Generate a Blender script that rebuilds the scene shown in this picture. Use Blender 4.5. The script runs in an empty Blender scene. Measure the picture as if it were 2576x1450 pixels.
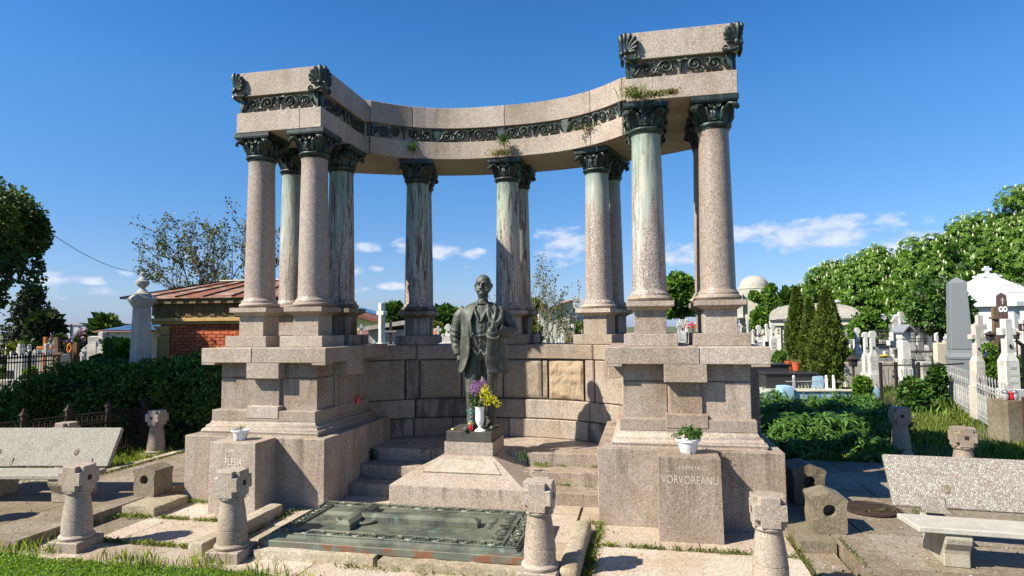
import bpy, bmesh, math, random
import numpy as np
from mathutils import Vector, Matrix, noise
random.seed(7); RNG=np.random.default_rng(7)
PI=math.pi; S=bpy.context.scene; COL=S.collection
# ---------------------------------------------------------------- camera
YAW,PITCH,ROLL,FPX,EYE=.2061,.0626,-.009,1565.6,2.15
cam=bpy.data.cameras.new('camera'); camo=bpy.data.objects.new('camera',cam); COL.objects.link(camo)
cam.sensor_width=36; cam.lens=36*FPX/2576; cam.clip_start=.1; cam.clip_end=3000
FW=Vector((-math.sin(YAW)*math.cos(PITCH),math.cos(YAW)*math.cos(PITCH),math.sin(PITCH)))
R0=Vector((math.cos(YAW),math.sin(YAW),0)); U0=R0.cross(FW)
RT=R0*math.cos(ROLL)+U0*math.sin(ROLL); UP=-R0*math.sin(ROLL)+U0*math.cos(ROLL)
m=Matrix((RT,UP,-FW)).transposed().to_4x4(); m.translation=Vector((0,0,EYE)); camo.matrix_world=m
S.camera=camo
# ---------------------------------------------------------------- world
W=bpy.data.worlds.new('World'); S.world=W; W.use_nodes=True
nt=W.node_tree; nt.nodes.clear(); N=nt.nodes; L=nt.links
SUNV=Vector((-.577,-.427,.644)).normalized()
SUN_EL=math.asin(SUNV.z)
out=N.new('ShaderNodeOutputWorld'); bg=N.new('ShaderNodeBackground'); L.new(bg.outputs[0],out.inputs[0])
sky=N.new('ShaderNodeTexSky'); sky.sky_type='NISHITA'; sky.sun_disc=False
sky.sun_elevation=SUN_EL; sky.sun_rotation=math.atan2(SUNV.x,SUNV.y); sky.altitude=100; sky.air_density=1.0; sky.dust_density=.35; sky.ozone_density=2.2
hs=N.new('ShaderNodeHueSaturation'); hs.inputs['Saturation'].default_value=1.18; hs.inputs['Hue'].default_value=.508
hs.inputs['Value'].default_value=1.0
L.new(sky.outputs[0],hs.inputs['Color'])
def mth(op,a,b=None,c=None):
    n=N.new('ShaderNodeMath'); n.operation=op
    for i,v in enumerate((a,b,c)):
        if v is None: continue
        if isinstance(v,(int,float)): n.inputs[i].default_value=v
        else: L.new(v,n.inputs[i])
    return n.outputs[0]
tc=N.new('ShaderNodeTexCoord'); sep=N.new('ShaderNodeSeparateXYZ'); L.new(tc.outputs['Generated'],sep.inputs[0])
az=mth('ARCTAN2',sep.outputs[0],sep.outputs[1]); el=mth('ARCSINE',sep.outputs[2])
cmb=N.new('ShaderNodeCombineXYZ'); L.new(az,cmb.inputs[0]); L.new(mth('MULTIPLY',el,2.1),cmb.inputs[1])
nz=N.new('ShaderNodeTexNoise'); nz.inputs['Scale'].default_value=26; nz.inputs['Detail'].default_value=8; nz.inputs['Roughness'].default_value=.56
L.new(cmb.outputs[0],nz.inputs['Vector'])
nz2=N.new('ShaderNodeTexNoise'); nz2.inputs['Scale'].default_value=9; nz2.inputs['Detail'].default_value=3
L.new(cmb.outputs[0],nz2.inputs['Vector'])
def pdir(px,py):
    d=(FW+RT*((px-1288)/FPX)-UP*((py-725)/FPX)).normalized(); return math.atan2(d.x,d.y),math.asin(d.z)
CL=[(2040,590,190,34,1),(1905,588,90,26,.9),(2110,565,70,30,1),(2330,608,130,22,.95),(2238,545,34,14,.6),(2336,553,22,10,.5),
(1428,605,70,28,.95),(1712,640,60,26,.95),(1400,652,55,18,.5),(1110,632,62,16,.75),(930,625,42,12,.75),(1006,620,26,18,.6),(1190,640,32,13,.8),
(132,700,70,17,.85),(230,706,38,9,.7),(255,738,48,11,.5),(150,735,55,10,.4),(995,720,34,9,.75),(946,677,20,9,.65),(896,678,20,13,.55),
(1155,670,26,6,.4),(2330,640,60,16,.6),(320,690,20,7,.4),(470,640,60,14,.3),(905,730,22,9,.5)]
tot=None
for (px,py,w,h,s) in CL:
    a,e=pdir(px,py); a2,e2=pdir(px+w,py); a3,e3=pdir(px,py-h)
    wa=abs(a2-a); he=abs(e3-e)
    x=mth('DIVIDE',mth('SUBTRACT',az,a),wa*1.15); y=mth('DIVIDE',mth('SUBTRACT',el,e),he*1.25)
    r=mth('ADD',mth('MULTIPLY',x,x),mth('MULTIPLY',y,y))
    g=mth('MULTIPLY',mth('SUBTRACT',1.0,r),s)
    tot=g if tot is None else mth('MAXIMUM',tot,g)
tot=mth('MAXIMUM',tot,-1.0)
dens=mth('ADD',tot,mth('MULTIPLY',mth('SUBTRACT',nz.outputs[0],.5),3.4))
mr=N.new('ShaderNodeMapRange'); L.new(dens,mr.inputs[0]); mr.inputs[1].default_value=.02; mr.inputs[2].default_value=.95; mr.clamp=True
mr.inputs[4].default_value=.78
# cloud colour: brighter on its tops, blue-grey in its folds
cr=N.new('ShaderNodeMix'); cr.data_type='RGBA'
L.new(mth('MULTIPLY',mth('SUBTRACT',nz.outputs[0],.34),2.6),cr.inputs[0])
cr.inputs[6].default_value=(4.6,5.4,7.0,1); cr.inputs[7].default_value=(7.6,7.9,8.6,1)
tr_=N.new('ShaderNodeValToRGB'); L.new(mth('MULTIPLY',el,2/PI),tr_.inputs[0]); E_=tr_.color_ramp
for k,(py,col) in enumerate(((820,(.55,.68,1.35)),(755,(.64,.75,1.13)),(640,(.68,.86,1.13)),(503,(.67,.98,1.19)),(252,(.68,1.18,1.37)),(30,(.54,1.14,1.42)),(None,(.30,.60,.78)))):
    pos=max(0,2/PI*pdir(700,py)[1]) if py is not None else .62; e_=E_.elements[0] if k==0 else (E_.elements[1] if k==1 else E_.elements.new(pos)); e_.position=pos; e_.color=(*[c/1.5 for c in col],1)
tm=N.new('ShaderNodeMix'); tm.data_type='RGBA'; tm.blend_type='MULTIPLY'; tm.inputs[0].default_value=1; L.new(hs.outputs[0],tm.inputs[6]); L.new(tr_.outputs[0],tm.inputs[7])
tv=N.new('ShaderNodeVectorMath'); tv.operation='SCALE'; tv.inputs[3].default_value=1.5; L.new(tm.outputs[2],tv.inputs[0])
mx=N.new('ShaderNodeMix'); mx.data_type='RGBA'
L.new(mr.outputs[0],mx.inputs[0]); L.new(tv.outputs[0],mx.inputs[6]); L.new(cr.outputs[2],mx.inputs[7])
L.new(mx.outputs[2],bg.inputs[0]); bg.inputs[1].default_value=.0655
# ---------------------------------------------------------------- sun
sl=bpy.data.lights.new('sun','SUN'); sl.energy=5.0; sl.angle=math.radians(.53); sl.color=(1,.92,.79)
so=bpy.data.objects.new('sun',sl); COL.objects.link(so); so.rotation_euler=SUNV.to_track_quat('Z','Y').to_euler(); so.location=(-20,-15,25)
S.view_settings.view_transform='Standard'; S.view_settings.look='None'; S.view_settings.gamma=1; S.view_settings.use_curve_mapping=False
S.view_settings.exposure=.96
S.render.engine='CYCLES'; S.cycles.max_bounces=6; S.cycles.transparent_max_bounces=6; S.cycles.diffuse_bounces=2; S.cycles.use_denoising=True
# ---------------------------------------------------------------- helpers
def tag(o,label=None,cat=None,group=None,kind=None):
    if label: o['label']=label
    if cat: o['category']=cat
    if group: o['group']=group
    if kind: o['kind']=kind
    return o
def empty(name,loc=(0,0,0),rz=0,parent=None,label=None,cat=None,group=None):
    o=bpy.data.objects.new(name,None); COL.objects.link(o); o.location=loc; o.rotation_euler=(0,0,rz)
    if parent: o.parent=parent
    return tag(o,label,cat,group)
KIDS={}
def link(name,me,parent=None,loc=(0,0,0),rz=0):
    o=bpy.data.objects.new(name,me); COL.objects.link(o); o.location=loc; o.rotation_euler=(0,0,rz)
    if parent: o.parent=parent; KIDS.setdefault(parent.name,[]).append(o)
    return o
def copy_tree(o,parent=None):
    c=o.copy(); COL.objects.link(c)
    if parent: c.parent=parent
    for ch in list(o.children): copy_tree(ch,c)
    return c
class MB:
    def __init__(s): s.v=[]; s.f=[]
    def add(s,vs,fs,M=None):
        n=len(s.v)
        if M is not None: vs=[tuple(M@Vector(v)) for v in vs]
        s.v+=[tuple(v) for v in vs]; s.f+=[tuple(i+n for i in f) for f in fs]; return s
    def box(s,x0,x1,y0,y1,z0,z1,M=None,tx=0,ty=0):
        vs=[(x0,y0,z0),(x1,y0,z0),(x1,y1,z0),(x0,y1,z0),(x0+tx,y0+ty,z1),(x1-tx,y0+ty,z1),(x1-tx,y1-ty,z1),(x0+tx,y1-ty,z1)]
        return s.add(vs,[(3,2,1,0),(4,5,6,7),(0,1,5,4),(1,2,6,5),(2,3,7,6),(3,0,4,7)],M)
    def prism(s,poly,z0,z1,M=None,sc=None):
        n=len(poly)
        vs=[(x,y,z0) for x,y in poly]+[(x,y,z1) for x,y in (sc or poly)]
        a=sum(poly[i][0]*poly[(i+1)%n][1]-poly[(i+1)%n][0]*poly[i][1] for i in range(n))
        fs=[tuple(range(n))[::-1],tuple(range(n,2*n))]+[(i,(i+1)%n,n+(i+1)%n,n+i) for i in range(n)]
        if a<0: fs=[f[::-1] for f in fs]
        return s.add(vs,fs,M)
    def lathe(s,prof,n=24,c=(0,0,0),M=None,sx=1,sy=1):
        vs=[];k=len(prof)
        for r,z in prof:
            for i in range(n):
                a=2*PI*i/n; vs.append((c[0]+r*math.cos(a)*sx,c[1]+r*math.sin(a)*sy,c[2]+z))
        fs=[(j*n+i,j*n+(i+1)%n,(j+1)*n+(i+1)%n,(j+1)*n+i) for j in range(k-1) for i in range(n)]
        fs.append(tuple(range(n))[::-1]); fs.append(tuple((k-1)*n+i for i in range(n)))
        return s.add(vs,fs,M)
    def sqlathe(s,prof,c=(0,0,0),M=None):   # square "turning": (half width, z)
        for (r0,z0),(r1,z1) in zip(prof[:-1],prof[1:]):
            pass
        vs=[];k=len(prof)
        for r,z in prof: vs+=[(c[0]-r,c[1]-r,c[2]+z),(c[0]+r,c[1]-r,c[2]+z),(c[0]+r,c[1]+r,c[2]+z),(c[0]-r,c[1]+r,c[2]+z)]
        fs=[(j*4+i,j*4+(i+1)%4,(j+1)*4+(i+1)%4,(j+1)*4+i) for j in range(k-1) for i in range(4)]+[(3,2,1,0),tuple((k-1)*4+i for i in range(4))]
        return s.add(vs,fs,M)
    def tube(s,pts,r,n=8,M=None,flat=1.0):
        pts=[Vector(p) for p in pts]; k=len(pts)
        rs=r if isinstance(r,(list,tuple)) else [r]*k
        vs=[];prev=None
        for i,p in enumerate(pts):
            t=(pts[min(i+1,k-1)]-pts[max(i-1,0)])
            t=t.normalized() if t.length>1e-9 else Vector((0,0,1))
            if prev is None:
                a=Vector((0,0,1)) if abs(t.z)<.9 else Vector((1,0,0)); u=t.cross(a).normalized()
            else:
                u=(prev-t*prev.dot(t)); u=u.normalized() if u.length>1e-6 else t.orthogonal().normalized()
            prev=u; w=t.cross(u)
            for j in range(n):
                a=2*PI*j/n; vs.append(p+(u*math.cos(a)+w*math.sin(a)*flat)*rs[i])
        fs=[(i*n+j,i*n+(j+1)%n,(i+1)*n+(j+1)%n,(i+1)*n+j) for i in range(k-1) for j in range(n)]
        fs+=[tuple(range(n))[::-1],tuple((k-1)*n+j for j in range(n))]
        return s.add(vs,fs,M)
    def ell(s,c,r,n=12,M=None,rot=None):
        vs=[];h=n//2
        R=rot or Matrix.Identity(3)
        for j in range(1,h):
            t=PI*j/h
            for i in range(n):
                a=2*PI*i/n; vs.append(Vector(c)+R@Vector((r[0]*math.sin(t)*math.cos(a),r[1]*math.sin(t)*math.sin(a),r[2]*math.cos(t))))
        vs+= [Vector(c)+R@Vector((0,0,r[2])),Vector(c)+R@Vector((0,0,-r[2]))]
        T=len(vs)-2;B=len(vs)-1
        fs=[(j*n+i,(j+1)*n+i,(j+1)*n+(i+1)%n,j*n+(i+1)%n) for j in range(h-2) for i in range(n)]
        fs+=[(T,i,(i+1)%n) for i in range(n)]+[(B,(h-2)*n+(i+1)%n,(h-2)*n+i) for i in range(n)]
        return s.add(vs,fs,M)
    def loft(s,rings,n=20,M=None,p=2.0):
        vs=[]
        for (cx,cy,z,rx,ry) in rings:
            for i in range(n):
                a=2*PI*i/n; c,q=math.cos(a),math.sin(a)
                vs.append((cx+rx*math.copysign(abs(c)**(2/p),c),cy+ry*math.copysign(abs(q)**(2/p),q),z))
        k=len(rings)
        fs=[(j*n+i,j*n+(i+1)%n,(j+1)*n+(i+1)%n,(j+1)*n+i) for j in range(k-1) for i in range(n)]
        fs+=[tuple(range(n))[::-1],tuple((k-1)*n+i for i in range(n))]
        return s.add(vs,fs,M)
    def mesh(s,name,mat,bevel=0,smooth=0,segs=1,norm=True):
        me=bpy.data.meshes.new(name); me.from_pydata(s.v,[],s.f)
        if norm or bevel:
            bm=bmesh.new(); bm.from_mesh(me)
            if norm: bmesh.ops.recalc_face_normals(bm,faces=bm.faces)
            if bevel:
                es=[e for e in bm.edges if len(e.link_faces)==2 and e.calc_face_angle(0)>.5]
                bmesh.ops.bevel(bm,geom=es,offset=bevel,segments=segs,profile=.5,affect='EDGES',clamp_overlap=True)
            bm.to_mesh(me); bm.free()
        if mat: me.materials.append(mat)
        if smooth:
            me.shade_smooth(); me.set_sharp_from_angle(angle=math.radians(smooth))
        return me
    def build(s,name,mat,parent=None,bevel=0,smooth=0,loc=(0,0,0),rz=0,segs=1,norm=True):
        return link(name,s.mesh(name,mat,bevel,smooth,segs,norm),parent,loc,rz)
def roughen(me,amp=.01,sc=6,seed=0.0):
    for v in me.vertices:
        n=noise.noise_vector(v.co*sc+Vector((seed,seed,seed)))*.7+noise.noise_vector(v.co*sc*2.7+Vector((seed,7,seed)))*.3
        v.co+=n*amp
def subbox(x0,x1,y0,y1,z0,z1,st):   # a box with a subdivided skin
    bm=bmesh.new()
    n=[max(1,int(round((b-a)/st))) for a,b in ((x0,x1),(y0,y1),(z0,z1))]
    X=np.linspace(x0,x1,n[0]+1);Y=np.linspace(y0,y1,n[1]+1);Z=np.linspace(z0,z1,n[2]+1)
    mb=MB()
    def grid(A,B,f):
        vs=[f(a,b) for b in B for a in A]; w=len(A)
        mb.add(vs,[(j*w+i,j*w+i+1,(j+1)*w+i+1,(j+1)*w+i) for j in range(len(B)-1) for i in range(w-1)])
    grid(X,Z,lambda a,b:(a,y0,b));grid(X,Z,lambda a,b:(a,y1,b));grid(Y,Z,lambda a,b:(x0,a,b));grid(Y,Z,lambda a,b:(x1,a,b));grid(X,Y,lambda a,b:(a,b,z0));grid(X,Y,lambda a,b:(a,b,z1))
    me=bpy.data.meshes.new('t'); me.from_pydata(mb.v,[],mb.f); bm.from_mesh(me); bpy.data.meshes.remove(me)
    bmesh.ops.remove_doubles(bm,verts=bm.verts,dist=1e-4); bmesh.ops.recalc_face_normals(bm,faces=bm.faces)
    return bm
def rough_block(name,x0,x1,y0,y1,z0,z1,mat,parent=None,st=.05,amp=.012,sc=7,smooth=50,round_=0.0):
    bm=subbox(x0,x1,y0,y1,z0,z1,st)
    if round_:
        c=Vector(((x0+x1)/2,(y0+y1)/2,(z0+z1)/2)); h=Vector(((x1-x0)/2,(y1-y0)/2,(z1-z0)/2))
        for v in bm.verts:
            d=v.co-c; k=[max(0,abs(d[i])-(h[i]-round_)) for i in range(3)]; q=math.sqrt(sum(t*t for t in k))
            if q>round_:
                for i in range(3): d[i]=math.copysign(min(abs(d[i]),h[i]-round_)+k[i]*round_/q,d[i])
                v.co=c+d
    me=bpy.data.meshes.new(name); bm.to_mesh(me); bm.free(); roughen(me,amp,sc,random.random()*9); me.materials.append(mat)
    me.shade_smooth(); me.set_sharp_from_angle(angle=math.radians(smooth))
    return link(name,me,parent)
def horizon(px): return 823.5-(px-1288)*.0091
class Frame:      # a place at depth d (metres) along the view; axes turned to face the camera; pixel measures become metres
    def __init__(s,px,d,z=0):
        s.px=px;s.d=d; p=Vector((0,0,EYE))+(FW+RT*((px-1288)/FPX)-UP*((horizon(px)-725)/FPX))*d
        s.o=Vector((p.x,p.y,z)); s.z=z
    def X(s,px): return (px-s.px)*s.d/FPX
    def Z(s,py,px=None): return EYE+(horizon(s.px if px is None else px)-py)*s.d/FPX-s.z
def at(px,d,z=0): return Frame(px,d,z).o
# ---------------------------------------------------------------- materials
def mat_new(name):
    m=bpy.data.materials.new(name); m.use_nodes=True; t=m.node_tree; b=t.nodes['Principled BSDF']; return m,t,b
class NT:
    def __init__(s,t): s.t=t
    def n(s,typ,**k):
        n=s.t.nodes.new(typ)
        for a,b in k.items():
            if a.startswith('_'): setattr(n,a[1:],b)
            else:
                key=a.replace('__',' ')
                n.inputs[key].default_value=b
        return n
    def l(s,a,b): s.t.links.new(a,b)
    def math(s,op,a,b=None,c=None):
        n=s.t.nodes.new('ShaderNodeMath'); n.operation=op
        for i,v in enumerate((a,b,c)):
            if v is None: continue
            if isinstance(v,(int,float)): n.inputs[i].default_value=v
            else: s.l(v,n.inputs[i])
        return n.outputs[0]
    def rng(s,v,a,b,c=0,d=1):
        n=s.t.nodes.new('ShaderNodeMapRange'); s.l(v,n.inputs[0]); n.inputs[1].default_value=a;n.inputs[2].default_value=b;n.inputs[3].default_value=c;n.inputs[4].default_value=d; return n.outputs[0]
    def mix(s,f,a,b,mode='MIX'):
        n=s.t.nodes.new('ShaderNodeMix'); n.data_type='RGBA'; n.blend_type=mode
        if isinstance(f,(int,float)): n.inputs[0].default_value=f
        else: s.l(f,n.inputs[0])
        for i,v in ((6,a),(7,b)):
            if isinstance(v,tuple): n.inputs[i].default_value=(*v[:3],1)
            else: s.l(v,n.inputs[i])
        return n.outputs[2]
    def noise(s,vec,scale,detail=4,rough=.55,dist=0):
        n=s.t.nodes.new('ShaderNodeTexNoise'); s.l(vec,n.inputs['Vector']); n.inputs['Scale'].default_value=scale; n.inputs['Detail'].default_value=detail; n.inputs['Roughness'].default_value=rough; n.inputs['Distortion'].default_value=dist; return n.outputs[0]
    def scale(s,vec,x,y,z):
        n=s.t.nodes.new('ShaderNodeVectorMath'); n.operation='MULTIPLY'; s.l(vec,n.inputs[0]); n.inputs[1].default_value=(x,y,z); return n.outputs[0]
    def pos(s):
        return s.t.nodes.new('ShaderNodeNewGeometry').outputs['Position']
    def bump(s,h,bsdf,strength=.3,dist=.01):
        n=s.t.nodes.new('ShaderNodeBump'); n.inputs['Strength'].default_value=strength; n.inputs['Distance'].default_value=dist; s.l(h,n.inputs['Height']); s.l(n.outputs[0],bsdf.inputs['Normal'])
def granite(name,base=(.335,.283,.232),grain=150,stain=.5,rough=.66,streak=.55,dark=(.10,.085,.075),bump=.25,moss=0.0,contrast=1.0,crust=0.0,ochre=0.0):
    m,t,b=mat_new(name); q=NT(t); p=q.pos()
    vo=q.n('ShaderNodeTexVoronoi',Scale=grain); q.l(p,vo.inputs['Vector'])
    r=q.math('FRACT',q.math('MULTIPLY',q.n('ShaderNodeSeparateColor').outputs[0],1.0)) if False else None
    sc=t.nodes.new('ShaderNodeSeparateColor'); q.l(vo.outputs['Color'],sc.inputs[0])
    c=q.mix(q.rng(sc.outputs[0],.72,.80),base,tuple(min(.7,x*1.3+.03) for x in base))
    c=q.mix(q.math('MULTIPLY',q.rng(sc.outputs[1],.74,.84),.8*contrast),c,tuple(x*.34 for x in base))
    c=q.mix(q.math('MULTIPLY',q.rng(sc.outputs[2],.70,.8),.55*contrast),c,(base[0]*1.10,base[1]*.92,base[2]*.86))
    vo2=q.n('ShaderNodeTexVoronoi',Scale=grain*.42); q.l(p,vo2.inputs['Vector'])
    sc2=t.nodes.new('ShaderNodeSeparateColor'); q.l(vo2.outputs['Color'],sc2.inputs[0])
    c=q.mix(.13*contrast,c,sc2.outputs[0],'OVERLAY')
    oi=t.nodes.new('ShaderNodeObjectInfo')
    hsv=t.nodes.new('ShaderNodeHueSaturation'); q.l(c,hsv.inputs['Color'])
    q.l(q.rng(oi.outputs['Random'],0,1,.80,1.10),hsv.inputs['Value']); q.l(q.rng(oi.outputs['Random'],0,1,1.1,.92),hsv.inputs['Saturation'])
    c=hsv.outputs[0]
    if stain:
        n1=q.noise(p,1.3,6,.66); c=q.mix(q.math('MULTIPLY',q.rng(n1,.44,.66),stain),c,q.mix(1.0,c,(.66,.56,.42),'MULTIPLY'))
        n3=q.noise(q.scale(p,1,1,1),5.5,5,.65); c=q.mix(q.math('MULTIPLY',q.rng(n3,.56,.72),stain*.5),c,q.mix(1.0,c,(.55,.5,.44),'MULTIPLY'))
    if ochre:
        n1=q.noise(p,7,5,.7); c=q.mix(q.math('MULTIPLY',q.rng(n1,.42,.62),ochre),c,(.46,.30,.16))
    if streak:
        tg=t.nodes.new('ShaderNodeTexCoord'); sg=t.nodes.new('ShaderNodeSeparateXYZ'); q.l(tg.outputs['Generated'],sg.inputs[0]); gz=q.rng(sg.outputs[2],.15,1,.3,1.25)
        n2=q.noise(q.scale(p,7,7,.5),1,7,.68,.3); c=q.mix(q.math('MINIMUM',1.0,q.math('MULTIPLY',q.math('MULTIPLY',q.rng(n2,.50,.66),gz),streak)),c,q.mix(1.0,c,(.36,.31,.25),'MULTIPLY'))
    if crust:
        n4=q.noise(q.scale(p,5,5,1.3),1,6,.65); c=q.mix(q.math('MULTIPLY',q.rng(n4,.40,.56),crust),c,(.055,.05,.045))
    if moss:
        n5=q.noise(p,11,5,.7); c=q.mix(q.math('MULTIPLY',q.rng(n5,.52,.66),moss),c,(.10,.12,.04))
    q.l(c,b.inputs['Base Color']); b.inputs['Roughness'].default_value=rough; b.inputs['Specular IOR Level'].default_value=.35
    h=q.math('ADD',q.math('MULTIPLY',sc.outputs[0],.35),q.noise(p,38,4,.6)); q.bump(h,b,bump,.006)
    return m
G=granite('pink_granite',stain=.65,streak=.6); G_W=granite('weathered_granite',stain=.75,streak=.65,moss=.12)
G_F=granite('fresh_granite',base=(.372,.318,.263),stain=.5,streak=.32)
G_CR=granite('crusted_granite',stain=.7,streak=.7,crust=.8)
G_C=granite('column_granite',base=(.322,.270,.226),grain=135,stain=.3,streak=.22,rough=.42,bump=.08)
G_B=granite('bollard_granite',base=(.37,.318,.262),grain=190,stain=.6,streak=.25,moss=.08)
G_P=granite('paving_granite',base=(.46,.395,.32),grain=150,stain=.6,streak=0,bump=.3)
G_O=granite('ochre_rough_granite',base=(.37,.30,.21),stain=.4,streak=0,ochre=.5,bump=1.0)
G_R=granite('rough_granite',base=(.35,.295,.22),stain=.7,streak=.2,bump=.9)
SAND=granite('worn_sandstone',base=(.38,.33,.245),grain=60,stain=.8,streak=0,moss=.25,contrast=.35,bump=.7)
BROWN=granite('brown_paving_stone',base=(.25,.212,.162),grain=60,stain=.9,streak=0,moss=.2,contrast=.4,bump=.5)
OLDST=granite('old_cast_stone',base=(.20,.172,.12),grain=95,stain=.7,streak=.3,moss=.2,contrast=.6,bump=1.0)
def patina_column(name,amount,darkness,reach):
    m,t,b=mat_new(name); q=NT(t); p=q.pos()
    vo=q.n('ShaderNodeTexVoronoi',Scale=135); q.l(p,vo.inputs['Vector'])
    sc=t.nodes.new('ShaderNodeSeparateColor'); q.l(vo.outputs['Color'],sc.inputs[0])
    base=(.322,.270,.226)
    c=q.mix(q.rng(sc.outputs[0],.72,.80),base,(.6,.52,.46)); c=q.mix(q.rng(sc.outputs[1],.74,.84),c,(.12,.10,.09))
    c=q.mix(q.math('MULTIPLY',q.rng(q.noise(q.scale(p,9,9,.5),1,5,.6),.5,.7),.5),c,q.mix(1.0,c,(.4,.34,.28),'MULTIPLY'))
    tcn=t.nodes.new('ShaderNodeTexCoord'); sp=t.nodes.new('ShaderNodeSeparateXYZ'); q.l(tcn.outputs['Object'],sp.inputs[0])
    hgt=q.rng(sp.outputs[2],2.0-reach,2.0,-.22,.40)      # runs down from the bronze ring at the top
    ns=q.noise(q.scale(p,6.5,6.5,.75),1,8,.66,1.0)
    mask=q.rng(q.math('ADD',ns,q.math('MULTIPLY',hgt,amount)),.50,.56)
    pc=q.mix(q.rng(q.noise(q.scale(p,16,16,1.2),1,5,.65),.40,.62),(.42,.42,.375),(.27,.31,.28))
    pc=q.mix(q.rng(q.noise(q.scale(p,3,3,.8),1,4),.52,.66),pc,(.46,.42,.31))
    pc=q.mix(q.math('MULTIPLY',q.rng(q.math('ADD',hgt,q.noise(q.scale(p,10,10,2),1,3)),.62,.9),.7),pc,(.17,.29,.24))
    c=q.mix(q.math('MULTIPLY',mask,.92),c,pc)
    dk=q.rng(q.noise(q.scale(p,15,15,1.3),1,8,.74,1.5),.515,.56)
    c=q.mix(q.math('MULTIPLY',dk,darkness),c,(.10,.07,.055))
    q.l(c,b.inputs['Base Color']); b.inputs['Roughness'].default_value=.55
    q.bump(q.math('ADD',q.math('MULTIPLY',mask,.6),q.noise(p,40,4,.6)),b,.35,.006)
    return m
PAT_STRONG=patina_column('patina_column_strong',.62,.55,2.0)
PAT_DARK=patina_column('patina_column_dark',.55,1.0,2.3)
PAT_TOP=patina_column('patina_column_top',.9,.15,.8)
def bronze(name,base=(.018,.026,.022),green=(.085,.15,.115),amt=.6,rough=.45,light=0.0,rust=0.0,scale=9):
    m,t,b=mat_new(name); q=NT(t); p=q.pos()
    n=q.noise(p,scale,6,.65); n2=q.noise(q.scale(p,14,14,2.5),1,5,.6)
    c=q.mix(q.math('MULTIPLY',q.rng(n,.48,.68),amt),base,green)
    c=q.mix(q.math('MULTIPLY',q.rng(n2,.56,.70),amt*.8),c,(.16,.26,.21))
    if light: c=q.mix(q.math('MULTIPLY',q.rng(q.noise(p,3.2,5,.6),.38,.62),light),c,(.20,.205,.145))
    if rust: c=q.mix(q.math('MULTIPLY',q.rng(q.noise(p,6,5,.6),.52,.6),rust),c,(.20,.07,.025))
    q.l(c,b.inputs['Base Color']); b.inputs['Metallic'].default_value=.15; b.inputs['Roughness'].default_value=rough; b.inputs['Specular IOR Level'].default_value=.5
    q.bump(q.noise(p,60,4,.6),b,.18,.004)
    return m
BRZ=bronze('dark_bronze'); BRZ_S=bronze('statue_bronze',base=(.042,.046,.038),green=(.12,.135,.11),amt=.95,rough=.58,scale=7,light=.12)  # statue's pale patches are highlights painted into the bronze colour
BRZ_G=bronze('slab_bronze',base=(.05,.058,.045),green=(.105,.115,.09),amt=.8,rough=.5,light=.7,scale=4)
BRZ_E=bronze('slab_edge_bronze',base=(.10,.11,.085),green=(.16,.20,.16),amt=.6,rough=.6,light=.3,rust=.85,scale=4)
def plain(name,col,rough=.7,var=.12,scale=6,dirt=0.0,dcol=(.15,.13,.1),metal=0,bump=.15,spec=.4,rnd=.12,streak=0.0):
    m,t,b=mat_new(name); q=NT(t); p=q.pos()
    n=q.noise(p,scale,5,.6); c=q.mix(q.rng(n,.3,.7),tuple(x*(1-var) for x in col),tuple(min(1,x*(1+var)) for x in col))
    if dirt: c=q.mix(q.math('MULTIPLY',q.rng(q.noise(p,scale*.6,7,.68),.50,.68),dirt),c,dcol)
    if streak: c=q.mix(q.math('MULTIPLY',q.rng(q.noise(q.scale(p,8,8,.8),1,5,.6),.5,.7),streak),c,dcol)
    if rnd:
        oi=t.nodes.new('ShaderNodeObjectInfo'); h=t.nodes.new('ShaderNodeHueSaturation'); q.l(c,h.inputs['Color']); q.l(q.rng(oi.outputs['Random'],0,1,1-rnd,1+rnd),h.inputs['Value']); c=h.outputs[0]
    q.l(c,b.inputs['Base Color']); b.inputs['Roughness'].default_value=rough; b.inputs['Metallic'].default_value=metal; b.inputs['Specular IOR Level'].default_value=spec
    if bump: q.bump(q.noise(p,scale*6,5,.6),b,bump,.01)
    return m
AGEDW=plain('aged_marble',(.38,.37,.335),.75,.15,5,.55,(.20,.19,.16),streak=.4); WHITE=plain('white_marble',(.54,.53,.49),.6,.10,4,.6,(.26,.24,.20),streak=.45); WPAINT=plain('whitewash',(.52,.53,.55),.8,.04,3,.1,(.5,.5,.48))
GREYST=plain('grey_stone',(.40,.38,.33),.8,.15,5,.5,(.16,.14,.11),streak=.4); CONC=plain('pale_concrete',(.42,.39,.33),.85,.12,6,.55,(.24,.22,.18),bump=.5,streak=.3)
DARKIRON=plain('dark_iron',(.022,.020,.019),.6,.3,20,.3,(.06,.03,.02)); BLACKG=plain('black_granite',(.035,.037,.04),.2,.2,60)
RUSTIRON=plain('rusty_iron',(.035,.022,.016),.8,.3,12,.5,(.09,.035,.02))
SILVER=plain('silver_painted_iron',(.36,.365,.35),.55,.15,15,.6,(.22,.15,.10),metal=.1)
CREAM=plain('cream_plaster',(.48,.46,.385),.85,.08,3,.45,(.36,.34,.28),streak=.4)
OCHREP=plain('ochre_stucco',(.46,.30,.11),.85,.12,5,.4,(.26,.17,.07)); BRICKM=plain('terracotta_brick',(.46,.115,.045),.8,.18,9,.2,(.25,.06,.03),rnd=.2)
MORTAR=plain('brick_mortar',(.20,.075,.04),.9); WALLBLUE=plain('blue_limewash',(.23,.38,.52),.85,.08,4,.45,(.42,.42,.38),bump=.4)
TERRA=plain('orange_plastic',(.42,.08,.03),.5,.06,8); WPLAST=plain('white_plastic',(.80,.80,.80),.35,.02,8,rnd=0,bump=0)
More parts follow.
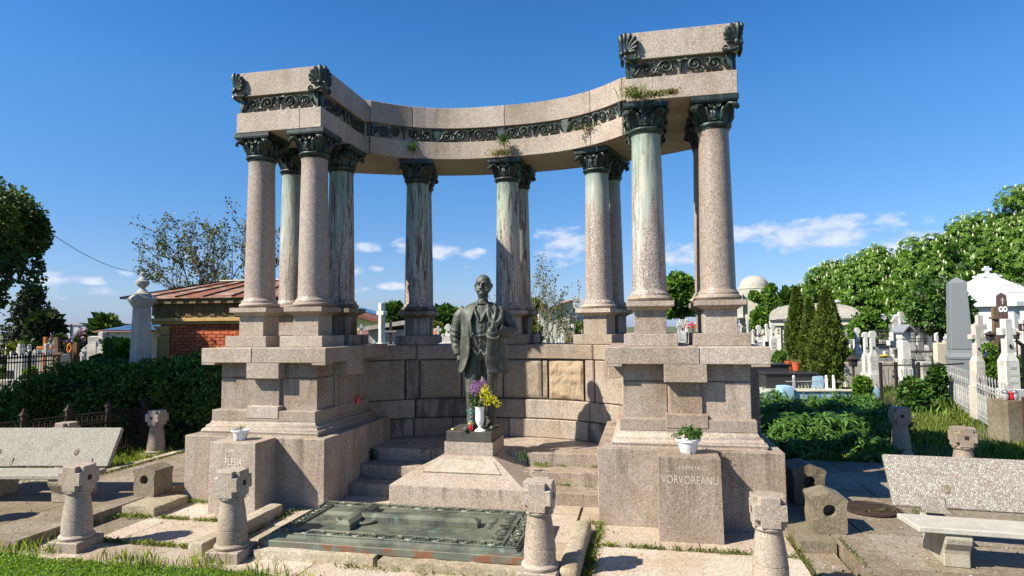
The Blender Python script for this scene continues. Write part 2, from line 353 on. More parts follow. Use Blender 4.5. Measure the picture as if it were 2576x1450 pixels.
REDG=plain('red_glass',(.55,.01,.008),.15,.05,8,rnd=0,bump=0,spec=.8); GOLD=plain('brass_cap',(.55,.33,.12),.35,.1,20,metal=.7)
SOIL=plain('soil',(.07,.05,.035),.95,.3,12); WOOD=plain('weathered_wood',(.16,.10,.06),.85,.25,10,.3,(.08,.05,.03)); ORANGEW=plain('orange_painted_wood',(.50,.17,.03),.6,.12,8)
BARK=plain('tree_bark',(.11,.085,.06),.9,.3,14,bump=.6); TWIG=plain('grey_twigs',(.25,.21,.15),.85,.2,14)
YELLOWH=plain('yellow_house_plaster',(.66,.60,.27),.85,.05,2); ROOFBR=plain('brown_roof_tiles',(.19,.075,.05),.8,.2,9); GLASSD=plain('dark_glass',(.03,.04,.05),.1,.1,3,bump=0,spec=.8)
SOLAR=plain('solar_glass',(.03,.045,.09),.15,.2,2,bump=0,spec=.8); GREYG=plain('grey_granite',(.20,.215,.225),.45,.22,120,.1,(.1,.1,.1)); BROWNG=plain('brown_granite',(.075,.042,.035),.25,.2,70)
GREENR=plain('green_metal_roof',(.10,.19,.18),.5,.1,4); DOMEC=plain('weathered_dome',(.40,.38,.32),.9,.15,9,.5,(.22,.21,.17)); PEBW=None
def pebble(name,stone,matrix,scale=85,rough=.8):
    m,t,b=mat_new(name); q=NT(t); p=q.pos()
    v=q.n('ShaderNodeTexVoronoi',Scale=scale,_feature='DISTANCE_TO_EDGE'); q.l(p,v.inputs['Vector']); v2=q.n('ShaderNodeTexVoronoi',Scale=scale); q.l(p,v2.inputs['Vector'])
    sc=t.nodes.new('ShaderNodeSeparateColor'); q.l(v2.outputs['Color'],sc.inputs[0])
    c=q.mix(q.rng(sc.outputs[0],.1,.9),tuple(x*.62 for x in stone),tuple(min(.85,x*1.2) for x in stone))
    c=q.mix(q.rng(sc.outputs[1],.82,.86),c,(stone[0]*.6,stone[1]*.45,stone[2]*.4))
    c=q.mix(q.rng(v.outputs['Distance'],.03,.14),matrix,c)
    c=q.mix(q.math('MULTIPLY',q.rng(q.noise(p,3,6,.65),.5,.68),.5),c,q.mix(1.0,c,(.6,.55,.46),'MULTIPLY'))
    q.l(c,b.inputs['Base Color']); b.inputs['Roughness'].default_value=rough
    q.bump(q.rng(v.outputs['Distance'],0,.25),b,.6,.008); return m
PEB_L=pebble('pale_pebble_concrete',(.50,.475,.40),(.28,.26,.215),120); PEB_R=pebble('coarse_pebble_concrete',(.40,.38,.325),(.245,.215,.185),66)
def leafmat(name,col,var=.35,trans=.35,col2=None,rough=.5):
    m,t,b=mat_new(name); q=NT(t)
    g=t.nodes.new('ShaderNodeNewGeometry'); r=g.outputs['Random Per Island']
    c=q.mix(r,tuple(x*(1-var) for x in col),tuple(min(1,x*(1+var)) for x in (col2 or col)))
    q.l(c,b.inputs['Base Color']); b.inputs['Roughness'].default_value=rough; b.inputs['Specular IOR Level'].default_value=.3
    tr=t.nodes.new('ShaderNodeBsdfTranslucent'); q.l(q.mix(1.0,c,(1.3,1.5,.5),'MULTIPLY'),tr.inputs[0])
    ms=t.nodes.new('ShaderNodeMixShader'); ms.inputs[0].default_value=trans; q.l(b.outputs[0],ms.inputs[1]); q.l(tr.outputs[0],ms.inputs[2])
    q.l(ms.outputs[0],t.nodes['Material Output'].inputs[0]); return m
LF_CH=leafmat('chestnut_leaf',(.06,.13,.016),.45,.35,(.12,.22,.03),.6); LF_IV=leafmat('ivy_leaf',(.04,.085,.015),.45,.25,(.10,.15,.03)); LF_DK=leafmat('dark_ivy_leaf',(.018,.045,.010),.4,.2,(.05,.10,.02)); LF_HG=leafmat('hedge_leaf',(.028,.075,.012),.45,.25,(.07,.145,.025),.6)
LF_TH=leafmat('thuja_scale',(.06,.095,.012),.45,.2,(.10,.14,.02),.7); LF_SP=leafmat('sparse_bronze_leaf',(.085,.06,.025),.5,.25,(.11,.12,.03)); LF_GR=leafmat('grass_blade',(.11,.18,.025),.5,.4,(.23,.27,.06),.6)
LF_PE=leafmat('peony_leaf',(.045,.115,.018),.35,.25,(.08,.17,.03),.6); LF_CO=leafmat('conifer_needle',(.018,.032,.014),.4,.1,(.035,.05,.02),.7); LF_BR=leafmat('bright_leaf',(.12,.23,.03),.4,.45,(.17,.28,.04))
LF_YG=leafmat('yellow_green_leaf',(.12,.12,.02),.4,.3,(.16,.17,.04)); PET_W=leafmat('white_petal',(.62,.62,.42),.12,.3); PET_L=leafmat('lilac_petal',(.30,.15,.38),.3,.3,(.42,.25,.50)); PET_Y=leafmat('yellow_petal',(.60,.58,.02),.25,.3,(.75,.68,.03))
LF_DRY=leafmat('dry_weed',(.17,.16,.05),.4,.3,(.20,.20,.06))
# ================================================================ ground
def ground_material():
    m,t,b=mat_new('ground_earth_and_grass'); q=NT(t); p=q.pos()
    n=q.noise(p,.6,6,.6); n2=q.noise(p,9,6,.7)
    c=q.mix(q.rng(n2,.35,.65),(.085,.07,.045),(.13,.11,.075)); c=q.mix(q.rng(n,.40,.58),c,(.06,.095,.025)); q.l(c,b.inputs['Base Color']); b.inputs['Roughness'].default_value=.95
    q.bump(n2,b,.5,.03); return m
GRD=ground_material()
MB().add([(-900,-200,-.06),(900,-200,-.06),(900,1500,-.06),(-900,1500,-.06)],[(0,1,2,3)]).build('ground',GRD,norm=False)['kind']='structure'
pave=MB().box(-12.2,5.6,3.4,12.6,-.30,-.045).build('pavement',SOIL); pave['kind']='structure'
def slab(x0,x1,y0,y1,z,mat,th=.05,g=.006,name='paving_slab',amp=.0035,st=.14):
    o=rough_block(name,x0+g,x1-g,y0+g,y1-g,z-th,z,mat,pave,st=st,amp=amp,sc=3.0,smooth=40)
    return o
XC=-2.146
# light granite apron
for a,b in ((-5.6,-5.32),(-5.32,-4.36)): slab(a,b,5.53,6.29,0,G_P)
slab(-4.1,-.76,6.31,7.25,0,G_P); slab(-5.6,-4.9,6.31,6.95,0,G_P); slab(-4.9,-4.12,6.31,6.95,0,G_P)
slab(-3.77,-.76,7.26,7.6,0,G_P); slab(-.74,-.5,6.31,7.6,0,G_P)
for a,b in ((-7.9,-6.6),(-6.6,-5.34),(-5.34,-4.1),(-4.1,-3.0),(-3.0,-1.9),(-1.9,-.5)): slab(a,b,4.72,5.50,0,G_P)
slab(-4.1,-.76,5.5,6.3,-.012,SAND,.04)
slab(-.48,1.38,5.33,6.29,0,G_P); slab(-.48,.5,6.32,6.96,0,G_P); slab(.5,1.38,6.32,6.96,0,G_P); slab(-.48,1.38,4.3,5.32,0,G_P)
# brown lower flags and the two raised platforms
y=3.9
for i,h in enumerate((.8,.75,.62,.7,.6)): slab(1.42,1.73,y,y+h,-.004,BROWN); y+=h
y=5.53
for h in (.7,.72,.9): slab(-6.02,-5.62,y,y+h,-.012,BROWN); y+=h
rr=random.Random(3)
x=1.75
for cx in (.31,.62,.80,.9,.95):
    y=3.9+rr.random()*.3
    while y<10.2:
        h=rr.uniform(.62,1.02); h=min(h,10.25-y)
        if h>.1: slab(x,x+cx,y,y+h,.10+rr.uniform(-.006,.006),BROWN,.12,g=.008,amp=.006)
        y+=h
    x+=cx
x=-6.05
for cx in (.7,.83):
    y=5.1+rr.random()*.2 if x<-6.1 else 5.1
    while y<12:
        h=rr.uniform(.8,1.35); h=min(h,12-y)
        if h>.1: slab(x-cx,x,y,y+h,.10+rr.uniform(-.005,.005),BROWN,.14,g=.008,amp=.006)
        y+=h
    x-=cx
for a in np.arange(-8.4,-12,-.85):
    y=5.05
    for h in (1.0,.95,.75): slab(a-.0,a+.85-.02,y,y+h,.10+rr.uniform(-.005,.005),BROWN,.14,g=.008,amp=.006); y+=h
for y0 in (6.9,7.6,8.7,9.75,10.8): slab(-7.74,-7.60,y0,y0+(.68 if y0==6.9 else 1.03),.125,G_P,.14)
rough_block('step_stone',-6.0,-5.56,6.32,6.86,-.03,.105,SAND,pave,amp=.012)
rough_block('step_stone',1.41,1.735,6.47,7.35,-.03,.10,OLDST,pave,amp=.008)
rough_block('step_stone',1.43,1.735,7.36,8.2,-.03,.10,OLDST,pave,amp=.008)
# loose stone chips
for i,(x,y) in enumerate(((1.62,5.72),(2.22,5.43),(1.58,6.02),(1.66,5.4))): rough_block('stone_chip',x,x+.07,y,y+.05,.0 if x<1.74 else .10,.03 if x<1.74 else .13,G_F,pave,st=.02,amp=.01,sc=20)
# ================================================================ monument
MON=empty('colonnade_monument',(XC,8.3,0),label='pink granite semicircular colonnade with bronze frieze and capitals behind the statue',cat='monument')
def mpart(mb,name,mat,**k):      # world coordinates -> child of the monument
    M=Matrix.Translation((-XC,-8.3,0)); mb.v=[tuple(M@Vector(v)) for v in mb.v]; return mb.build(name,mat,MON,**k)
def mempty(name,x,y,z,rz=0): return empty(name,(x-XC,y-8.3,z),rz,MON)
def bxo(s,a,b,y0,y1,z0,z1,mb=None,**k):
    x0,x1=sorted((XC+s*a,XC+s*b)); return (mb or MB()).box(x0,x1,y0,y1,z0,z1,**k)
YW=lambda u: 9.53-.70*abs(u/1.92)**2.8           # inner face of the ring, u = offset from the axis
YR=lambda u: 10.63-.096*u*u                       # outer face
def ringpoly(s0,s1,n=8,inset=0,k=0.0,outk=1.0):
    ins=[(1.92*s,YW(1.92*s)+inset) for s in np.linspace(s0,s1,n)]
    outs=[(3.28*s,YR(3.28*s)-inset*outk) for s in np.linspace(s1,s0,n)]
    return [(XC+x,y) for x,y in ins+outs]
def stone(mb,mat=None,name='granite_block',bevel=.007): return mpart(mb,name,mat or G,bevel=bevel)
# piers
for s in (-1,1):
    # base: large slabs
    stone(bxo(s,1.63,2.62,6.963,7.61,-.03,.82)); stone(bxo(s,2.626,3.56,6.963,7.61,-.03,.82)); stone(bxo(s,1.63,2.6,7.616,8.95,-.03,.82),G_W); stone(bxo(s,2.606,3.56,7.616,9.0,-.03,.82))
    # moulded plinth (cavetto over a torus)
    for (a,b,y0,y1) in ((1.79,3.41,7.085,8.80),):
        mb=MB(); rings=[]
        prof=[(0,.82),(.004,.83),(-.012,.86),(.004,.892),(.022,.897),(.03,.915),(.034,.93),(.062,.945),(.075,.975),(.078,.985)]
        vs=[];k=len(prof)
        for d,z in prof:
            x0,x1=sorted((XC+s*(a+d),XC+s*(b-d))); vs+=[(x0,y0+d,z),(x1,y0+d,z),(x1,y1-d,z),(x0,y1-d,z)]
        mb.add(vs,[(j*4+i,j*4+(i+1)%4,(j+1)*4+(i+1)%4,(j+1)*4+i) for j in range(k-1) for i in range(4)]+[(3,2,1,0),tuple((k-1)*4+i for i in range(4))])
        mpart(mb,'moulded_plinth',G_F,smooth=50)
    mb=bxo(s,1.868,3.332,7.163,8.72,.984,1.118); stone(mb,G_F,'plinth_step')
    stone(bxo(s,2.375,2.825,7.155,7.4,1.02,1.172),G_F,'plinth_step'); 
    # dado with corner piers, a proud middle slab on each seen face
    stone(bxo(s,1.915,2.40,7.29,7.9,1.10,1.52),G,'dado_stone'); stone(bxo(s,2.406,3.295,7.29,7.9,1.10,1.52),G,'dado_stone')
    stone(bxo(s,1.915,3.295,7.29,7.9,1.527,1.735),G,'dado_stone')
    stone(bxo(s,1.915,3.295,7.906,8.80,1.10,1.735),G_W,'dado_stone')
    stone(bxo(s,2.425,2.778,7.252,7.5,1.10,1.735),G_W,'dado_panel'); stone(bxo(s,1.885,2.2,7.72,8.24,1.05,1.735),G_W,'dado_panel')
    # cap with drop blocks and end lugs
    stone(bxo(s,1.719,2.75,7.133,8.0,1.722,1.911),G_F,'cap_stone'); stone(bxo(s,2.756,3.483,7.133,8.0,1.722,1.911),G_F,'cap_stone')
    stone(bxo(s,1.719,3.483,8.006,9.05,1.722,1.911),G,'cap_stone')
    mb=MB(); bxo(s,2.365,2.827,7.137,7.45,1.523,1.726,mb); mpart(mb,'drop_block',G_F,bevel=.006)
    mb=MB(); bxo(s,1.723,2.0,7.73,8.23,1.523,1.726,mb); mpart(mb,'drop_block',G_F,bevel=.006)
    for a,b in ((1.721,1.91),(3.285,3.481)):
        mpart(bxo(s,a,b,7.135,7.33,1.695,1.724),'cap_lug',G_F,bevel=.003)
    # rear mass beside the pier
    stone(bxo(s,3.0,3.55,8.26,9.5,.822,1.72),G_W); stone(bxo(s,3.1,3.50,8.0,9.55,1.724,1.905),G_W,'cap_stone')
# steps and floor inside
for y0,z1,z0 in ((7.60,.148,-.03),(7.94,.312,.148),(8.28,.477,.312)):
    for a,b in ((-3.77,-2.9),(-2.894,-1.55),(-1.544,-.52)): stone(MB().box(a+.003,b-.003,y0,y0+(.45 if z1<.4 else .5),z0-.01,z1),G_W if a<-2 else G,'step')
mpart(MB().prism([(-3.9,8.78),(-.4,8.78)]+[(XC+u,YW(u)+.1) for u in (1.9,1.6,1.2,.6,0,-.6,-1.2,-1.6,-1.9)],.2,.474),'floor_slab',G)
# curved wall: core and individually set stones
def wallpoly(u0,u1,d0=0,d1=.3,n=6):
    us=np.linspace(u0,u1,n); sc=1.0
    return [(XC+u,YW(u)-d0) for u in us]+[(XC+u*1.08,YW(u)+d1) for u in us[::-1]]
core=MB(); core.prism([(XC+u,YW(u)+.03) for u in np.linspace(-1.92,1.92,25)]+[(XC+u,YR(u)-.05) for u in np.linspace(3.2,-3.2,15)],.2,1.87)
mpart(core,'wall_core',G_CR)
def course(z0,z1,cuts,d,mats,name='wall_stone',bev=.012):
    for i,(a,b) in enumerate(zip(cuts[:-1],cuts[1:])):
        g=.006; mpart(MB().prism(wallpoly(a+g,b-g,d,.12,7),z0+g,z1-g),name,mats[i%len(mats)],bevel=bev)
u=lambda x:x-XC
for z0,z1,cuts,d,ms in ((.47,.755,[-1.93,-1.34,-.78,.1,1.33,1.93],.075,[G_CR,G_W,G,G]),
                        (.755,1.045,[-1.93,-1.33,-.45,.35,1.35,1.93],.055,[G_W,G_CR,G,G]),
                        (1.655,1.885,[-1.93,-1.31,-.2,1.42,1.93],.045,[G_W,G_W,G,G])): course(z0,z1,cuts,d,ms)
for a,b,mt in ((-1.93,-1.47,G_W),(-1.46,-1.29,G_CR),(1.29,1.43,G),(1.44,1.93,G)):
    mpart(MB().prism(wallpoly(a+.006,b-.006,.05,.12,5),1.05,1.65),'wall_stone',mt,bevel=.012)
def rough_wall(a,b,mt,amp):
    nu,nv=34,26; vs=[];fs=[]
    for j in range(nv+1):
        for i in range(nu+1):
            fu,fv=i/nu,j/nv; uu=a+.012+(b-a-.024)*fu; z=1.055+.59*fv
            e=min(fu,1-fu)*nu/2.5; e2=min(fv,1-fv)*nv/2.5; e=min(1,e)*min(1,e2)
            n=noise.noise(Vector((uu*9,z*9,a)))+.5*noise.noise(Vector((uu*24,z*24,a)))
            vs.append((XC+uu,YW(uu)-.005-.022*e-n*amp*e,z))
    w=nu+1; fs=[(j*w+i,j*w+i+1,(j+1)*w+i+1,(j+1)*w+i) for j in range(nv) for i in range(nu)]
    # back face closes the block
    k=len(vs); us=np.linspace(a+.012,b-.012,nu+1)
    vs+= [(XC+q,YW(q)+.1,1.055) for q in us]+[(XC+q,YW(q)+.1,1.645) for q in us]
    fs+=[(i+1,i,k+i,k+i+1) for i in range(nu)]+[(nv*w+i,nv*w+i+1,k+w+i+1,k+w+i) for i in range(nu)]
    mpart(MB().add(vs,fs),'rough_wall_stone',mt,smooth=80,norm=False)
for a,b,mt,amp in ((-1.28,-.66,G_R,.008),(-.66,.0,G_R,.010),(.0,.62,G_R,.008),(.62,.72,G_R,.012),(.72,1.28,G_O,.028)): rough_wall(a,b,mt,amp)
# entablature blocks
joints=[-1.0,-.72,.03,.75,1.0]
def entab(z0,z1,inset,name,mat,bev=.006,front=0.0):
    for s in (-1,1):
        i=inset
        for (a,b) in (((2.0+0,2.33),(2.316,3.29)) if name=='architrave_block' else ((2.0,3.30),)):
            mpart(bxo(s,a+(i if a<2.1 else 0)+.015,b-(i if b>3.2 else 0),7.49+i,8.77,z0,z1),name,mat,bevel=bev)
        P=[(XC+s*x,y) for x,y in ((2.015+i,8.776),(3.29-i,8.776),(3.29-i,9.62),(1.94+i,8.83+i*.5),(2.015+i,8.80))]
        mpart(MB().prism(P,z0,z1),name,mat,bevel=bev)
    for k,(a,b) in enumerate(zip(joints[:-1],joints[1:])):
        a2,b2=a+.0015,b-.0015
        P=ringpoly(a2,b2,9,i)
        mpart(MB().prism(P,z0,z1),name,mat,bevel=bev)
entab(4.852,5.130,.0,'architrave_block',G_F); entab(5.131,5.352,.05,'frieze_core',G_W,bev=0); entab(5.353,5.69,-.012,'attic_block',G_F)
# ---------------------------------------------------------------- frieze relief
def spiral(cu,cv,r0,r1,a0,turns,n=16):
    out=[]
    for i in range(n+1):
        t=i/n; a=a0+turns*2*PI*t; r=r0+(r1-r0)*t; out.append((cu+r*math.cos(a),cv+r*math.sin(a)))
    return out
class Path:
    def __init__(s,pts,off=0): 
        s.p=[Vector(p) for p in pts]; s.c=[0]
        for a,b in zip(s.p[:-1],s.p[1:]): s.c.append(s.c[-1]+(b-a).length)
        s.len=s.c[-1]
    def __call__(s,u,z,w):
        u=max(0,min(s.len-1e-6,u)); i=0
        while s.c[i+1]<u: i+=1
        a,b=s.p[i],s.p[i+1]; t=(u-s.c[i])/(s.c[i+1]-s.c[i]); d=(b-a).normalized(); q=a+(b-a)*t
        return (q.x+d.y*w,q.y-d.x*w,z)          # outward is to the right of travel
Z0=5.135;H0=.212
def half_unit(mb,P,u0,L,sg):
    f=lambda u,v,w=.02:P(u0+sg*u*L/.55,Z0+v*H0/.22,w)
    a=[(.045,.035),(.085,.085),(.115,.155)]+spiral(.185,.10,.078,.022,2.4,-1.35)
    mb.tube([f(*q,.03) for q in a],[.013+.007*math.sin(PI*min(1,i/6)) if i<6 else .016-.007*i/len(a) for i in range(len(a))],6)
    a=[(.12,.03),(.2,.022),(.27,.05),(.305,.12)]+spiral(.395,.112,.086,.024,2.9,-1.3)
    mb.tube([f(*q,.03) for q in a],[.010+.010*min(1,i/4)-.009*max(0,i-6)/len(a) for i in range(len(a))],6)
    for cu,cv,r in ((.185,.10,.020),(.395,.112,.024),(.10,.15,.017),(.285,.09,.019),(.06,.185,.014),(.26,.185,.014),(.33,.03,.014),(.225,.045,.014)):
        c=f(cu,cv,.028); mb.ell(c,(r,r,r),6)
    for (x0,y0,x1,y1) in ((.285,.06,.335,.01),(.30,.10,.255,.175),(.10,.12,.06,.175),(.46,.18,.52,.2),(.215,.15,.25,.19)):
        mb.tube([f(x0,y0,.03),f((x0+x1)/2,(y0+y1)/2,.045),f(x1,y1,.025)],[.016,.014,.004],5)
def vase(mb,P,u):
    for a,b,w0,w1 in ((.0,.02,.05,.05),(.02,.045,.03,.025),(.045,.12,.04,.085),(.12,.165,.085,.09),(.165,.18,.05,.05),(.18,.21,.075,.08)):
        c=lambda uu,z,w:P(u+uu,Z0+z,w)
        vs=[c(-w0,a,0),c(w0,a,0),c(w1,b,0),c(-w1,b,0),c(-w0*.8,a,.045),c(w0*.8,a,.045),c(w1*.8,b,.045),c(-w1*.8,b,.045)]
        mb.add(vs,[(4,5,6,7),(0,1,5,4),(1,2,6,5),(2,3,7,6),(3,0,4,7)])
def torch(mb,P,u):
    mb.tube([P(u,Z0+.01,.03),P(u,Z0+.12,.035),P(u,Z0+.15,.04)],[.011,.022,.03],8); mb.tube([P(u,Z0+.15,.035),P(u,Z0+.165,.035)],.042,8)
    for k in (-.03,-.01,.012,.032): mb.ell(P(u+k,Z0+.18+.01*(abs(k)<.02),.03),(.016,.016,.02),6)
def frieze(P,nhalf,name='frieze_relief',vstart=True,vend=True):
    Ls=P.len/nhalf
    for k in range(nhalf//2):
        mb=MB(); u0=k*2*Ls
        half_unit(mb,P,u0,Ls,1); half_unit(mb,P,u0+2*Ls,Ls,-1); torch(mb,P,u0+Ls)
        if k or vstart: vase(mb,P,u0)
        if k==nhalf//2-1 and vend: vase(mb,P,u0+2*Ls)
        mpart(mb,name,BRZ,smooth=60,norm=False)
i=.05
frieze(Path([(XC-3.29+i,7.49+i),(XC-2.015-i,7.49+i)]),2); frieze(Path([(XC-2.015-i,7.49+i),(XC-2.015-i,8.81+i)]),2)
frieze(Path([(XC+2.015+i,8.81+i),(XC+2.015+i,7.49+i)]),2); frieze(Path([(XC+2.015+i,7.49+i),(XC+3.29-i,7.49+i)]),2); frieze(Path([(XC+3.29-i,7.49+i),(XC+3.29-i,8.77)]),2)
arc=[(XC+uu,YW(uu)+i) for uu in np.linspace(-1.93,1.93,40)]; frieze(Path(arc),8)
# ---------------------------------------------------------------- palmettes on the attic corners
def palmette(x,y,faces):
    mb=MB()
    for (du,out) in faces:            # direction along the face away from the corner, outward normal
        du=Vector(du);out=Vector(out); B=Vector((x,y,5.375))
        for k,(ang,ln,wd) in enumerate(((88,.235,.028),(70,.23,.032),(52,.22,.034),(35,.20,.032),(17,.17,.028),(0,.135,.022))):
            a=math.radians(ang); d=du*math.cos(a)+Vector((0,0,1))*math.sin(a)
            pts=[B+Vector((0,0,.07))+out*.02+d*(ln*.15)+du*.015, B+Vector((0,0,.07))+out*.035+d*ln*.6, B+Vector((0,0,.07))+out*.045+d*ln*.9, B+Vector((0,0,.07))+out*.03+d*ln*1.02]
            mb.tube(pts,[.010,wd*.75,wd,wd*.35],8)
        sp=spiral(.13,.02,.035,.01,PI,1.3,12)
        mb.tube([B+out*.03]+[B+du*q[0]*1.0+Vector((0,0,q[1]+.0))+out*.03 for q in [(.04,-.015),(.08,-.025)]+spiral(.145,.005,.038,.012,-2.2,1.25,12)],[.02,.022,.02]+[.018-.008*j/12 for j in range(13)],6)
        mb.ell(B+Vector((0,0,.07))+out*.03+du*.02,(.035,.035,.04),8)
    mpart(mb,'palmette',BRZ,smooth=60,norm=False)
for s in (-1,1):
    palmette(XC+s*3.31,7.475,(((-s,0,0),(0,-1,0)),((0,1,0),(s,0,0)))); palmette(XC+s*2.0,7.475,(((s,0,0),(0,-1,0)),((0,1,0),(-s,0,0))))
# ---------------------------------------------------------------- columns
def capital_mesh():
    mb=MB(); mb.lathe([(.170,-.012),(.186,0),(.19,.012),(.180,.02),(.188,.03),(.208,.042),(.216,.058),(.208,.074),(.19,.082),(.172,.088),(.166,.15),(.178,.22),(.205,.28),(.23,.305)],28)
    mb.box(-.262,.262,-.262,.262,.305,.318); mb.box(-.250,.250,-.250,.250,.295,.306); mb.box(-.268,.268,-.268,.268,.318,.371)
    for k in range(4):
        a=PI/4+k*PI/2; R=Matrix.Rotation(a,4,'Z')
        for j in range(-2,3):
            sp=j*.5
            path=[(.172,sp*.030,.088),(.178,sp*.040,.15),(.195,sp*.052,.21),(.235,sp*.060,.262),(.285,sp*.056,.284),(.325,sp*.046,.270),(.338,sp*.038,.235),(.318,sp*.028,.212)]
            mb.tube([(x,y,z-abs(j)*.006) for x,y,z in path],[.012,.015,.018,.020,.019,.017,.014,.006],6,R)
        R=Matrix.Rotation(k*PI/2,4,'Z')
        for j in (-1,1):   # acanthus leaves either side, volutes over the face
            mb.tube([(.178,j*.062,.09),(.190,j*.075,.16),(.215,j*.088,.215),(.232,j*.098,.235),(.235,j*.09,.215)],[.014,.022,.022,.013,.005],6,R)
            mb.tube([(.20,0,.15)]+[(.228,j*q[0],q[1]) for q in spiral(.040,.268,.030,.008,-2.2,1.3,9)],[.012]+[.011]*6+[.008]*4,5,R)
        mb.tube([(.19,y,.17+z) for y,z in spiral(0,0,.075,.075,0,1,14)],.010,5,R)
        mb.ell((.195,0,.165),(.022,.068,.078),10,R); mb.ell((.215,0,.165),(.022,.026,.055),8,R); mb.ell((.232,0,.225),(.020,.022,.024),8,R); mb.ell((.20,0,.10),(.018,.035,.014),6,R)
        for j in (-1,1): mb.ell((.212,j*.028,.185),(.012,.012,.035),6,R); mb.ell((.24,j*.018,.25),(.008,.006,.014),5,R)
    return mb.mesh('capital',BRZ,smooth=55,norm=False)
CAPM=capital_mesh()
def shaft_mesh(mat):
    prof=[(.236,0),(.238,.018),(.230,.034),(.222,.042),(.207,.062)]
    for i in range(12):
        t=i/11; prof.append((.204-.019*t-.010*t*t,.075+t*(1.93-.075)))
    prof+=[(.180,1.95),(.182,1.97)]
    return MB().lathe(prof,40).mesh('shaft',mat,smooth=40,norm=False)
SH={}
def parts_mesh(mt,suffix):
    pl=MB().box(-.308,.308,-.308,.308,0,.145).mesh('plinth',mt,bevel=.006)
    pd=MB().sqlathe([(.185,.143),(.185,.42)]).mesh('pedestal',mt,bevel=.006)
    cp=MB(); cp.sqlathe([(.187,.419),(.20,.43),(.235,.452),(.270,.466),(.275,.472),(.275,.532)]); cp.lathe([(.236,.53),(.262,.548),(.270,.565),(.262,.585),(.240,.597),(.238,.602)],40); cp=cp.mesh('base_moulding',mt,smooth=35)
    return pl,pd,cp
PM={k:parts_mesh(v,k) for k,v in (('c',G_F),('w',G_W),('k',G_CR))}
for (dx,y,rot,mt,st,z) in ((2.235,7.765,0,PAT_STRONG,'w',1.911),(3.035,7.765,0,G_C,'c',1.911),(2.235,8.55,0,G_C,'c',1.911),(3.035,8.55,0,G_C,'c',1.911),
    (-2.255,7.765,0,G_C,'c',1.911),(-3.07,7.765,0,G_C,'c',1.911),(-2.255,8.55,0,PAT_DARK,'k',1.911),(-3.04,8.55,0,PAT_STRONG,'w',1.911),
    (-1.415,9.545,13.7,PAT_DARK,'k',1.885),(-1.55,10.09,13.7,PAT_DARK,'k',1.885),(.035,9.815,0,PAT_DARK,'w',1.885),(.10,10.36,0,PAT_DARK,'k',1.885),(1.50,9.57,-17,PAT_TOP,'c',1.885),(1.66,10.10,-17,PAT_TOP,'w',1.885)):
    c=mempty('column',XC+dx,y,z,math.radians(rot))
    for me,nm in zip(PM[st],('plinth','pedestal','base_moulding')): link(nm,me,c)
    dz=(1.911-z)
    if mt.name not in SH: SH[mt.name]=shaft_mesh(mt)
    sh=link('shaft',SH[mt.name],c,(0,0,.598)); sh.scale=(1,1,(1.972+dz)/1.97)
    link('capital',CAPM,c,(0,0,2.570+dz))
# ================================================================ inscribed stones in front of the piers
def text_obj(txt,size,mat,parent,loc,rot,extr=.0015,font_sx=1.0,align='CENTER'):
    cu=bpy.data.curves.new('lettering','FONT'); cu.body=txt; cu.size=size; cu.extrude=extr; cu.align_x=align; cu.align_y='CENTER'; cu.resolution_u=3; cu.materials.append(mat)
    o0=bpy.data.objects.new('t',cu); COL.objects.link(o0); bpy.context.view_layer.update(); me=bpy.data.meshes.new_from_object(o0.evaluated_get(bpy.context.evaluated_depsgraph_get())); bpy.data.objects.remove(o0)
    o=bpy.data.objects.new('lettering',me); COL.objects.link(o); o.parent=parent; o.location=loc; o.rotation_euler=rot; o.scale=(font_sx,1,1); return o
LETTER=plain('pale_lettering',(.43,.38,.31),.8,.05,20,rnd=0,bump=0)
LETTER_L=plain('light_lettering',(.66,.60,.50),.8,.05,20,rnd=0,bump=0)
for s,n1,n2,sz,fx,lab in ((-1,'FAMILIA','PLESIA',.115,.70,'narrow'),(1,'FAMILIA','VORVOREANU',.115,.72,'wide')):
    x0,x1=sorted((XC+s*2.274,XC+s*2.876)); xm=(x0+x1)/2
    st=empty('inscribed_stone',(xm,6.75,0),label='upright granite block in front of the left pier with short family name' if s<0 else 'upright granite block in front of the right pier with long family name',cat='memorial stone')
    MB().box(x0-xm-.012,x1-xm+.012,-.214,.21,-.02,.829,tx=.012,ty=.006).build('block',G_F if s<0 else G,st,bevel=.005)
    text_obj(n1,.062,LETTER if s>0 else LETTER_L,st,(0 if s>0 else .02,-.2100 if s>0 else -.2112,.725),(math.radians(89.6),0,0),font_sx=.95)
    text_obj(n2,sz,LETTER if s>0 else LETTER_L,st,(0 if s>0 else .02,-.2106 if s>0 else -.2120,.605),(math.radians(89.6),0,0),font_sx=fx)
# statue pedestal
PX=-2.235
sp=empty('statue_pedestal',(PX,8.13,0),label='stepped granite pedestal with sloping sides under the bronze man',cat='pedestal')
mb=MB().box(-.85,.85,-.845,.6,-.02,.232); mb.build('base_block',G,sp,bevel=.006)
mb=MB(); vs=[(-.848,-.843,.232),(.848,-.843,.232),(.848,.6,.232),(-.848,.6,.232),(-.34,-.30,.50),(.34,-.30,.50),(.34,.42,.50),(-.34,.42,.50)]
mb.add(vs,[(4,5,6,7),(0,1,5,4),(1,2,6,5),(2,3,7,6),(3,0,4,7)]); mb.build('sloping_block',G_F,sp)
mb=MB(); mb.add([(-.50,-.615,.349),(.50,-.615,.349),(.36,-.395,.457),(-.36,-.395,.457),(-.50,-.622,.363),(.50,-.622,.363),(.36,-.402,.470),(-.36,-.402,.470)],[(4,5,6,7),(0,1,5,4),(1,2,6,5),(2,3,7,6),(3,0,4,7)]); mb.build('blank_tablet',G_F,sp,bevel=.002)
rough_block('upper_block',-.322,.322,-.285,.38,.497,.668,SAND if False else G_F,sp,st=.08,amp=.003)
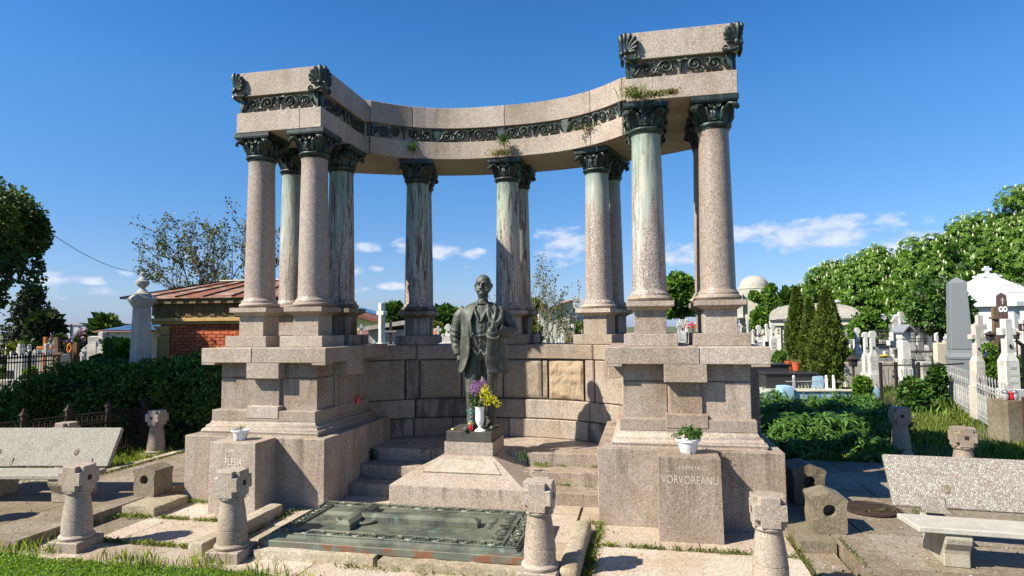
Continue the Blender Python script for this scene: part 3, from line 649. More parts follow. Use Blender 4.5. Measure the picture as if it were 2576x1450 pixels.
MB().box(-.305,.305,-.262,.36,.672,.802).build('bronze_plate',plain('blackened_bronze',(.055,.052,.046),.6,.3,9,.5,(.10,.085,.06),rnd=0),sp,bevel=.005)
# ================================================================ bollards
def bollard_head():
    mb=MB(); h=.124;c=.075;z0=.575;z1=.815
    # a cube with all eight corners cut away, so every face reads as a cross
    xs=[-h,-c,c,h]; zs=[z0,z0+.058,z1-.058,z1]
    cell={}
    def solid(i,j,k):
        if not(0<=i<3 and 0<=j<3 and 0<=k<3): return False
        return not(i!=1 and j!=1 and k!=1) 
    for i in range(3):
        for j in range(3):
            for k in range(3):
                if not solid(i,j,k): continue
                X=(xs[i],xs[i+1]);Y=(xs[j],xs[j+1]);Zz=(zs[k],zs[k+1])
                for (d,f) in (((-1,0,0),lambda:[(X[0],Y[0],Zz[0]),(X[0],Y[0],Zz[1]),(X[0],Y[1],Zz[1]),(X[0],Y[1],Zz[0])]),((1,0,0),lambda:[(X[1],Y[0],Zz[0]),(X[1],Y[1],Zz[0]),(X[1],Y[1],Zz[1]),(X[1],Y[0],Zz[1])]),
                    ((0,-1,0),lambda:[(X[0],Y[0],Zz[0]),(X[1],Y[0],Zz[0]),(X[1],Y[0],Zz[1]),(X[0],Y[0],Zz[1])]),((0,1,0),lambda:[(X[0],Y[1],Zz[0]),(X[0],Y[1],Zz[1]),(X[1],Y[1],Zz[1]),(X[1],Y[1],Zz[0])]),
                    ((0,0,-1),lambda:[(X[0],Y[0],Zz[0]),(X[0],Y[1],Zz[0]),(X[1],Y[1],Zz[0]),(X[1],Y[0],Zz[0])]),((0,0,1),lambda:[(X[0],Y[0],Zz[1]),(X[1],Y[0],Zz[1]),(X[1],Y[1],Zz[1]),(X[0],Y[1],Zz[1])])):
                    if not solid(i+d[0],j+d[1],k+d[2]): mb.add(f(),[(0,1,2,3)])
    me=mb.mesh('head',G_B,norm=False); bm=bmesh.new(); bm.from_mesh(me); bmesh.ops.remove_doubles(bm,verts=bm.verts,dist=1e-4)
    es=[e for e in bm.edges if len(e.link_faces)==2 and e.calc_face_angle(0)>.5]; bmesh.ops.bevel(bm,geom=es,offset=.004,segments=1,affect='EDGES',clamp_overlap=True)
    bm.to_mesh(me); bm.free(); return me
HOLE=plain('dark_socket',(.03,.022,.018),.9,rnd=0)
BOL_BASE=MB().box(-.168,.168,-.168,.168,-.03,.10).mesh('base',G_B,bevel=.008)
BOL_SH=MB().lathe([(.150,.098),(.160,.112),(.160,.128),(.148,.142),(.136,.148),(.135,.26),(.1325,.272),(.1285,.275),(.1325,.279),(.131,.30),(.118,.42),(.100,.535),(.100,.54),(.116,.547),(.122,.560),(.116,.574),(.09,.58)],32).mesh('shaft',G_B,smooth=40,norm=False)
BOL_HD=bollard_head()
BOL_HO=MB().box(-.1265,.1265,-.024,.024,.672,.720).mesh('socket',HOLE)
def bollard(x,y,lab,rz=0,sc=1.0,z=0):
    t=empty('bollard',(x,y,z),rz,None,lab,'bollard','stone bollards with cross shaped heads'); t.scale=(sc*random.uniform(.985,1.015),sc*random.uniform(.985,1.015),sc*random.uniform(.98,1.02)); t.rotation_euler=(random.uniform(-.012,.012),random.uniform(-.012,.012),rz+random.uniform(-.05,.05))
    link('base',BOL_BASE,t); link('shaft',BOL_SH,t); hm=BOL_HD.copy(); roughen(hm,.003,12,x*3+y); roughen(hm,.002,45,y*3); link('head',hm,t); link('socket',BOL_HO,t); return t
bollard(-5.56,5.31,'granite bollard by the lawn in front of the left bench')
bollard(-3.85,5.36,'granite bollard between the left inscribed block and the bronze grave cover')
bollard(-.905,5.40,'granite bollard at the right front corner of the bronze grave cover')
bollard(.95,5.36,'granite bollard in front of the right pier',rz=math.radians(1))
bollard(-7.42,5.35,'granite bollard beside the left bench near the frame edge')
bollard(-8.05,9.15,'granite bollard standing in grass before the dark hedge',rz=-PI/2)
bollard(3.93,10.95,'granite bollard half hidden by the peony leaves',rz=PI/2)
bollard(4.0,9.15,'granite bollard rising behind the right bench back',rz=PI/2)
bollard(-8.35,7.75,'granite bollard seen under the left bench')
# ================================================================ bronze grave cover and its kerbs
gc=empty('bronze_grave_cover',(-2.345,6.09,0),label='weathered bronze grave slab with raised cross and border of scrolls',cat='grave cover')
def bx(mb,a,b,c,d,e,f,**k): return mb.box(a,b,c,d,e,f,**k)
hw,hd=1.30,.64
def octo(w,d,c=.03,c2=None): 
    c2=c if c2 is None else c2
    return [(-w+c,-d),(w-c,-d),(w,-d+c),(w,d-c),(w-c,d),(-w+c2*1.6,d),(-w+c2*.6,d-c2*.4),(-w,d-c2*1.3),(-w,-d+c)]
mb=MB(); mb.prism(octo(hw,hd,.01,.12),.078,.146); mb.build('rim',BRZ_E,gc,bevel=.005)
mb=MB(); mb.prism(octo(hw-.005,hd-.005,.01,.12),.146,.155,sc=octo(hw-.06,hd-.06,.01,.11)); mb.prism(octo(hw-.075,hd-.075,.01,.10),.154,.182,sc=octo(hw-.085,hd-.085,.01,.10)); mb.build('upper_step',BRZ_G,gc)
mb=MB()
W_,D_=hw-.09,hd-.09; bw=.15
for (a,b,c,d) in ((-W_,W_,-D_,-D_+.018),(-W_,W_,D_-.018,D_),(-W_,-W_+.018,-D_,D_),(W_-.018,W_,-D_,D_),(-W_+bw,W_-bw,-D_+bw-.018,-D_+bw),(-W_+bw,W_-bw,D_-bw,D_-bw+.018),(-W_+bw-.018,-W_+bw,-D_,D_),(W_-bw,W_-bw+.018,-D_,D_)): mb.box(a,b,c,d,.181,.1965+(0.0008 if b-a<.03 else 0))
mb.build('border_frame',BRZ_G,gc,bevel=.003)
mb=MB()
def scroll_row(mb,fn,L,n):
    for k in range(n):
        o=(k+.5)*L/n; sg=1 if k%2 else -1; w=L/n
        pts=[(o-w*.5,-sg*.02),(o-w*.25,-sg*.045),(o,-sg*.046)]+[(o+q[0]*.9,sg*q[1]) for q in spiral(0,0,.045,.012,-PI/2,1.4,10)]
        mb.tube([fn(a,b,.190) for a,b in pts],[.008,.011,.012]+[.011-.005*i/11 for i in range(11)],5)
        mb.ell(fn(o,0,.191),(.014,.014,.012),6)
        for da,db in ((-.4,.03),(.38,-.03),(.3,.035),(-.3,-.03)): mb.ell(fn(o+w*da,sg*db,.187),(.018,.012,.009),6)
scroll_row(mb,lambda a,b,z:(-W_+bw+a,-D_+bw/2+b,z),2*(W_-bw),16); scroll_row(mb,lambda a,b,z:(-W_+bw+a,D_-bw/2+b,z),2*(W_-bw),16)
scroll_row(mb,lambda a,b,z:(W_-bw/2+b,-D_+bw+a,z),2*(D_-bw),6); scroll_row(mb,lambda a,b,z:(-W_+bw/2+b,-D_+bw+a,z),2*(D_-bw),6)
for sx in (-1,1):
    for sy in (-1,1):
        for k in range(8): mb.ell((sx*(W_-bw/2)+.035*math.cos(k*PI/4),sy*(D_-bw/2)+.035*math.sin(k*PI/4),.188),(.018,.018,.010),6)
        mb.ell((sx*(W_-bw/2),sy*(D_-bw/2),.192),(.014,.014,.010),6)
mb.build('scroll_border',BRZ_G,gc,smooth=60,norm=False)
def bar(mb,x0,x1,y0,y1,z0,z1,r): mb.box(x0,x1,y0,y1,z0,z1).box(x0+.008,x1-.008,y0+.008,y1-.008,z1,z1+r,tx=.035,ty=.035)
mb=MB(); bar(mb,-.93,.72,-.068,.068,.181,.240,.024); bar(mb,-.64,-.49,-.35,.35,.1815,.2425,.026)
mb.build('raised_cross',BRZ_G,gc,bevel=.003)
mb=MB(); mb.tube([(-.56+.22*math.cos(a),.20*math.sin(a),.20) for a in np.linspace(0,2*PI,33)],.022,6,flat=.8)
for k in range(26):
    a=k*2*PI/26; mb.ell((-.56+.15*math.cos(a),.15*math.sin(a),.200),(.022,.016,.012),6)
mb.build('wreath',BRZ_G,gc,smooth=60,norm=False)
text_obj('FAMILIA',.105,BRZ_G,gc,(.82,.10,.184),(0,0,PI/2),.006,.9); text_obj('G. CONSTANTIN',.165,BRZ_G,gc,(.975,.02,.185),(0,0,PI/2),.008,.62)
mb=MB().box(-1.22,1.24,-.58,.6,-.02,.09); mb.build('iron_support',plain('rusted_iron_support',(.10,.04,.02),.9,.3,10),gc)
tag(rough_block('edging_stone',-3.62,-2.42,5.36,5.47,-.03,.085,SAND,None,amp=.010,sc=9),'low worn sandstone kerb under the left half of the bronze grave cover','kerb stone')
tag(rough_block('edging_stone',-2.36,-1.06,5.33,5.47,-.03,.075,SAND,None,amp=.016,sc=8),'broken sandstone kerb under the right half of the bronze grave cover','kerb stone')
tag(rough_block('edging_stone',-4.29,-4.13,5.30,6.66,-.03,.13,SAND,None,amp=.007,round_=.02),'long worn kerb stone along the left side of the grave cover','kerb stone')
tag(rough_block('edging_stone',-.75,-.565,5.33,6.68,-.03,.13,SAND,None,amp=.007,round_=.06,st=.04),'long rounded kerb stone along the right side of the grave cover','kerb stone')
# ================================================================ stone urns with a round hole
def holed_stone(x,y,rz,lab,mat,z=.1,sc=1):
    t=empty('holed_stone',(x,y,z),rz,None,lab,'stone block'); t.scale=(sc,)*3
    w,h=.150,.325
    h=.36; outl=[(-w*.95,0),(w*.97,0),(w*.99,h*.3),(w*.93,h*.6),(w*.97,h*.74),(w*1.06,h*.80),(w*1.07,h*.88),(w*.05,h*1.04),(-w*1.07,h*.90),(-w*1.06,h*.80),(-w*.97,h*.74),(-w*.93,h*.6),(-w*.99,h*.3)]
    bm=bmesh.new(); n=48; R=.057; cz=h*.58
    def sample(poly,n,a0=-PI/2):
        P=[]
        for k in range(n):
            a=a0+2*PI*k/n; d=Vector((math.cos(a),math.sin(a))); best=0
            for i in range(len(poly)):
                p,q=Vector(poly[i]),Vector(poly[(i+1)%len(poly)]); p=p-Vector((0,cz));q=q-Vector((0,cz)); e=q-p; den=d.x*e.y-d.y*e.x
                if abs(den)<1e-9: continue
                tt=(p.x*e.y-p.y*e.x)/den; uu=(p.x*d.y-p.y*d.x)/den
                if tt>0 and -1e-6<=uu<=1+1e-6: best=max(best,tt)
            P.append((d.x*best,cz+d.y*best))
        return P
    o=sample(outl,n); dy=.155; mb=MB(); vs=[]
    inner=[(R*math.cos(-PI/2+2*PI*k/n),cz+R*math.sin(-PI/2+2*PI*k/n)) for k in range(n)]
    mid=[((a[0]*.5+b[0]*.5),(a[1]*.5+b[1]*.5)) for a,b in zip(o,inner)]
    for P,yy in ((inner,-.03),(inner,-dy),(mid,-dy),(o,-dy),(o,-dy*.3),(o,dy*.4),(o,dy)): vs+=[(a,yy,b) for a,b in P]
    fs=[(j*n+i,j*n+(i+1)%n,(j+1)*n+(i+1)%n,(j+1)*n+i) for j in range(6) for i in range(n)]+[tuple(6*n+i for i in range(n)),tuple(range(n))]
    mb.add(vs,fs); me=mb.mesh('body',mat); roughen(me,.006,14,x); me.shade_smooth(); me.set_sharp_from_angle(angle=.5); link('body',me,t)
    return t
holed_stone(1.757,6.895,0,'small stone block with round hole on the step right of the monument',OLDST,.1,1.06)
holed_stone(-6.06,6.86,math.radians(0),'small stone block with round hole on the platform left of the monument',OLDST,.1,1.0)
holed_stone(1.80,7.95,math.radians(8),'large stone block with round hole in the shade beside the right pier',OLDST,.1,1.2)
t=empty('drain_cover',(2.42,7.66,.105),0,None,'rusty round drain ring with dark grate on the right platform','drain cover')
MB().lathe([(.26,0),(.285,.004),(.285,.022),(.255,.022),(.25,.008)],32).build('ring',RUSTIRON,t,smooth=40,norm=False); MB().lathe([(.001,.004),(.25,.005)],24).build('grate',DARKIRON,t,norm=False)
for k in range(-2,3): MB().box(-.24+abs(k)*.03,.24-abs(k)*.03,k*.09-.012,k*.09+.012,.006,.018).build('grate_bar',RUSTIRON,t)
# ================================================================ benches
OLDC=plain('old_bench_concrete',(.34,.31,.235),.9,.12,7,.6,(.17,.15,.11),bump=.6,streak=.4)
def bench(loc,rz,mirror,lab,slabm,seatm,legm,L_=1.9,back_h=(.355,.785),backy=(.60,.82)):
    t=empty('stone_bench',loc,rz,None,lab,'bench')
    s=-1 if mirror else 1      # long axis runs +x from the monument side
    def sx(a,b): return sorted((s*a,s*b))
    a,b=sx(0,L_)
    mb=MB(); P=[(s*0.0,.36),(s*.06,0),(s*L_,0),(s*L_,.38),(s*.0,.38)] if not mirror else [(s*0,.30),(s*0,.40),(s*L_,.40),(s*L_,0),(s*.16,0)]
    me=MB().prism(P,.295,.345).mesh('seat',seatm,bevel=.008); link('seat',me,t)
    y0,y1=backy; z0,z1=back_h
    mb=MB(); th=.05; a0,a1=sx(.04,L_); b0,b1=sx(.02 if not mirror else .0,L_)
    vs=[(a0,y0,z0),(a1,y0,z0),(a1,y0+th,z0-.02),(a0,y0+th,z0-.02),(b0,y1,z1),(b1,y1,z1),(b1,y1+th,z1-.02),(b0,y1+th,z1-.02)]
    mb.add(vs,[(3,2,1,0),(4,5,6,7),(0,1,5,4),(1,2,6,5),(2,3,7,6),(3,0,4,7)]); mb.build('backrest',slabm,t,bevel=.008)
    for px in (.42,1.45):
        c=s*px; n=Vector((0,-(z1-z0),(y1-y0))).normalized(); pc=Vector((c+s*.08,y0+(y1-y0)*.36,z0+(z1-z0)*.36))
        mb=MB(); mb.ell(pc+n*(.001),(.035,.006,.045),12,rot=Matrix.Rotation(math.atan2(y1-y0,z1-z0),3,'X').inverted()); mb.build('bolt_patch',OLDST,t,smooth=60)
    for px in (.26,1.3):
        u0,u1=sx(px,px+.2)
        side=[(.03,.294),(.015,.26),(.03,.21),(.075,.15),(.085,.115),(.09,0),(.60,0),(.60,.12),(.66,.294)]
        mb=MB(); vs=[(u0,y,z) for y,z in side]+[(u1,y,z) for y,z in side]; n=len(side)
        mb.add(vs,[tuple(range(n)),tuple(range(n,2*n))[::-1]]+[(i,n+i,n+(i+1)%n,(i+1)%n) for i in range(n)]); mb.build('leg',legm,t,bevel=.01)
        mb=MB(); sup=[(.44,.346),(.585,.346),(.60,.42),(.57,.44)]
        vs=[(u0,y,z) for y,z in ((.47,.344),(.60,.344),(y0+.03,z0+.1),(y0,z0+.0))]+[(u1,y,z) for y,z in ((.47,.344),(.60,.344),(y0+.03,z0+.1),(y0,z0+.0))]
        mb.add(vs,[(0,1,2,3),(7,6,5,4)]+[(i,4+i,4+(i+1)%4,(i+1)%4) for i in range(4)]); mb.build('back_support',slabm,t)
    return t
bench((2.175,5.94,.1),math.radians(-4.5),False,'long pebble concrete bench right of the monument seen from the front',PEB_R,plain('worn_seat_concrete',(.38,.365,.32),.85,.12,8,.4,(.3,.28,.24),bump=.5),OLDC)
bench((-6.50,6.27,.1),math.radians(9),True,'pale pebble concrete bench left of the monument before the dark hedge',PEB_L,PEB_L,SAND,2.3,(.35,.80),(.46,.66))
# ================================================================ the bronze man
def remesh(mb,vox,name,mat,smooth_it=1,noise_amp=0,deform=None):
    me=bpy.data.meshes.new(name); me.from_pydata(mb.v,[],mb.f)
    bm=bmesh.new(); bm.from_mesh(me); bmesh.ops.recalc_face_normals(bm,faces=bm.faces); bm.to_mesh(me); bm.free()
    o=bpy.data.objects.new(name,me); COL.objects.link(o)
    md=o.modifiers.new('r','REMESH'); md.mode='VOXEL'; md.voxel_size=vox
    if smooth_it: ms=o.modifiers.new('s','SMOOTH'); ms.factor=.5; ms.iterations=smooth_it
    bpy.context.view_layer.update(); dg=bpy.context.evaluated_depsgraph_get()
    m2=bpy.data.meshes.new_from_object(o.evaluated_get(dg)); bpy.data.objects.remove(o)
    if deform:
        for v in m2.vertices: v.co=deform(v.co)
    if mat: m2.materials.clear(); m2.materials.append(mat)
    m2.shade_smooth(); return m2
ST=empty('statue',(-2.115,8.12,.802),math.radians(7),None,'green brown bronze statue of a standing man in an open coat holding his hat','statue')
mb=MB()
# legs in trousers (his right leg is on the left of the picture); front is -y
mb.tube([(-.125,-.03,.03),(-.13,-.02,.12),(-.13,-.015,.30),(-.125,-.03,.50),(-.115,-.02,.70),(-.10,0,.92),(-.09,.02,1.05)],[.082,.078,.083,.092,.108,.125,.13],16)
mb.tube([(.085,.05,.03),(.09,.05,.12),(.098,.05,.30),(.10,.04,.50),(.105,.035,.70),(.095,.03,.92),(.08,.03,1.05)],[.080,.077,.083,.092,.108,.125,.13],16)
for k in range(7):   # creases at the trouser ends
    z=.10+.055*k; mb.tube([(-.20,-.05+.01*k,z+.02),(-.13,-.098,z),(-.055,-.06,z+.025)],[.010,.017,.010],6); mb.tube([(.01,.03,z+.02),(.09,-.032,z),(.165,.02,z+.02)],[.010,.016,.010],6)
# shoes
mb.tube([(-.115,.05,.045),(-.125,-.06,.055),(-.16,-.15,.045),(-.19,-.225,.034),(-.20,-.26,.028)],[.052,.058,.052,.045,.022],12,flat=.85)
mb.tube([(.09,.12,.045),(.10,.02,.055),(.125,-.07,.045),(.145,-.145,.034),(.15,-.175,.03)],[.052,.058,.052,.044,.022],12,flat=.85)
# torso with waistcoat and belly
mb.loft([(0,.03,.92,.205,.145),(0,.02,1.02,.222,.165),(0,.005,1.12,.232,.185),(0,0,1.24,.235,.195),(0,0,1.36,.235,.190),(.005,.01,1.48,.245,.175),(.01,.02,1.58,.255,.155),(.01,.03,1.64,.225,.125),(.01,.03,1.69,.12,.085)],28,p=2.3)
for k in range(6): mb.ell((-.005+.004*k,-.205+.006*abs(k-2),1.10+.065*k),(.012,.010,.012),8)
mb.tube([(-.10,-.165,1.08),(-.03,-.19,.985),(.01,-.185,1.05)],[.022,.012,.02],8); mb.tube([(.11,-.165,1.08),(.055,-.19,.985),(.01,-.185,1.05)],[.022,.012,.02],8)
mb.tube([(-.12,-.185,1.255),(-.04,-.212,1.235),(.03,-.212,1.235),(.11,-.19,1.262)],.006,6)          # watch chain
mb.tube([(-.085,-.135,1.60),(-.05,-.165,1.52),(-.01,-.187,1.42)],[.02,.022,.012],8); mb.tube([(.10,-.13,1.60),(.06,-.165,1.52),(.01,-.187,1.42)],[.02,.022,.012],8)
# neck, collar, bow tie
mb.tube([(.01,.02,1.62),(.015,.005,1.70),(.02,-.005,1.78)],[.085,.068,.066],16)
mb.lathe([(.082,1.655),(.080,1.70),(.074,1.715)],20,(.012,.0,0))
mb.tube([(-.045,-.085,1.668),(-.02,-.095,1.665),(.01,-.098,1.665),(.04,-.095,1.665),(.068,-.082,1.668)],[.024,.015,.011,.015,.024],8)
# head: skull, jaw, nose, brow, ears, moustache and goatee, turned slightly to his right
HC=Vector((.02,-.005,1.875)); HR=Matrix.Rotation(math.radians(-5),3,'Z')
def H(x,y,z): return HC+HR@Vector((x,y,z))
def he(x,y,z,r,n=12): mb.ell(H(x,y,z),r,n,rot=HR)
he(0,.018,.035,(.092,.112,.110),20); he(0,-.028,-.045,(.078,.080,.085),16); he(0,-.055,-.075,(.055,.05,.05)); he(0,.03,.0,(.096,.098,.095),16)
mb.tube([H(0,-.102,.028),H(0,-.122,-.005),H(0,-.138,-.022),H(0,-.118,-.034)],[.011,.014,.019,.012],8)
he(.017,-.116,-.028,(.012,.012,.010),8); he(-.017,-.116,-.028,(.012,.012,.010),8)
mb.tube([H(-.062,-.075,.040),H(-.035,-.098,.046),H(-.010,-.103,.038)],[.008,.012,.009],7); mb.tube([H(.062,-.075,.040),H(.035,-.098,.046),H(.010,-.103,.038)],[.008,.012,.009],7)
he(-.034,-.086,.018,(.014,.012,.009),8); he(.034,-.086,.018,(.014,.012,.009),8)
he(-.048,-.072,-.022,(.026,.022,.022),8); he(.048,-.072,-.022,(.026,.022,.022),8)
for s in (-1,1):
    mb.tube([H(0,-.116,-.046),H(s*.022,-.114,-.052),H(s*.048,-.098,-.055),H(s*.075,-.085,-.046),H(s*.09,-.082,-.034)],[.013,.014,.012,.008,.004],8)
    mb.tube([H(s*.096,.012,.024),H(s*.104,.022,.03),H(s*.104,.026,.004),H(s*.097,.016,-.022)],[.008,.012,.010,.009],7)
mb.tube([H(0,-.100,-.072),H(0,-.108,-.095),H(0,-.104,-.122),H(0,-.096,-.145)],[.026,.030,.026,.010],10)
he(0,-.099,-.062,(.024,.012,.008),8)
# his right arm hangs; sleeve creases; hand at the coat hem
mb.tube([(-.225,.03,1.60),(-.30,.04,1.50),(-.345,.05,1.36),(-.365,.045,1.22),(-.345,.02,1.08),(-.315,-.01,.985)],[.075,.092,.084,.080,.072,.060],14)
for k,(x,z) in enumerate(((-.345,1.30),(-.355,1.24),(-.35,1.17),(-.34,1.10))): mb.tube([(x-.07,.0,z+.03),(x-.01,-.052,z),(x+.06,-.02,z-.02)],[.008,.018,.008],6)
mb.ell((-.312,-.02,.945),(.032,.045,.055),10)
for i,(dx,l) in enumerate(((-.028,.075),(-.010,.085),(.009,.082),(.026,.068))):
    mb.tube([(-.312+dx*.3,-.03+dx*1.2,.93),(-.318+dx*.4,-.03+dx*1.2,.93-l*.6),(-.305+dx*.4,-.022+dx*1.2,.93-l)],[.014,.012,.010],7)
mb.tube([(-.295,-.055,.955),(-.290,-.07,.925),(-.292,-.07,.90)],[.014,.012,.009],7)
# his left arm bends up to the chest, hand closed on the hat brim
mb.tube([(.235,.03,1.60),(.315,.045,1.50),(.375,.055,1.38),(.40,.03,1.29),(.375,-.06,1.265),(.31,-.15,1.295),(.25,-.21,1.345)],[.078,.092,.088,.084,.078,.066,.05],14)
for k in range(4): mb.tube([(.42-.03*k,.02-.05*k,1.37-.01*k),(.40-.03*k,-.06-.04*k,1.30),(.37-.03*k,-.02-.05*k,1.20)],[.008,.016,.008],6)
mb.ell((.215,-.235,1.385),(.045,.032,.042),12)
for i in range(4):
    z=1.412-.021*i; mb.tube([(.225,-.262,z),(.185,-.278,z+.002),(.160,-.262,z-.002),(.165,-.238,z-.006)],[.0135,.0125,.0115,.010],8)
mb.tube([(.20,-.245,1.425),(.172,-.262,1.430),(.150,-.262,1.418)],[.014,.012,.010],8)
# soft hat hanging from the hand
mb.tube([(.185,-.255,1.385),(.17,-.265,1.33),(.165,-.265,1.27)],[.030,.055,.035],12,flat=.6); mb.ell((.175,-.255,1.28),(.085,.05,.075),14); mb.tube([(.09,-.255,1.27),(.11,-.28,1.22),(.18,-.295,1.195),(.25,-.275,1.21),(.275,-.25,1.27)],[.012,.016,.018,.016,.012],8)
def dfm(co):
    z=co.z
    if z>1.74: k=min(1,(z-1.74)/.05)*.15; co=co+Vector(((co.x-HC.x)*k,(co.y-HC.y)*k,(z-1.74)*k)); 
    if z<1.7:
        n=noise.noise(Vector((co.x*9,co.y*9,z*4)))*.010+noise.noise(Vector((co.x*26,co.y*26,z*9)))*.004
        if z<1.0: n+=.008*math.sin(co.x*38+z*5+2*noise.noise(Vector((co.x*4,0,z*3))))*min(1,(z-.05)*3 if z>.05 else 0)
        d=Vector((co.x,co.y,0)); 
        return co+(d.normalized()*n if d.length>.01 else Vector((0,0,0)))
    # eye sockets
    p=HR.inverted()@(co-HC)
    for s in (-1,1):
        q=Vector((s*.033,-.100,.022)); r=(p-q).length
        if r<.022: co=co+HR@Vector((0,.0045*(1-r/.022),0))
    return co
link('body',remesh(mb,.0068,'body',BRZ_S,1,deform=dfm),ST)
# open coat: a sheet round the body with free front edges
def coat():
    nz,na=44,56; vs=[]
    def lerp(t,P):
        for (a,va),(b,vb) in zip(P[:-1],P[1:]):
            if t<=b: return va+(vb-va)*(t-a)/(b-a)
        return P[-1][1]
    for j in range(nz+1):
        z=.745+(1.655-.745)*j/nz
        rx=lerp(z,[(.745,.330),(.8,.322),(1.0,.300),(1.2,.285),(1.4,.290),(1.52,.300),(1.6,.262),(1.655,.15)])
        ry=lerp(z,[(.745,.24),(.8,.235),(1.0,.222),(1.2,.222),(1.4,.215),(1.55,.185),(1.655,.11)])
        cx=lerp(z,[(.745,.02),(.8,.018),(1.2,.008),(1.655,.01)]); cy=lerp(z,[(.745,.02),(.8,.02),(1.2,.012),(1.655,.03)])
        xl=lerp(z,[(.745,-.235),(.79,-.19),(.84,-.165),(.95,-.125),(1.1,-.105),(1.3,-.115),(1.5,-.095),(1.6,-.075),(1.655,-.065)])
        xr=lerp(z,[(.745,.13),(.79,.085),(.84,.055),(.95,.05),(1.1,.065),(1.3,.08),(1.5,.085),(1.6,.08),(1.655,.075)])
        tl=math.asin(max(-.99,(xl-cx)/rx)); tr=math.asin(min(.99,(xr-cx)/rx))     # angle from -y
        for i in range(na+1):
            t=i/na; th=tl-(2*PI-(tr-tl))*t      # from left edge round the back to the right edge
            e=2.35; s_,c_=math.sin(th),math.cos(th)
            x=cx+rx*math.copysign(abs(s_)**(2/e),s_); y=cy-ry*math.copysign(abs(c_)**(2/e),c_)
            edge=min(t,1-t)
            low=max(0,(1.35-z)/.55)
            f=.011*math.sin(t*46+2.5*noise.noise(Vector((t*5,z*3,0))))*low+.016*noise.noise(Vector((t*14,z*5,1)))+.006*noise.noise(Vector((t*40,z*14,3)))
            if t>.78 and z>1.25: f+=.022*math.sin((z*1.0+t*2.6)*38)*min(1,(t-.78)*12)*min(1,(1-t)*30)     # folds of the coat thrown over the shoulder
            if edge<.05: f+=.016*(1-edge/.05)*(1 if z<1.5 else .6)
            d=Vector((x-cx,y-cy,0)).normalized()
            zz=z+(.012*math.sin(t*20) if j==0 else 0)
            vs.append((x+d.x*f,y+d.y*f,zz))
    w=na+1; fs=[(j*w+i,j*w+i+1,(j+1)*w+i+1,(j+1)*w+i) for j in range(nz) for i in range(na)]
    me=bpy.data.meshes.new('coat'); me.from_pydata(vs,[],fs); me.materials.append(BRZ_S); me.shade_smooth()
    o=link('coat',me,ST); md=o.modifiers.new('s','SOLIDIFY'); md.thickness=.016; md.offset=0
    md=o.modifiers.new('u','SUBSURF'); md.levels=1; md.render_levels=1
coat()
mb=MB()   # lapels, coat buttons, sleeve cape folds
mb.tube([(-.075,-.10,1.648),(-.115,-.165,1.56),(-.15,-.205,1.44),(-.125,-.222,1.33),(-.115,-.232,1.22)],[.022,.036,.038,.022,.010],8,flat=.35)
mb.tube([(.085,-.095,1.648),(.125,-.155,1.58),(.145,-.205,1.46),(.11,-.228,1.36)],[.022,.034,.032,.012],8,flat=.35)
for z in (1.13,1.0): mb.ell((-.145,-.222,z),(.013,.008,.013),8)
mb.build('lapels',BRZ_S,ST,smooth=60,norm=False)
mb=MB()
for a,w,pts_ in ((0,.026,((.085,-.095,1.66),(.10,-.165,1.60),(.115,-.222,1.51),(.145,-.24,1.43),(.185,-.245,1.37))),(1,.020,((.17,-.06,1.66),(.205,-.145,1.60),(.205,-.205,1.52),(.19,-.235,1.45),(.20,-.24,1.40))),(2,.028,((.25,-.02,1.63),(.285,-.12,1.56),(.275,-.19,1.47),(.235,-.225,1.41),(.215,-.235,1.37))),(3,.012,((.13,-.15,1.61),(.17,-.215,1.50),(.165,-.236,1.42)))):
    mb.tube(pts_,[w*.6]+[w]*(len(pts_)-2)+[w*.4],8,flat=.75)
me=remesh(mb,.008,'coat_folds',BRZ_S,2); link('coat_folds',me,ST)
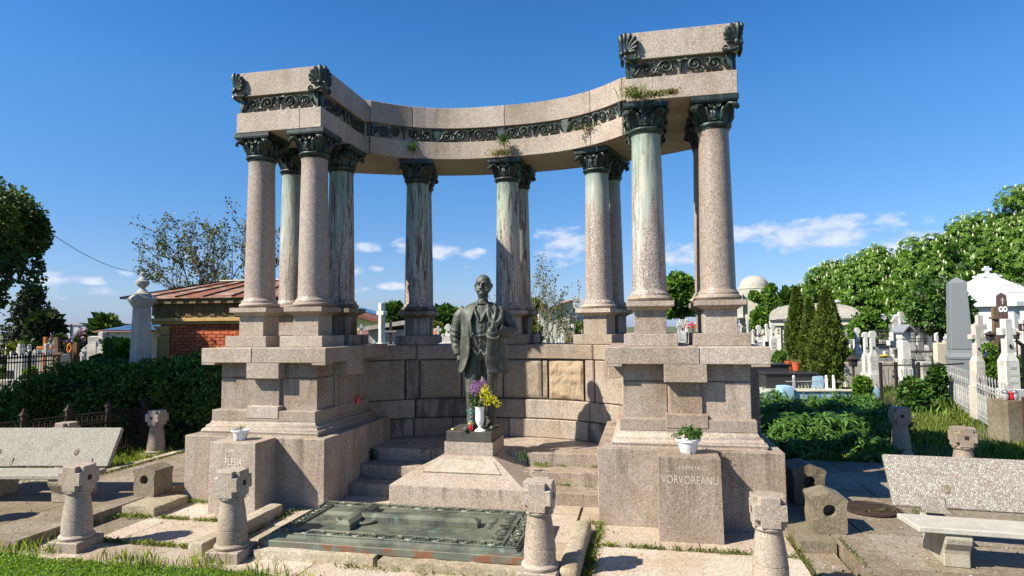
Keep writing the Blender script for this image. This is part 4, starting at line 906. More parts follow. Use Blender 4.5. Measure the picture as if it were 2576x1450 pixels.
# twine, vase and candles on the plate
tw=MB(); 
for dz in (0,.012): tw.tube([(-.125+.088*math.cos(a),-.02+.09*math.sin(a),.245+dz+.006*math.sin(3*a)) for a in np.linspace(0,2*PI,18)],.0016,4)
for (x,z) in ((-.155,.10),(-.11,.08),(-.165,.17)): tw.tube([(-.15,-.108,.245),(x,-.13,(.245+z)/2+.02),(x,-.125,z)],.0014,3)
o=tw.build('twine',plain('turquoise_twine',(.04,.42,.33),.6,.1,20),None,norm=False); o.matrix_world=Matrix.Translation((-2.115,8.12,.802))@Matrix.Rotation(math.radians(7),4,'Z'); tag(o,'turquoise twine tied round the trouser leg of the statue','twine')
def vase_obj():
    t=empty('flower_vase',(-2.105,7.945,.8025),0,None,'white pedestal vase of lilac and yellow flowers at the statue feet','vase')
    MB().lathe([(.075,0),(.078,.006),(.06,.02),(.025,.038),(.018,.055),(.03,.075),(.052,.11),(.058,.16),(.056,.24),(.062,.30),(.070,.318),(.064,.316),(.05,.26),(.045,.15)],28).build('vase_body',WPLAST,t,smooth=40,norm=False)
    def blob(name,c,r,n,size,mat,seed,shell=.5):
        rg=np.random.default_rng(seed); v=[];f=[]
        d=rg.normal(size=(n,3)); d/=np.linalg.norm(d,axis=1)[:,None]; rad=shell+(1-shell)*rg.random(n)[:,None]
        P=np.array(c)+d*rad*np.array(r)
        leaf_quads(P,size,rg,v,f,dirs=d)
        me=bpy.data.meshes.new(name); me.from_pydata(v,[],f); me.materials.append(mat); link(name,me,t)
    for i,c in enumerate(((-.075,.0,.60),(-.035,-.02,.57),(-.10,.01,.545),(.0,.0,.60),(.045,.0,.625),(-.06,-.04,.49),(-.02,-.03,.53),(.06,.0,.58))): blob('lilac_panicle',c,(.048,.04,.055),150,.011,PET_L,20+i)
    for i,c in enumerate(((.07,-.04,.53),(.11,-.03,.50),(.14,-.03,.45),(.17,-.02,.42),(.05,-.06,.47),(.20,-.02,.40),(.10,-.05,.42),(.12,-.06,.37),(.235,-.01,.355),(.085,-.03,.56))): blob('yellow_cluster',c,(.045,.035,.045),55,.013,PET_Y,50+i)
    blob('leaves',(.0,-.01,.41),(.13,.08,.10),120,.030,LF_DK,77); blob('leaves',(-.07,-.03,.42),(.05,.05,.07),40,.035,LF_HG,78)
    for x,y,z in ((-.06,0,.56),(.0,0,.58),(.1,-.03,.5),(.15,-.03,.44),(.05,0,.55)): MB().tube([(x*.2,y*.2,.28),(x*.6,y*.5,.4),(x,y,z)],.004,5).build('stem',LF_DK,t,norm=False)
def leaf_quads(P,size,rg,v,f,dirs=None,elong=1.6,droop=0.0,fold=.25,var=.4):
    """leaf shaped quads (folded diamond) at points P"""
    n=len(P); a=rg.normal(size=(n,3))
    if dirs is not None: a=a*.8+dirs
    a[:,2]-=droop; a/=np.linalg.norm(a,axis=1)[:,None]
    b=rg.normal(size=(n,3)); b-=a*(a*b).sum(1)[:,None]; b/=np.linalg.norm(b,axis=1)[:,None]
    c=np.cross(a,b); s=size*(1-var/2+var*rg.random(n))[:,None]
    p0=P; p1=P+a*s*elong*.5+b*s*.5+c*s*fold; p2=P+a*s*elong; p3=P+a*s*elong*.5-b*s*.5+c*s*fold
    base=len(v); arr=np.stack([p0,p1,p2,p3],1).reshape(-1,3)
    v.extend(map(tuple,arr)); f.extend((base+4*i,base+4*i+1,base+4*i+2,base+4*i+3) for i in range(n))
def leaf_mesh(name,P,size,mat,seed=1,**k):
    """fast version through foreach_set"""
    rg=np.random.default_rng(seed); n=len(P)
    dirs=k.get('dirs'); elong=k.get('elong',1.6); droop=k.get('droop',0); fold=k.get('fold',.2); var=k.get('var',.5)
    a=rg.normal(size=(n,3))
    if dirs is not None: a=a*.7+dirs
    a[:,2]-=droop; a/=np.linalg.norm(a,axis=1)[:,None]
    b=rg.normal(size=(n,3)); b-=a*(a*b).sum(1)[:,None]; b/=np.linalg.norm(b,axis=1)[:,None]
    c=np.cross(a,b); s=size*(1-var/2+var*rg.random(n))[:,None]
    arr=np.stack([P,P+a*s*elong*.5+b*s*.5+c*s*fold,P+a*s*elong,P+a*s*elong*.5-b*s*.5+c*s*fold],1).reshape(-1,3)
    me=bpy.data.meshes.new(name); me.vertices.add(4*n); me.vertices.foreach_set('co',arr.ravel().astype(np.float32))
    me.loops.add(4*n); me.loops.foreach_set('vertex_index',np.arange(4*n,dtype=np.int32)); me.polygons.add(n); me.polygons.foreach_set('loop_start',np.arange(0,4*n,4,dtype=np.int32)); me.polygons.foreach_set('loop_total',np.full(n,4,dtype=np.int32))
    me.update(calc_edges=True); me.materials.append(mat); return me
vase_obj()
def candle(loc,h,mat,lab,cap=GOLD,sc=1):
    t=empty('grave_candle',loc,0,None,lab,'grave candle'); t.scale=(sc,)*3
    MB().lathe([(.026,0),(.030,.01),(.036,.03),(.036,.055),(.027,.075),(.026,.08)],16).build('glass',mat,t,smooth=50,norm=False)
    MB().lathe([(.030,.079),(.032,.085),(.032,.10),(.024,.112),(.008,.118)],16).build('lid',cap,t,smooth=40,norm=False); return t
candle((-2.222,7.905,.8025),.1,REDG,'red glass grave candle beside the white vase')
candle((-3.865,8.02,1.1185),.1,REDG,'red grave candle standing on the left pier plinth ledge',REDG,1.0)
t=tag(MB().lathe([(.03,0),(.035,.008),(.03,.018),(.016,.022)],14,(-2.475,7.98,.8025)).build('candle_lid',GOLD,smooth=40,norm=False),'small brass candle lid lying at the left corner of the statue plate','lid')
t=tag(MB().ell((-3.93,7.66,1.135),(.025,.025,.016),10).build('metal_scrap',plain('scrap_steel',(.5,.5,.5),.3,metal=.9)),'crumpled foil scrap on the left pier plinth ledge','scrap')
# pots on the inscribed blocks
def pot(loc,sc,lab,kind):
    t=empty('flower_pot',loc,0,None,lab,'flower pot'); t.scale=(sc,)*3
    MB().lathe([(.075,0),(.080,.004),(.105,.105),(.112,.12),(.124,.122),(.126,.140),(.112,.142),(.108,.12)],32).build('pot_body',WPLAST,t,smooth=40,norm=False)
    MB().lathe([(.002,.118),(.108,.119)],24).build('potting_soil',SOIL,t,norm=False)
    MB().box(-.013,.013,-.101,-.06,.0,.028).build('drain_notch',GREYST,t)
    rg=np.random.default_rng(int(sc*100))
    if kind:
        P=[];D_=[]
        for k in range(26):
            a=rg.random()*2*PI; r=.12*rg.random()**.5; top=np.array([r*math.cos(a)*1.15,r*math.sin(a),.15+.11*rg.random()*(1-r*4)])
            for j in range(26): P.append(top+rg.normal(size=3)*.016); D_.append([0,0,.8])
        o=link('plant',leaf_mesh('plant',np.array(P),.014,LF_HG,3,dirs=np.array(D_),elong=2.6),t)
    else:
        v=[];f=[];mb=MB()
        for k in range(16):
            a=rg.random()*2*PI; l=.05+.09*rg.random(); p=Vector((.04*math.cos(a),.04*math.sin(a),.118)); e=p+Vector((math.cos(a)*l*.5,math.sin(a)*l*.5,l*.8)); mb.tube([p,(p+e)/2+Vector((0,0,.01)),e],[.004,.005,.001],4,flat=.3)
        mb.tube([(.02,-.05,.118),(.0,-.10,.15),(-.02,-.135,.11),(-.03,-.14,.05)],[.004,.006,.006,.002],4,flat=.4)
        mb.build('plant',LF_DRY,t,norm=False)
    return t
pot((.435,6.80,.830),1.0,'white plastic pot with green succulent on the right inscribed block',1); pot((-4.75,6.73,.830),.86,'white plastic pot with sparse drying plant on the left inscribed block',0)
# ================================================================ places measured on crops of the view (origin, scale) -> picture units
VW={'A':(0,860,4.8325),'B':(2120,860,4.8325),'C':(2480,860,4.265),'E':(980,640,4.028),'F':(1480,680,4.832),'R':(2080,700,3.021),'T':(2080,1100,2.7825),'L':(0,750,2.636),'K':(1700,380,2.684),'M':(1600,800,1.8125),'Q':(0,500,2.9)}
def px(v,x): return (VW[v][0]+x/VW[v][2])*2576/2880
def py(v,y): return (VW[v][1]+y/VW[v][2])*2576/2880
def ctx(v,x,d,z=0):
    F=Frame(px(v,x),d,z); F.v=v; F.k=1/VW[v][2]*2576/2880*d/FPX
    F.x=lambda q: F.X(px(v,q)); F.h=lambda q: F.Z(py(v,q)); return F
def thing(name,F,lab,cat,group=None,rz=0): return empty(name,F.o,YAW+rz,None,lab,cat,group)
GC='crosses and headstones among the graves'
# ---------------------------------------------------------------- crosses
def cross(v,xc,ytop,ybot,d,w,arm,lab,mat=WHITE,style='plain',thick=.10,turn=.0,base=True,cat='cross',yarm=None,zfoot=0.0):
    """w = shaft width, arm = full arm width, both in crop pixels"""
    F=ctx(v,xc,d); t=thing('cross',F,lab,cat,None,turn)
    H_=F.h(ytop); w=w*F.k/2; a=arm*F.k/2; th=max(thick,w*1.3)/2
    zb=max(0,F.h(ybot)) if base else 0
    za=F.h(yarm) if yarm is not None else H_-a*1.05
    mb=MB()
    if style=='plain':
        mb.box(-w,w,-th,th,0,H_); mb.box(-a,-w+.001,-th*.97,th*.97,za-w,za+w); mb.box(w-.001,a,-th*.97,th*.97,za-w,za+w)
    elif style=='pillar':     # cross on a tapering pillar with shoulders
        zs=zb+(H_-zb)*.42; mb.box(-w*1.9,w*1.9,-th*1.5,th*1.5,0,zs); mb.add([(-w*1.9,-th*1.5,zs),(w*1.9,-th*1.5,zs),(w*1.9,th*1.5,zs),(-w*1.9,th*1.5,zs),(-w,-th,zs+w*2.2),(w,-th,zs+w*2.2),(w,th,zs+w*2.2),(-w,th,zs+w*2.2)],[(4,5,6,7),(0,1,5,4),(1,2,6,5),(2,3,7,6),(3,0,4,7)])
        mb.box(-w*.98,w*.98,-th*.98,th*.98,zs+w*2,H_); mb.box(-a,-w*.97,-th*.95,th*.95,za-w,za+w); mb.box(w*.97,a,-th*.95,th*.95,za-w,za+w)
    elif style=='trefoil':
        mb.box(-w,w,-th,th,0,H_-w); mb.box(-a+w,-w+.001,-th*.96,th*.96,za-w*.8,za+w*.8); mb.box(w-.001,a-w,-th*.96,th*.96,za-w*.8,za+w*.8)
        for (cx,cz) in ((0,H_-w*.6),(-a+w*.6,za),(a-w*.6,za)):
            mb.lathe([(w*1.25,-th*1.05),(w*1.4,-th*.6),(w*1.4,th*.6),(w*1.25,th*1.05)],12,M=Matrix.Translation((cx,0,cz))@Matrix.Rotation(PI/2,4,'X'))
        mb.lathe([(a*.62,-th*.7),(a*.62,th*.7)],16,M=Matrix.Translation((0,0,za))@Matrix.Rotation(PI/2,4,'X'))
    elif style=='narrow':
        mb.sqlathe([(w*1.7,0),(w*1.7,H_*.12),(w*1.25,H_*.14),(w*1.05,H_*.6),(w*1.25,H_*.62),(w*1.25,H_*.66),(w*.9,H_*.68),(w*.9,H_)]); mb.box(-a,a,-w*.8,w*.8,za-w*.8,za+w*.8)
        mb.box(-w*1.1,w*1.1,-w*1.1,w*1.1,H_-w*1.4,H_-w*.4)
    if style=='pillar' and zs>.25:
        il=MB()
        for k in range(5):
            zz=zs*.88-k*zs*.11
            if zz>zb+.02: il.box(-w*1.3*(.7+.3*((k*7)%3)/2),w*1.3*(.7+.3*((k*5)%3)/2),-th*1.5-.004,-th*1.5+.002,zz,zz+zs*.035)
        if il.v: o_=il.build('inscription',GREYST,t,norm=False); o_['kind']='stuff'
        MB().lathe([(w*.45,0),(w*.5,.012)],12,M=Matrix.Translation((0,-th-.002,zs+(H_-zs)*.35))@Matrix.Rotation(PI/2,4,'X'),sx=.8,sy=1.2).build('portrait',DARKIRON,t)
    mb.build('upright' if style=='plain' else 'cross_body',mat,t,bevel=min(.012,w*.2))
    if base:
        bw=w*2.6; MB().box(-bw,bw,-bw*.8,bw*.8,0,max(.12,zb+.06)).build('base',mat,t,bevel=.01)
    return t,F
def box_thing(name,v,x0,x1,ytop,d,dep,lab,cat,mat,ybot=None,turn=0,bev=.015):
    F=ctx(v,(x0+x1)/2,d); t=thing(name,F,lab,cat,None,turn); w=(x1-x0)*F.k/2; z0=0 if ybot is None else max(0,F.h(ybot))
    MB().box(-w,w,0,dep,z0,F.h(ytop)).build('body',mat,t,bevel=bev); return t,F
# ================================================================ LEFT: brick mausoleum
F=ctx('L',1300,14.5); bm_=thing('brick_mausoleum',F,'small red brick mausoleum with rusty metal roof behind the left pier','mausoleum',rz=-.12)
XL,XR=F.x(1128),F.x(1128)+3.1; ZE=F.h(238); ZB=F.h(432); DEP=3.4
MB().box(XL+.12,XR-.12,.06,DEP,0,ZB+.02).build('wall_core',MORTAR,bm_)
bw,bh=.205,F.k*24.4
brick=MB().box(-bw/2+.006,bw/2-.006,-.035,.02,.005,bh-.005).mesh('brick',BRICKM,bevel=.006)
brick_h=MB().box(-bw/4+.006,bw/4-.006,-.035,.02,.005,bh-.005).mesh('brick',BRICKM,bevel=.006)
x0b,x1b=F.x(1262),XR-.45
nrow=14
for r in range(nrow):
    z=ZB-.01-(r+1)*bh; off=(r%2)*bw/2; xx=x0b
    if off: link('brick',brick_h,bm_,(xx+bw/4,.045,z)); xx+=bw/2
    while xx+bw<=x1b+.001:
        if not(8<=r<=8 and abs(xx+bw/2-F.x(1480))<.12): link('brick',brick,bm_,(xx+bw/2,.045+random.uniform(-.003,.003),z))
        xx+=bw
    if x1b-xx>.05: link('brick',brick_h,bm_,(xx+bw/4,.045,z))
MB().box(F.x(1480)-.10,F.x(1480)+.10,.03,.062,F.h(600),F.h(560)).build('vent_grille',GOLD,bm_)
def pilaster(x,parent,w=.155):
    mb=MB(); n=7; z1=ZB-.03
    mb.box(x-w,x+w,0,.12,0,z1-.22)
    for k in range(n): cx=x-w+(k+.5)*2*w/n; mb.tube([(cx,-.004,.2),(cx,-.004,z1-.25)],w/n*.72,6)
    mb.box(x-w-.03,x+w+.03,-.045,.14,z1-.20,z1-.17); mb.box(x-w-.01,x+w+.01,-.03,.13,z1-.17,z1-.06); mb.box(x-w-.05,x+w+.05,-.065,.14,z1-.06,z1)
    for k in range(5): mb.ell((x-w+(k+.5)*2*w/5,-.035,z1-.12),(.022,.015,.03),6)
    mb.box(x-w-.04,x+w+.04,-.05,.14,0,.2)
    mb.build('pilaster',OCHREP,parent)
pilaster(F.x(1203),bm_); pilaster(XR-.20,bm_)
mb=MB(); mb.box(XL-.02,XL+.12,.25,.5,0,ZB); mb.build('side_pilaster',OCHREP,bm_)
mb=MB(); Z1=F.h(385);Z2=F.h(270)
mb.box(XL-.02,XR+.02,-.06,DEP,ZB,ZB+(Z1-ZB)*.45); mb.box(XL-.08,XR+.08,-.12,DEP,ZB+(Z1-ZB)*.45,Z1); mb.build('cornice',OCHREP,bm_,bevel=.008)
DARKOC=plain('shaded_stucco',(.16,.12,.055),.9,.2,5,.5,(.10,.08,.05))  # ochre stucco darkened, eaves shade put into the frieze and modillion colour
mb=MB(); mb.box(XL,XR,-.01,DEP,Z1,Z2+.14)
for k in range(9):
    cx=F.x(1140)+k*(F.x(1230)-F.x(1140))
    if cx+.06>XR: break
    if k%2==0: mb.box(cx-.075,cx+.075,-.035,-.009,Z1+.06,Z2-.03); mb.box(cx-.045,cx+.045,-.048,-.034,Z1+.10,Z2-.07)
    else:
        for j in (-.055,0,.055): mb.box(cx+j-.02,cx+j+.02,-.04,-.009,Z1+.03,Z2-.01)
mb.build('frieze_band',DARKOC,bm_)
mb=MB()
for k in range(9):
    cx=F.x(1180)+k*(F.x(1278)-F.x(1180))
    if cx<XR: mb.box(cx-.07,cx+.07,-.10,-.055,Z1-.02,Z1+.035); 
    if cx<XR: mb.box(cx-.08,cx+.08,-.20,-.008,Z2-.03,Z2+.02)
mb.build('modillion_row',DARKOC,bm_)['kind']='stuff'
RUSTROOF=None
def rust_roof():
    m,t,b=mat_new('rusty_sheet_roof'); q=NT(t); p=q.pos(); oi=t.nodes.new('ShaderNodeObjectInfo')
    sh=q.n('ShaderNodeVectorMath',_operation='ADD'); q.l(p,sh.inputs[0]); cc=t.nodes.new('ShaderNodeCombineXYZ'); q.l(q.math('MULTIPLY',oi.outputs['Random'],31),cc.inputs[0]); q.l(cc.outputs[0],sh.inputs[1])
    n=q.noise(q.scale(sh.outputs[0],1.2,2.2,3),1.6,7,.68,.4); c=q.mix(q.rng(q.math('ADD',n,q.math('MULTIPLY',q.math('SUBTRACT',oi.outputs['Random'],.5),.16)),.34,.50),(.34,.30,.25),(.20,.060,.028))
    c=q.mix(q.rng(q.noise(sh.outputs[0],9,6,.7),.45,.7),c,(.36,.17,.07)); q.l(c,b.inputs['Base Color']); b.inputs['Roughness'].default_value=.65; b.inputs['Metallic'].default_value=.2; return m
RR=rust_roof()
XA=F.x(905); ZT=F.h(112)+.12; yR=1.9; ye=-.24; ze=F.h(236)
MB().box(XL-.28,XR+.25,ye+.06,DEP+.2,ze-.13,ze-.02).build('eaves_board',DARKOC,bm_)
nx=6; xe=np.linspace(XA,XR+.35,nx+1); xt=np.linspace(F.x(1225)+.14,XR-.3,nx+1)
for k in range(nx):
    MB().add([(xe[k],ye,ze),(xe[k+1],ye,ze),(xt[k+1],yR,ZT),(xt[k],yR,ZT),(xe[k],ye,ze-.02),(xe[k+1],ye,ze-.02),(xt[k+1],yR,ZT-.02),(xt[k],yR,ZT-.02)],[(0,1,2,3),(7,6,5,4),(0,4,5,1),(1,5,6,2),(2,6,7,3),(3,7,4,0)]).build('roof_sheet',RR,bm_)
    MB().tube([(xe[k],ye,ze+.02),(xt[k],yR,ZT+.02)],.018,6).build('roof_seam',DARKIRON,bm_)
MB().add([(xe[0],ye,ze),(xt[0],yR,ZT),(xe[0]+.1,DEP+.5,ze),(xe[-1],DEP+.5,ze),(xt[-1],yR,ZT),(xe[-1],ye,ze)],[(0,1,2),(2,1,4,3),(3,4,5)]).build('roof_back',RR,bm_)
MB().tube([(xt[0]-.02,yR,ZT+.03),(xt[-1],yR,ZT+.03)],.03,6).build('ridge_cap',GREYST,bm_)
# ---------------------------------------------------------------- marble obelisk with urn
F=ctx('L',1048,12.3); t=thing('urn_obelisk',F,'white marble obelisk topped by an urn beside the brick mausoleum','obelisk',rz=math.radians(-38))
w0=F.k*(1120-960)/2*.8; w1=F.k*(1115-990)/2*.8; zt=F.h(305)
MB().sqlathe([(w0*1.35,0),(w0*1.35,.3),(w0*1.08,.34),(w0*1.02,.5),(w1*.95,zt)]).build('shaft',AGEDW,t,bevel=.012)
MB().sqlathe([(w1*.98,zt),(w1*1.05,zt+.03),(w1*1.42,zt+.13),(w1*1.48,zt+.15),(w1*1.48,zt+.18),(w1*1.1,zt+.235),(w1*.9,zt+.25)]).build('cap',AGEDW,t,bevel=.005)
z=zt+.25; s=F.k; u_=.80
MB().lathe([(.15,z-.02),(.155,z+.02*u_),(.12,z+.05*u_),(.09,z+.09*u_),(.05,z+.14*u_),(.045,z+.17*u_),(.07,z+.20*u_),(.105,z+.24*u_),(.125,z+.30*u_),(.12,z+.34*u_),(.09,z+.36*u_),(.085,z+.38*u_),(.05,z+.42*u_),(.03,z+.45*u_),(.048,z+.50*u_),(.045,z+.54*u_),(.015,z+.575*u_)],24).build('urn',AGEDW,t,smooth=40,norm=False)
# ---------------------------------------------------------------- shaded ornate fence in front of the hedge
def world_line(a,b,n):
    a=Vector(a);b=Vector(b); return [a+(b-a)*i/(n-1) for i in range(n)]
pA=at(-190,8.6); pB=at(600,12.6)
fl=(pB-pA).length; ang=math.atan2(pB.y-pA.y,pB.x-pA.x)
rf=empty('ornate_fence',pA,ang,None,'dark rusty cast iron fence with greek key band in front of the hedge','fence')
npan=8
for k in range(npan+1):
    x=k*fl/npan
    mb=MB().box(x-.035,x+.035,-.035,.035,0,.86); mb.sqlathe([(.05,.86),(.055,.88),(.03,.91),(.012,.97)],(x,0,0)); mb.build('fence_post',RUSTIRON,rf)
for k in range(npan):
    x0=k*fl/npan+.035; x1=(k+1)*fl/npan-.035; mb=MB()
    for z in (.12,.60,.77): mb.box(x0,x1,-.012,.012,z,z+.022)
    n=7
    for j in range(n):
        c=x0+(j+.5)*(x1-x0)/n; h=(x1-x0)/n*.36
        for a,b,e,f in ((-h,h,.735,.75),(-h,-h+.014,.64,.75),(-h,h*.5,.64,.654),(h*.4,h*.4+.014,.64,.70),(-h*.3,h*.4,.69,.704)): mb.box(c+a,c+b,-.008,.008,e,f)
        mb.tube([(c-h,0,.14),(c+h,0,.60)],.007,4); mb.tube([(c+h,0,.14),(c-h,0,.60)],.007,4)
    mb.build('fence_panel',RUSTIRON,rf,norm=False)
# ---------------------------------------------------------------- spiked black fence on the left
F0=ctx('A',-40,14.0); F1=ctx('A',760,15.5); a=F0.o;b=F1.o; ln=(b-a).length
t=empty('spiked_fence',a,math.atan2(b.y-a.y,b.x-a.x),None,'black iron fence with spear points before white tombs on the left','fence')
hh=F0.Z(py('A',800))
for z in (hh,.25): MB().box(0,ln,-.012,.012,z,z+.03).build('rail',DARKIRON,t)
bar=MB(); bar.tube([(0,0,.02),(0,0,hh+.10)],.010,5); bar.lathe([(.008,hh+.09),(.028,hh+.12),(.006,hh+.22)],6); barm=bar.mesh('spear_bar',DARKIRON,norm=False)
for k in range(22): link('spear_bar',barm,t,((k+.5)*ln/22,0,0))
for k in (0,11,21): 
    x=(k+.5)*ln/22+.04; mb=MB().box(x-.022,x+.022,-.022,.022,0,hh+.2); mb.ell((x,0,hh+.24),(.035,.035,.045),8); mb.build('post',DARKIRON,t)
# ---------------------------------------------------------------- left crosses and tombs
t,F=box_thing('tomb',"A",110,330,685,17.5,.9,'broad white tomb carrying a cross behind the left end of the spiked fence','tomb',WHITE)
mb=MB(); mb.box(F.x(165),F.x(208),.2,.38,F.h(690),F.h(525)); mb.box(F.x(140),F.x(236),.22,.36,F.h(610),F.h(575)); mb.build('top_cross',WHITE,t,bevel=.01)
MB().box(F.x(120),F.x(200),-.02,.01,F.h(985),F.h(880)).build('niche',DARKIRON,t)
cross('A',285,590,800,18,26,70,'small white cross just right of the broad white tomb',style='trefoil')
cross('A',375,635,800,21,22,56,'tiny white cross in the back row behind the spiked fence',style='narrow')
cross('A',412,700,820,20,22,60,'little white cross low behind the spiked fence',style='trefoil')
cross('A',488,600,830,19,26,54,'slim white cross immediately left of the orange cross',style='narrow')
cross('A',338,680,840,23,18,50,'faint white cross between the two small ones on the left',style='plain')
t,F=box_thing('tomb','A',515,735,675,16.8,.7,'grey block tomb below the orange cross','tomb',GREYST)
cross('A',622,430,690,16.6,36,215,'orange painted wooden cross with white centre left of the lilac',ORANGEW,'plain',.08,base=False,yarm=575)
t,F=box_thing('headstone','A',600,640,520,16.3,.12,'small white cross plaque fixed before the orange cross','headstone',WHITE,ybot=680)
MB().box(F.x(578),F.x(600)+.002,.0,.1,F.h(640),F.h(600)).build('arm',WHITE,t)
cross('A',684,505,690,17.4,30,72,'white cross between the orange cross and the gabled grey headstone',style='pillar')
F=ctx('A',762,18.5); t=thing('headstone',F,'gabled grey rough headstone left of the lilac bush','headstone')
w=F.k*42; zt=F.h(455); me=MB().prism([(-w,0),(w,0),(w,zt-.35),(w*.7,zt-.28),(0,zt),(-w*.7,zt-.28),(-w,zt-.35)],-.1,.1,M=Matrix.Rotation(PI/2,4,'X')).mesh('slab',GREYST); roughen(me,.012,6); link('slab',me,t)
F=ctx('A',850,15.5); t=thing('wooden_cross',F,'tall leaning weathered wooden cross before the lilac','cross'); t.rotation_euler=(0,math.radians(-4),YAW)
MB().box(-.055,.055,-.04,.04,0,F.h(430)).build('upright',WOOD,t,bevel=.006); MB().box(F.x(750),F.x(930),-.055,-.02,F.h(672),F.h(640)).build('crossbar',WOOD,t,bevel=.006)
F=ctx('A',1043,15); t=thing('wooden_post',F,'dark wooden grave post in front of the lilac','post'); MB().box(-.055,.055,-.05,.05,0,F.h(505)).build('post',WOOD,t,bevel=.006)
F=ctx('A',985,17.5); t=thing('flower_wreath',F,'orange flower wreath hung beside the dark wooden post','wreath')
mb=MB(); rg=np.random.default_rng(5)
for k in range(46):
    a=k*.7; r=F.k*(26+8*rg.random()); mb.ell((r*math.cos(a)*.9,-.1+.03*rg.random(),F.h(580)+r*1.7*math.sin(a)),(.035,.03,.035),6)
mb.build('blossoms',ORANGEW,t,smooth=60,norm=False); MB().tube([(0,0,0),(0,0,F.h(600))],.015,6).build('stand',DARKIRON,t)
for x,yt,d,lab in ((800,690,16,'short white cross at the foot of the leaning wooden cross'),(905,670,18,'white stone cross between the two wooden grave posts'),(1130,640,18,'small white cross right of the dark wooden post'),(1165,575,18.8,'white cross leaning beside the pale rough stone'),(1205,545,19.6,'white trefoil cross touching the pale rough stone')):
    cross('A',x,yt,850,d,26,64,lab,style='trefoil')
F=ctx('A',1295,16.8); t=thing('headstone',F,'tall pale rockwork headstone left of the portrait cross','headstone'); me=rough_block('body',F.x(1232),F.x(1352),-.12,.14,0,F.h(425),WHITE,t,st=.1,amp=.06,sc=3.5)
F=ctx('A',1398,16.2); t=thing('headstone',F,'white ornate headstone with an oval portrait left of the urn obelisk','headstone')
mb=MB(); w=F.k*46; mb.box(-w,w,-.09,.09,0,F.h(560)); mb.lathe([(w*1.05,-.10),(w*1.15,0),(w*1.05,.10)],20,M=Matrix.Translation((0,0,F.h(470)))@Matrix.Rotation(PI/2,4,'X')); mb.lathe([(w*.75,-.09),(w*.8,0),(w*.75,.09)],16,M=Matrix.Translation((0,0,F.h(395)))@Matrix.Rotation(PI/2,4,'X')); mb.box(-w*.6,w*.6,-.088,.088,F.h(560),F.h(400)); mb.build('body',WHITE,t,bevel=.01)
MB().lathe([(w*.48,0),(w*.52,.015)],16,M=Matrix.Translation((0,-.10,F.h(475)))@Matrix.Rotation(PI/2,4,'X'),sx=.85,sy=1.15).build('portrait',DARKIRON,t)
cross('A',1555,490,700,13.8,44,140,'dark grey stone cross overgrown by bright leaves beside the urn obelisk',OLDST,'plain',.12,yarm=545)
t,F=box_thing('grave_kerb','A',-60,320,1010,15.5,.25,'low stone grave kerb under the spiked fence','kerb',GREYST,ybot=1140)
F=ctx('A',440,16); t=thing('flower_pot',F,'small red pot of green leaves behind the spiked fence','flower pot'); z=F.h(945); MB().lathe([(.07,z-.02),(.10,z+.12)],14).build('pot_body',plain('red_plastic',(.45,.04,.03),.4),t); MB().box(-.15,.15,-.12,.12,0,z-.02).build('stand_block',GREYST,t)
# ---------------------------------------------------------------- far buildings on the left
def house(name,v,x0,x1,yw,yr,d,dep,wall,roof,lab,hip=True,over=.3,wins=()):
    F=ctx(v,(x0+x1)/2,d); t=thing(name,F,lab,'house'); a,b=F.x(x0),F.x(x1); zw,zr=F.h(yw),F.h(yr)
    MB().box(a,b,0,dep,0,zw).build('wall',wall,t)
    i=(b-a)*.18 if hip else 0
    mb=MB(); o=over; vs=[(a-o,-o,zw-.05),(b+o,-o,zw-.05),(b+o,dep+o,zw-.05),(a-o,dep+o,zw-.05),(a-o+i,dep/2,zr),(b+o-i,dep/2,zr)]
    mb.add(vs,[(0,1,5,4),(1,2,5),(2,3,4,5),(3,0,4),(3,2,1,0)]); mb.build('roof',roof,t)
    for (wx0,wx1,wy0,wy1) in wins:
        f=MB().box(F.x(wx0),F.x(wx1),-.06,.05,F.h(wy1),F.h(wy0)).build('window',GREYST,t); q=F.k*1.5
        MB().box(F.x(wx0)+q,F.x(wx1)-q,-.075,-.055,F.h(wy1)+q,F.h(wy0)-q).build('pane',GLASSD,f)
    return t,F
t,F=house('long_building','A',700,1265,262,243,62,9,WPAINT,ROOFBR,'long white building with small square windows behind the lilac',False,.1,((1065,1090,288,306),(1172,1192,288,306)))
MB().box(F.x(962),F.x(970),-.1,.1,0,F.h(255)).build('downpipe',DARKIRON,t)
F=ctx('A',1286,90); t=thing('antenna',F,'thin radio mast above the long white building','antenna'); MB().tube([(0,0,0),(0,0,F.h(120))],[.12,.05],6).build('mast',GREYST,t); MB().tube([(-.5,0,F.h(150)),(.5,0,F.h(150))],.06,4).build('crossarm',GREYST,t)
t,F=house('solar_house','A',1330,1900,350,258,46,9,CREAM,ROOFBR,'cream house with rows of solar panels left of the urn obelisk',False,.4,((1440,1482,372,415),(1600,1625,380,395)))
zw,zr=F.h(350),F.h(258); a=F.x(1350)
for r in range(2):
    for k in range(7):
        u0=a+k*1.12; f0,f1=.12+.42*r,.50+.42*r; dep=9; o=.4
        def rp(u,f): return (u,-o+(dep/2+o)*f-.0,zw-.05+(zr-zw+.05)*f+.08)
        p=[rp(u0,f0),rp(u0+1.04,f0),rp(u0+1.04,f1),rp(u0,f1)]; MB().add(p+[(x,y,z-.05) for x,y,z in p],[(0,1,2,3),(7,6,5,4),(0,4,5,1),(1,5,6,2),(2,6,7,3),(3,7,4,0)]).build('solar_panel',SOLAR,t)
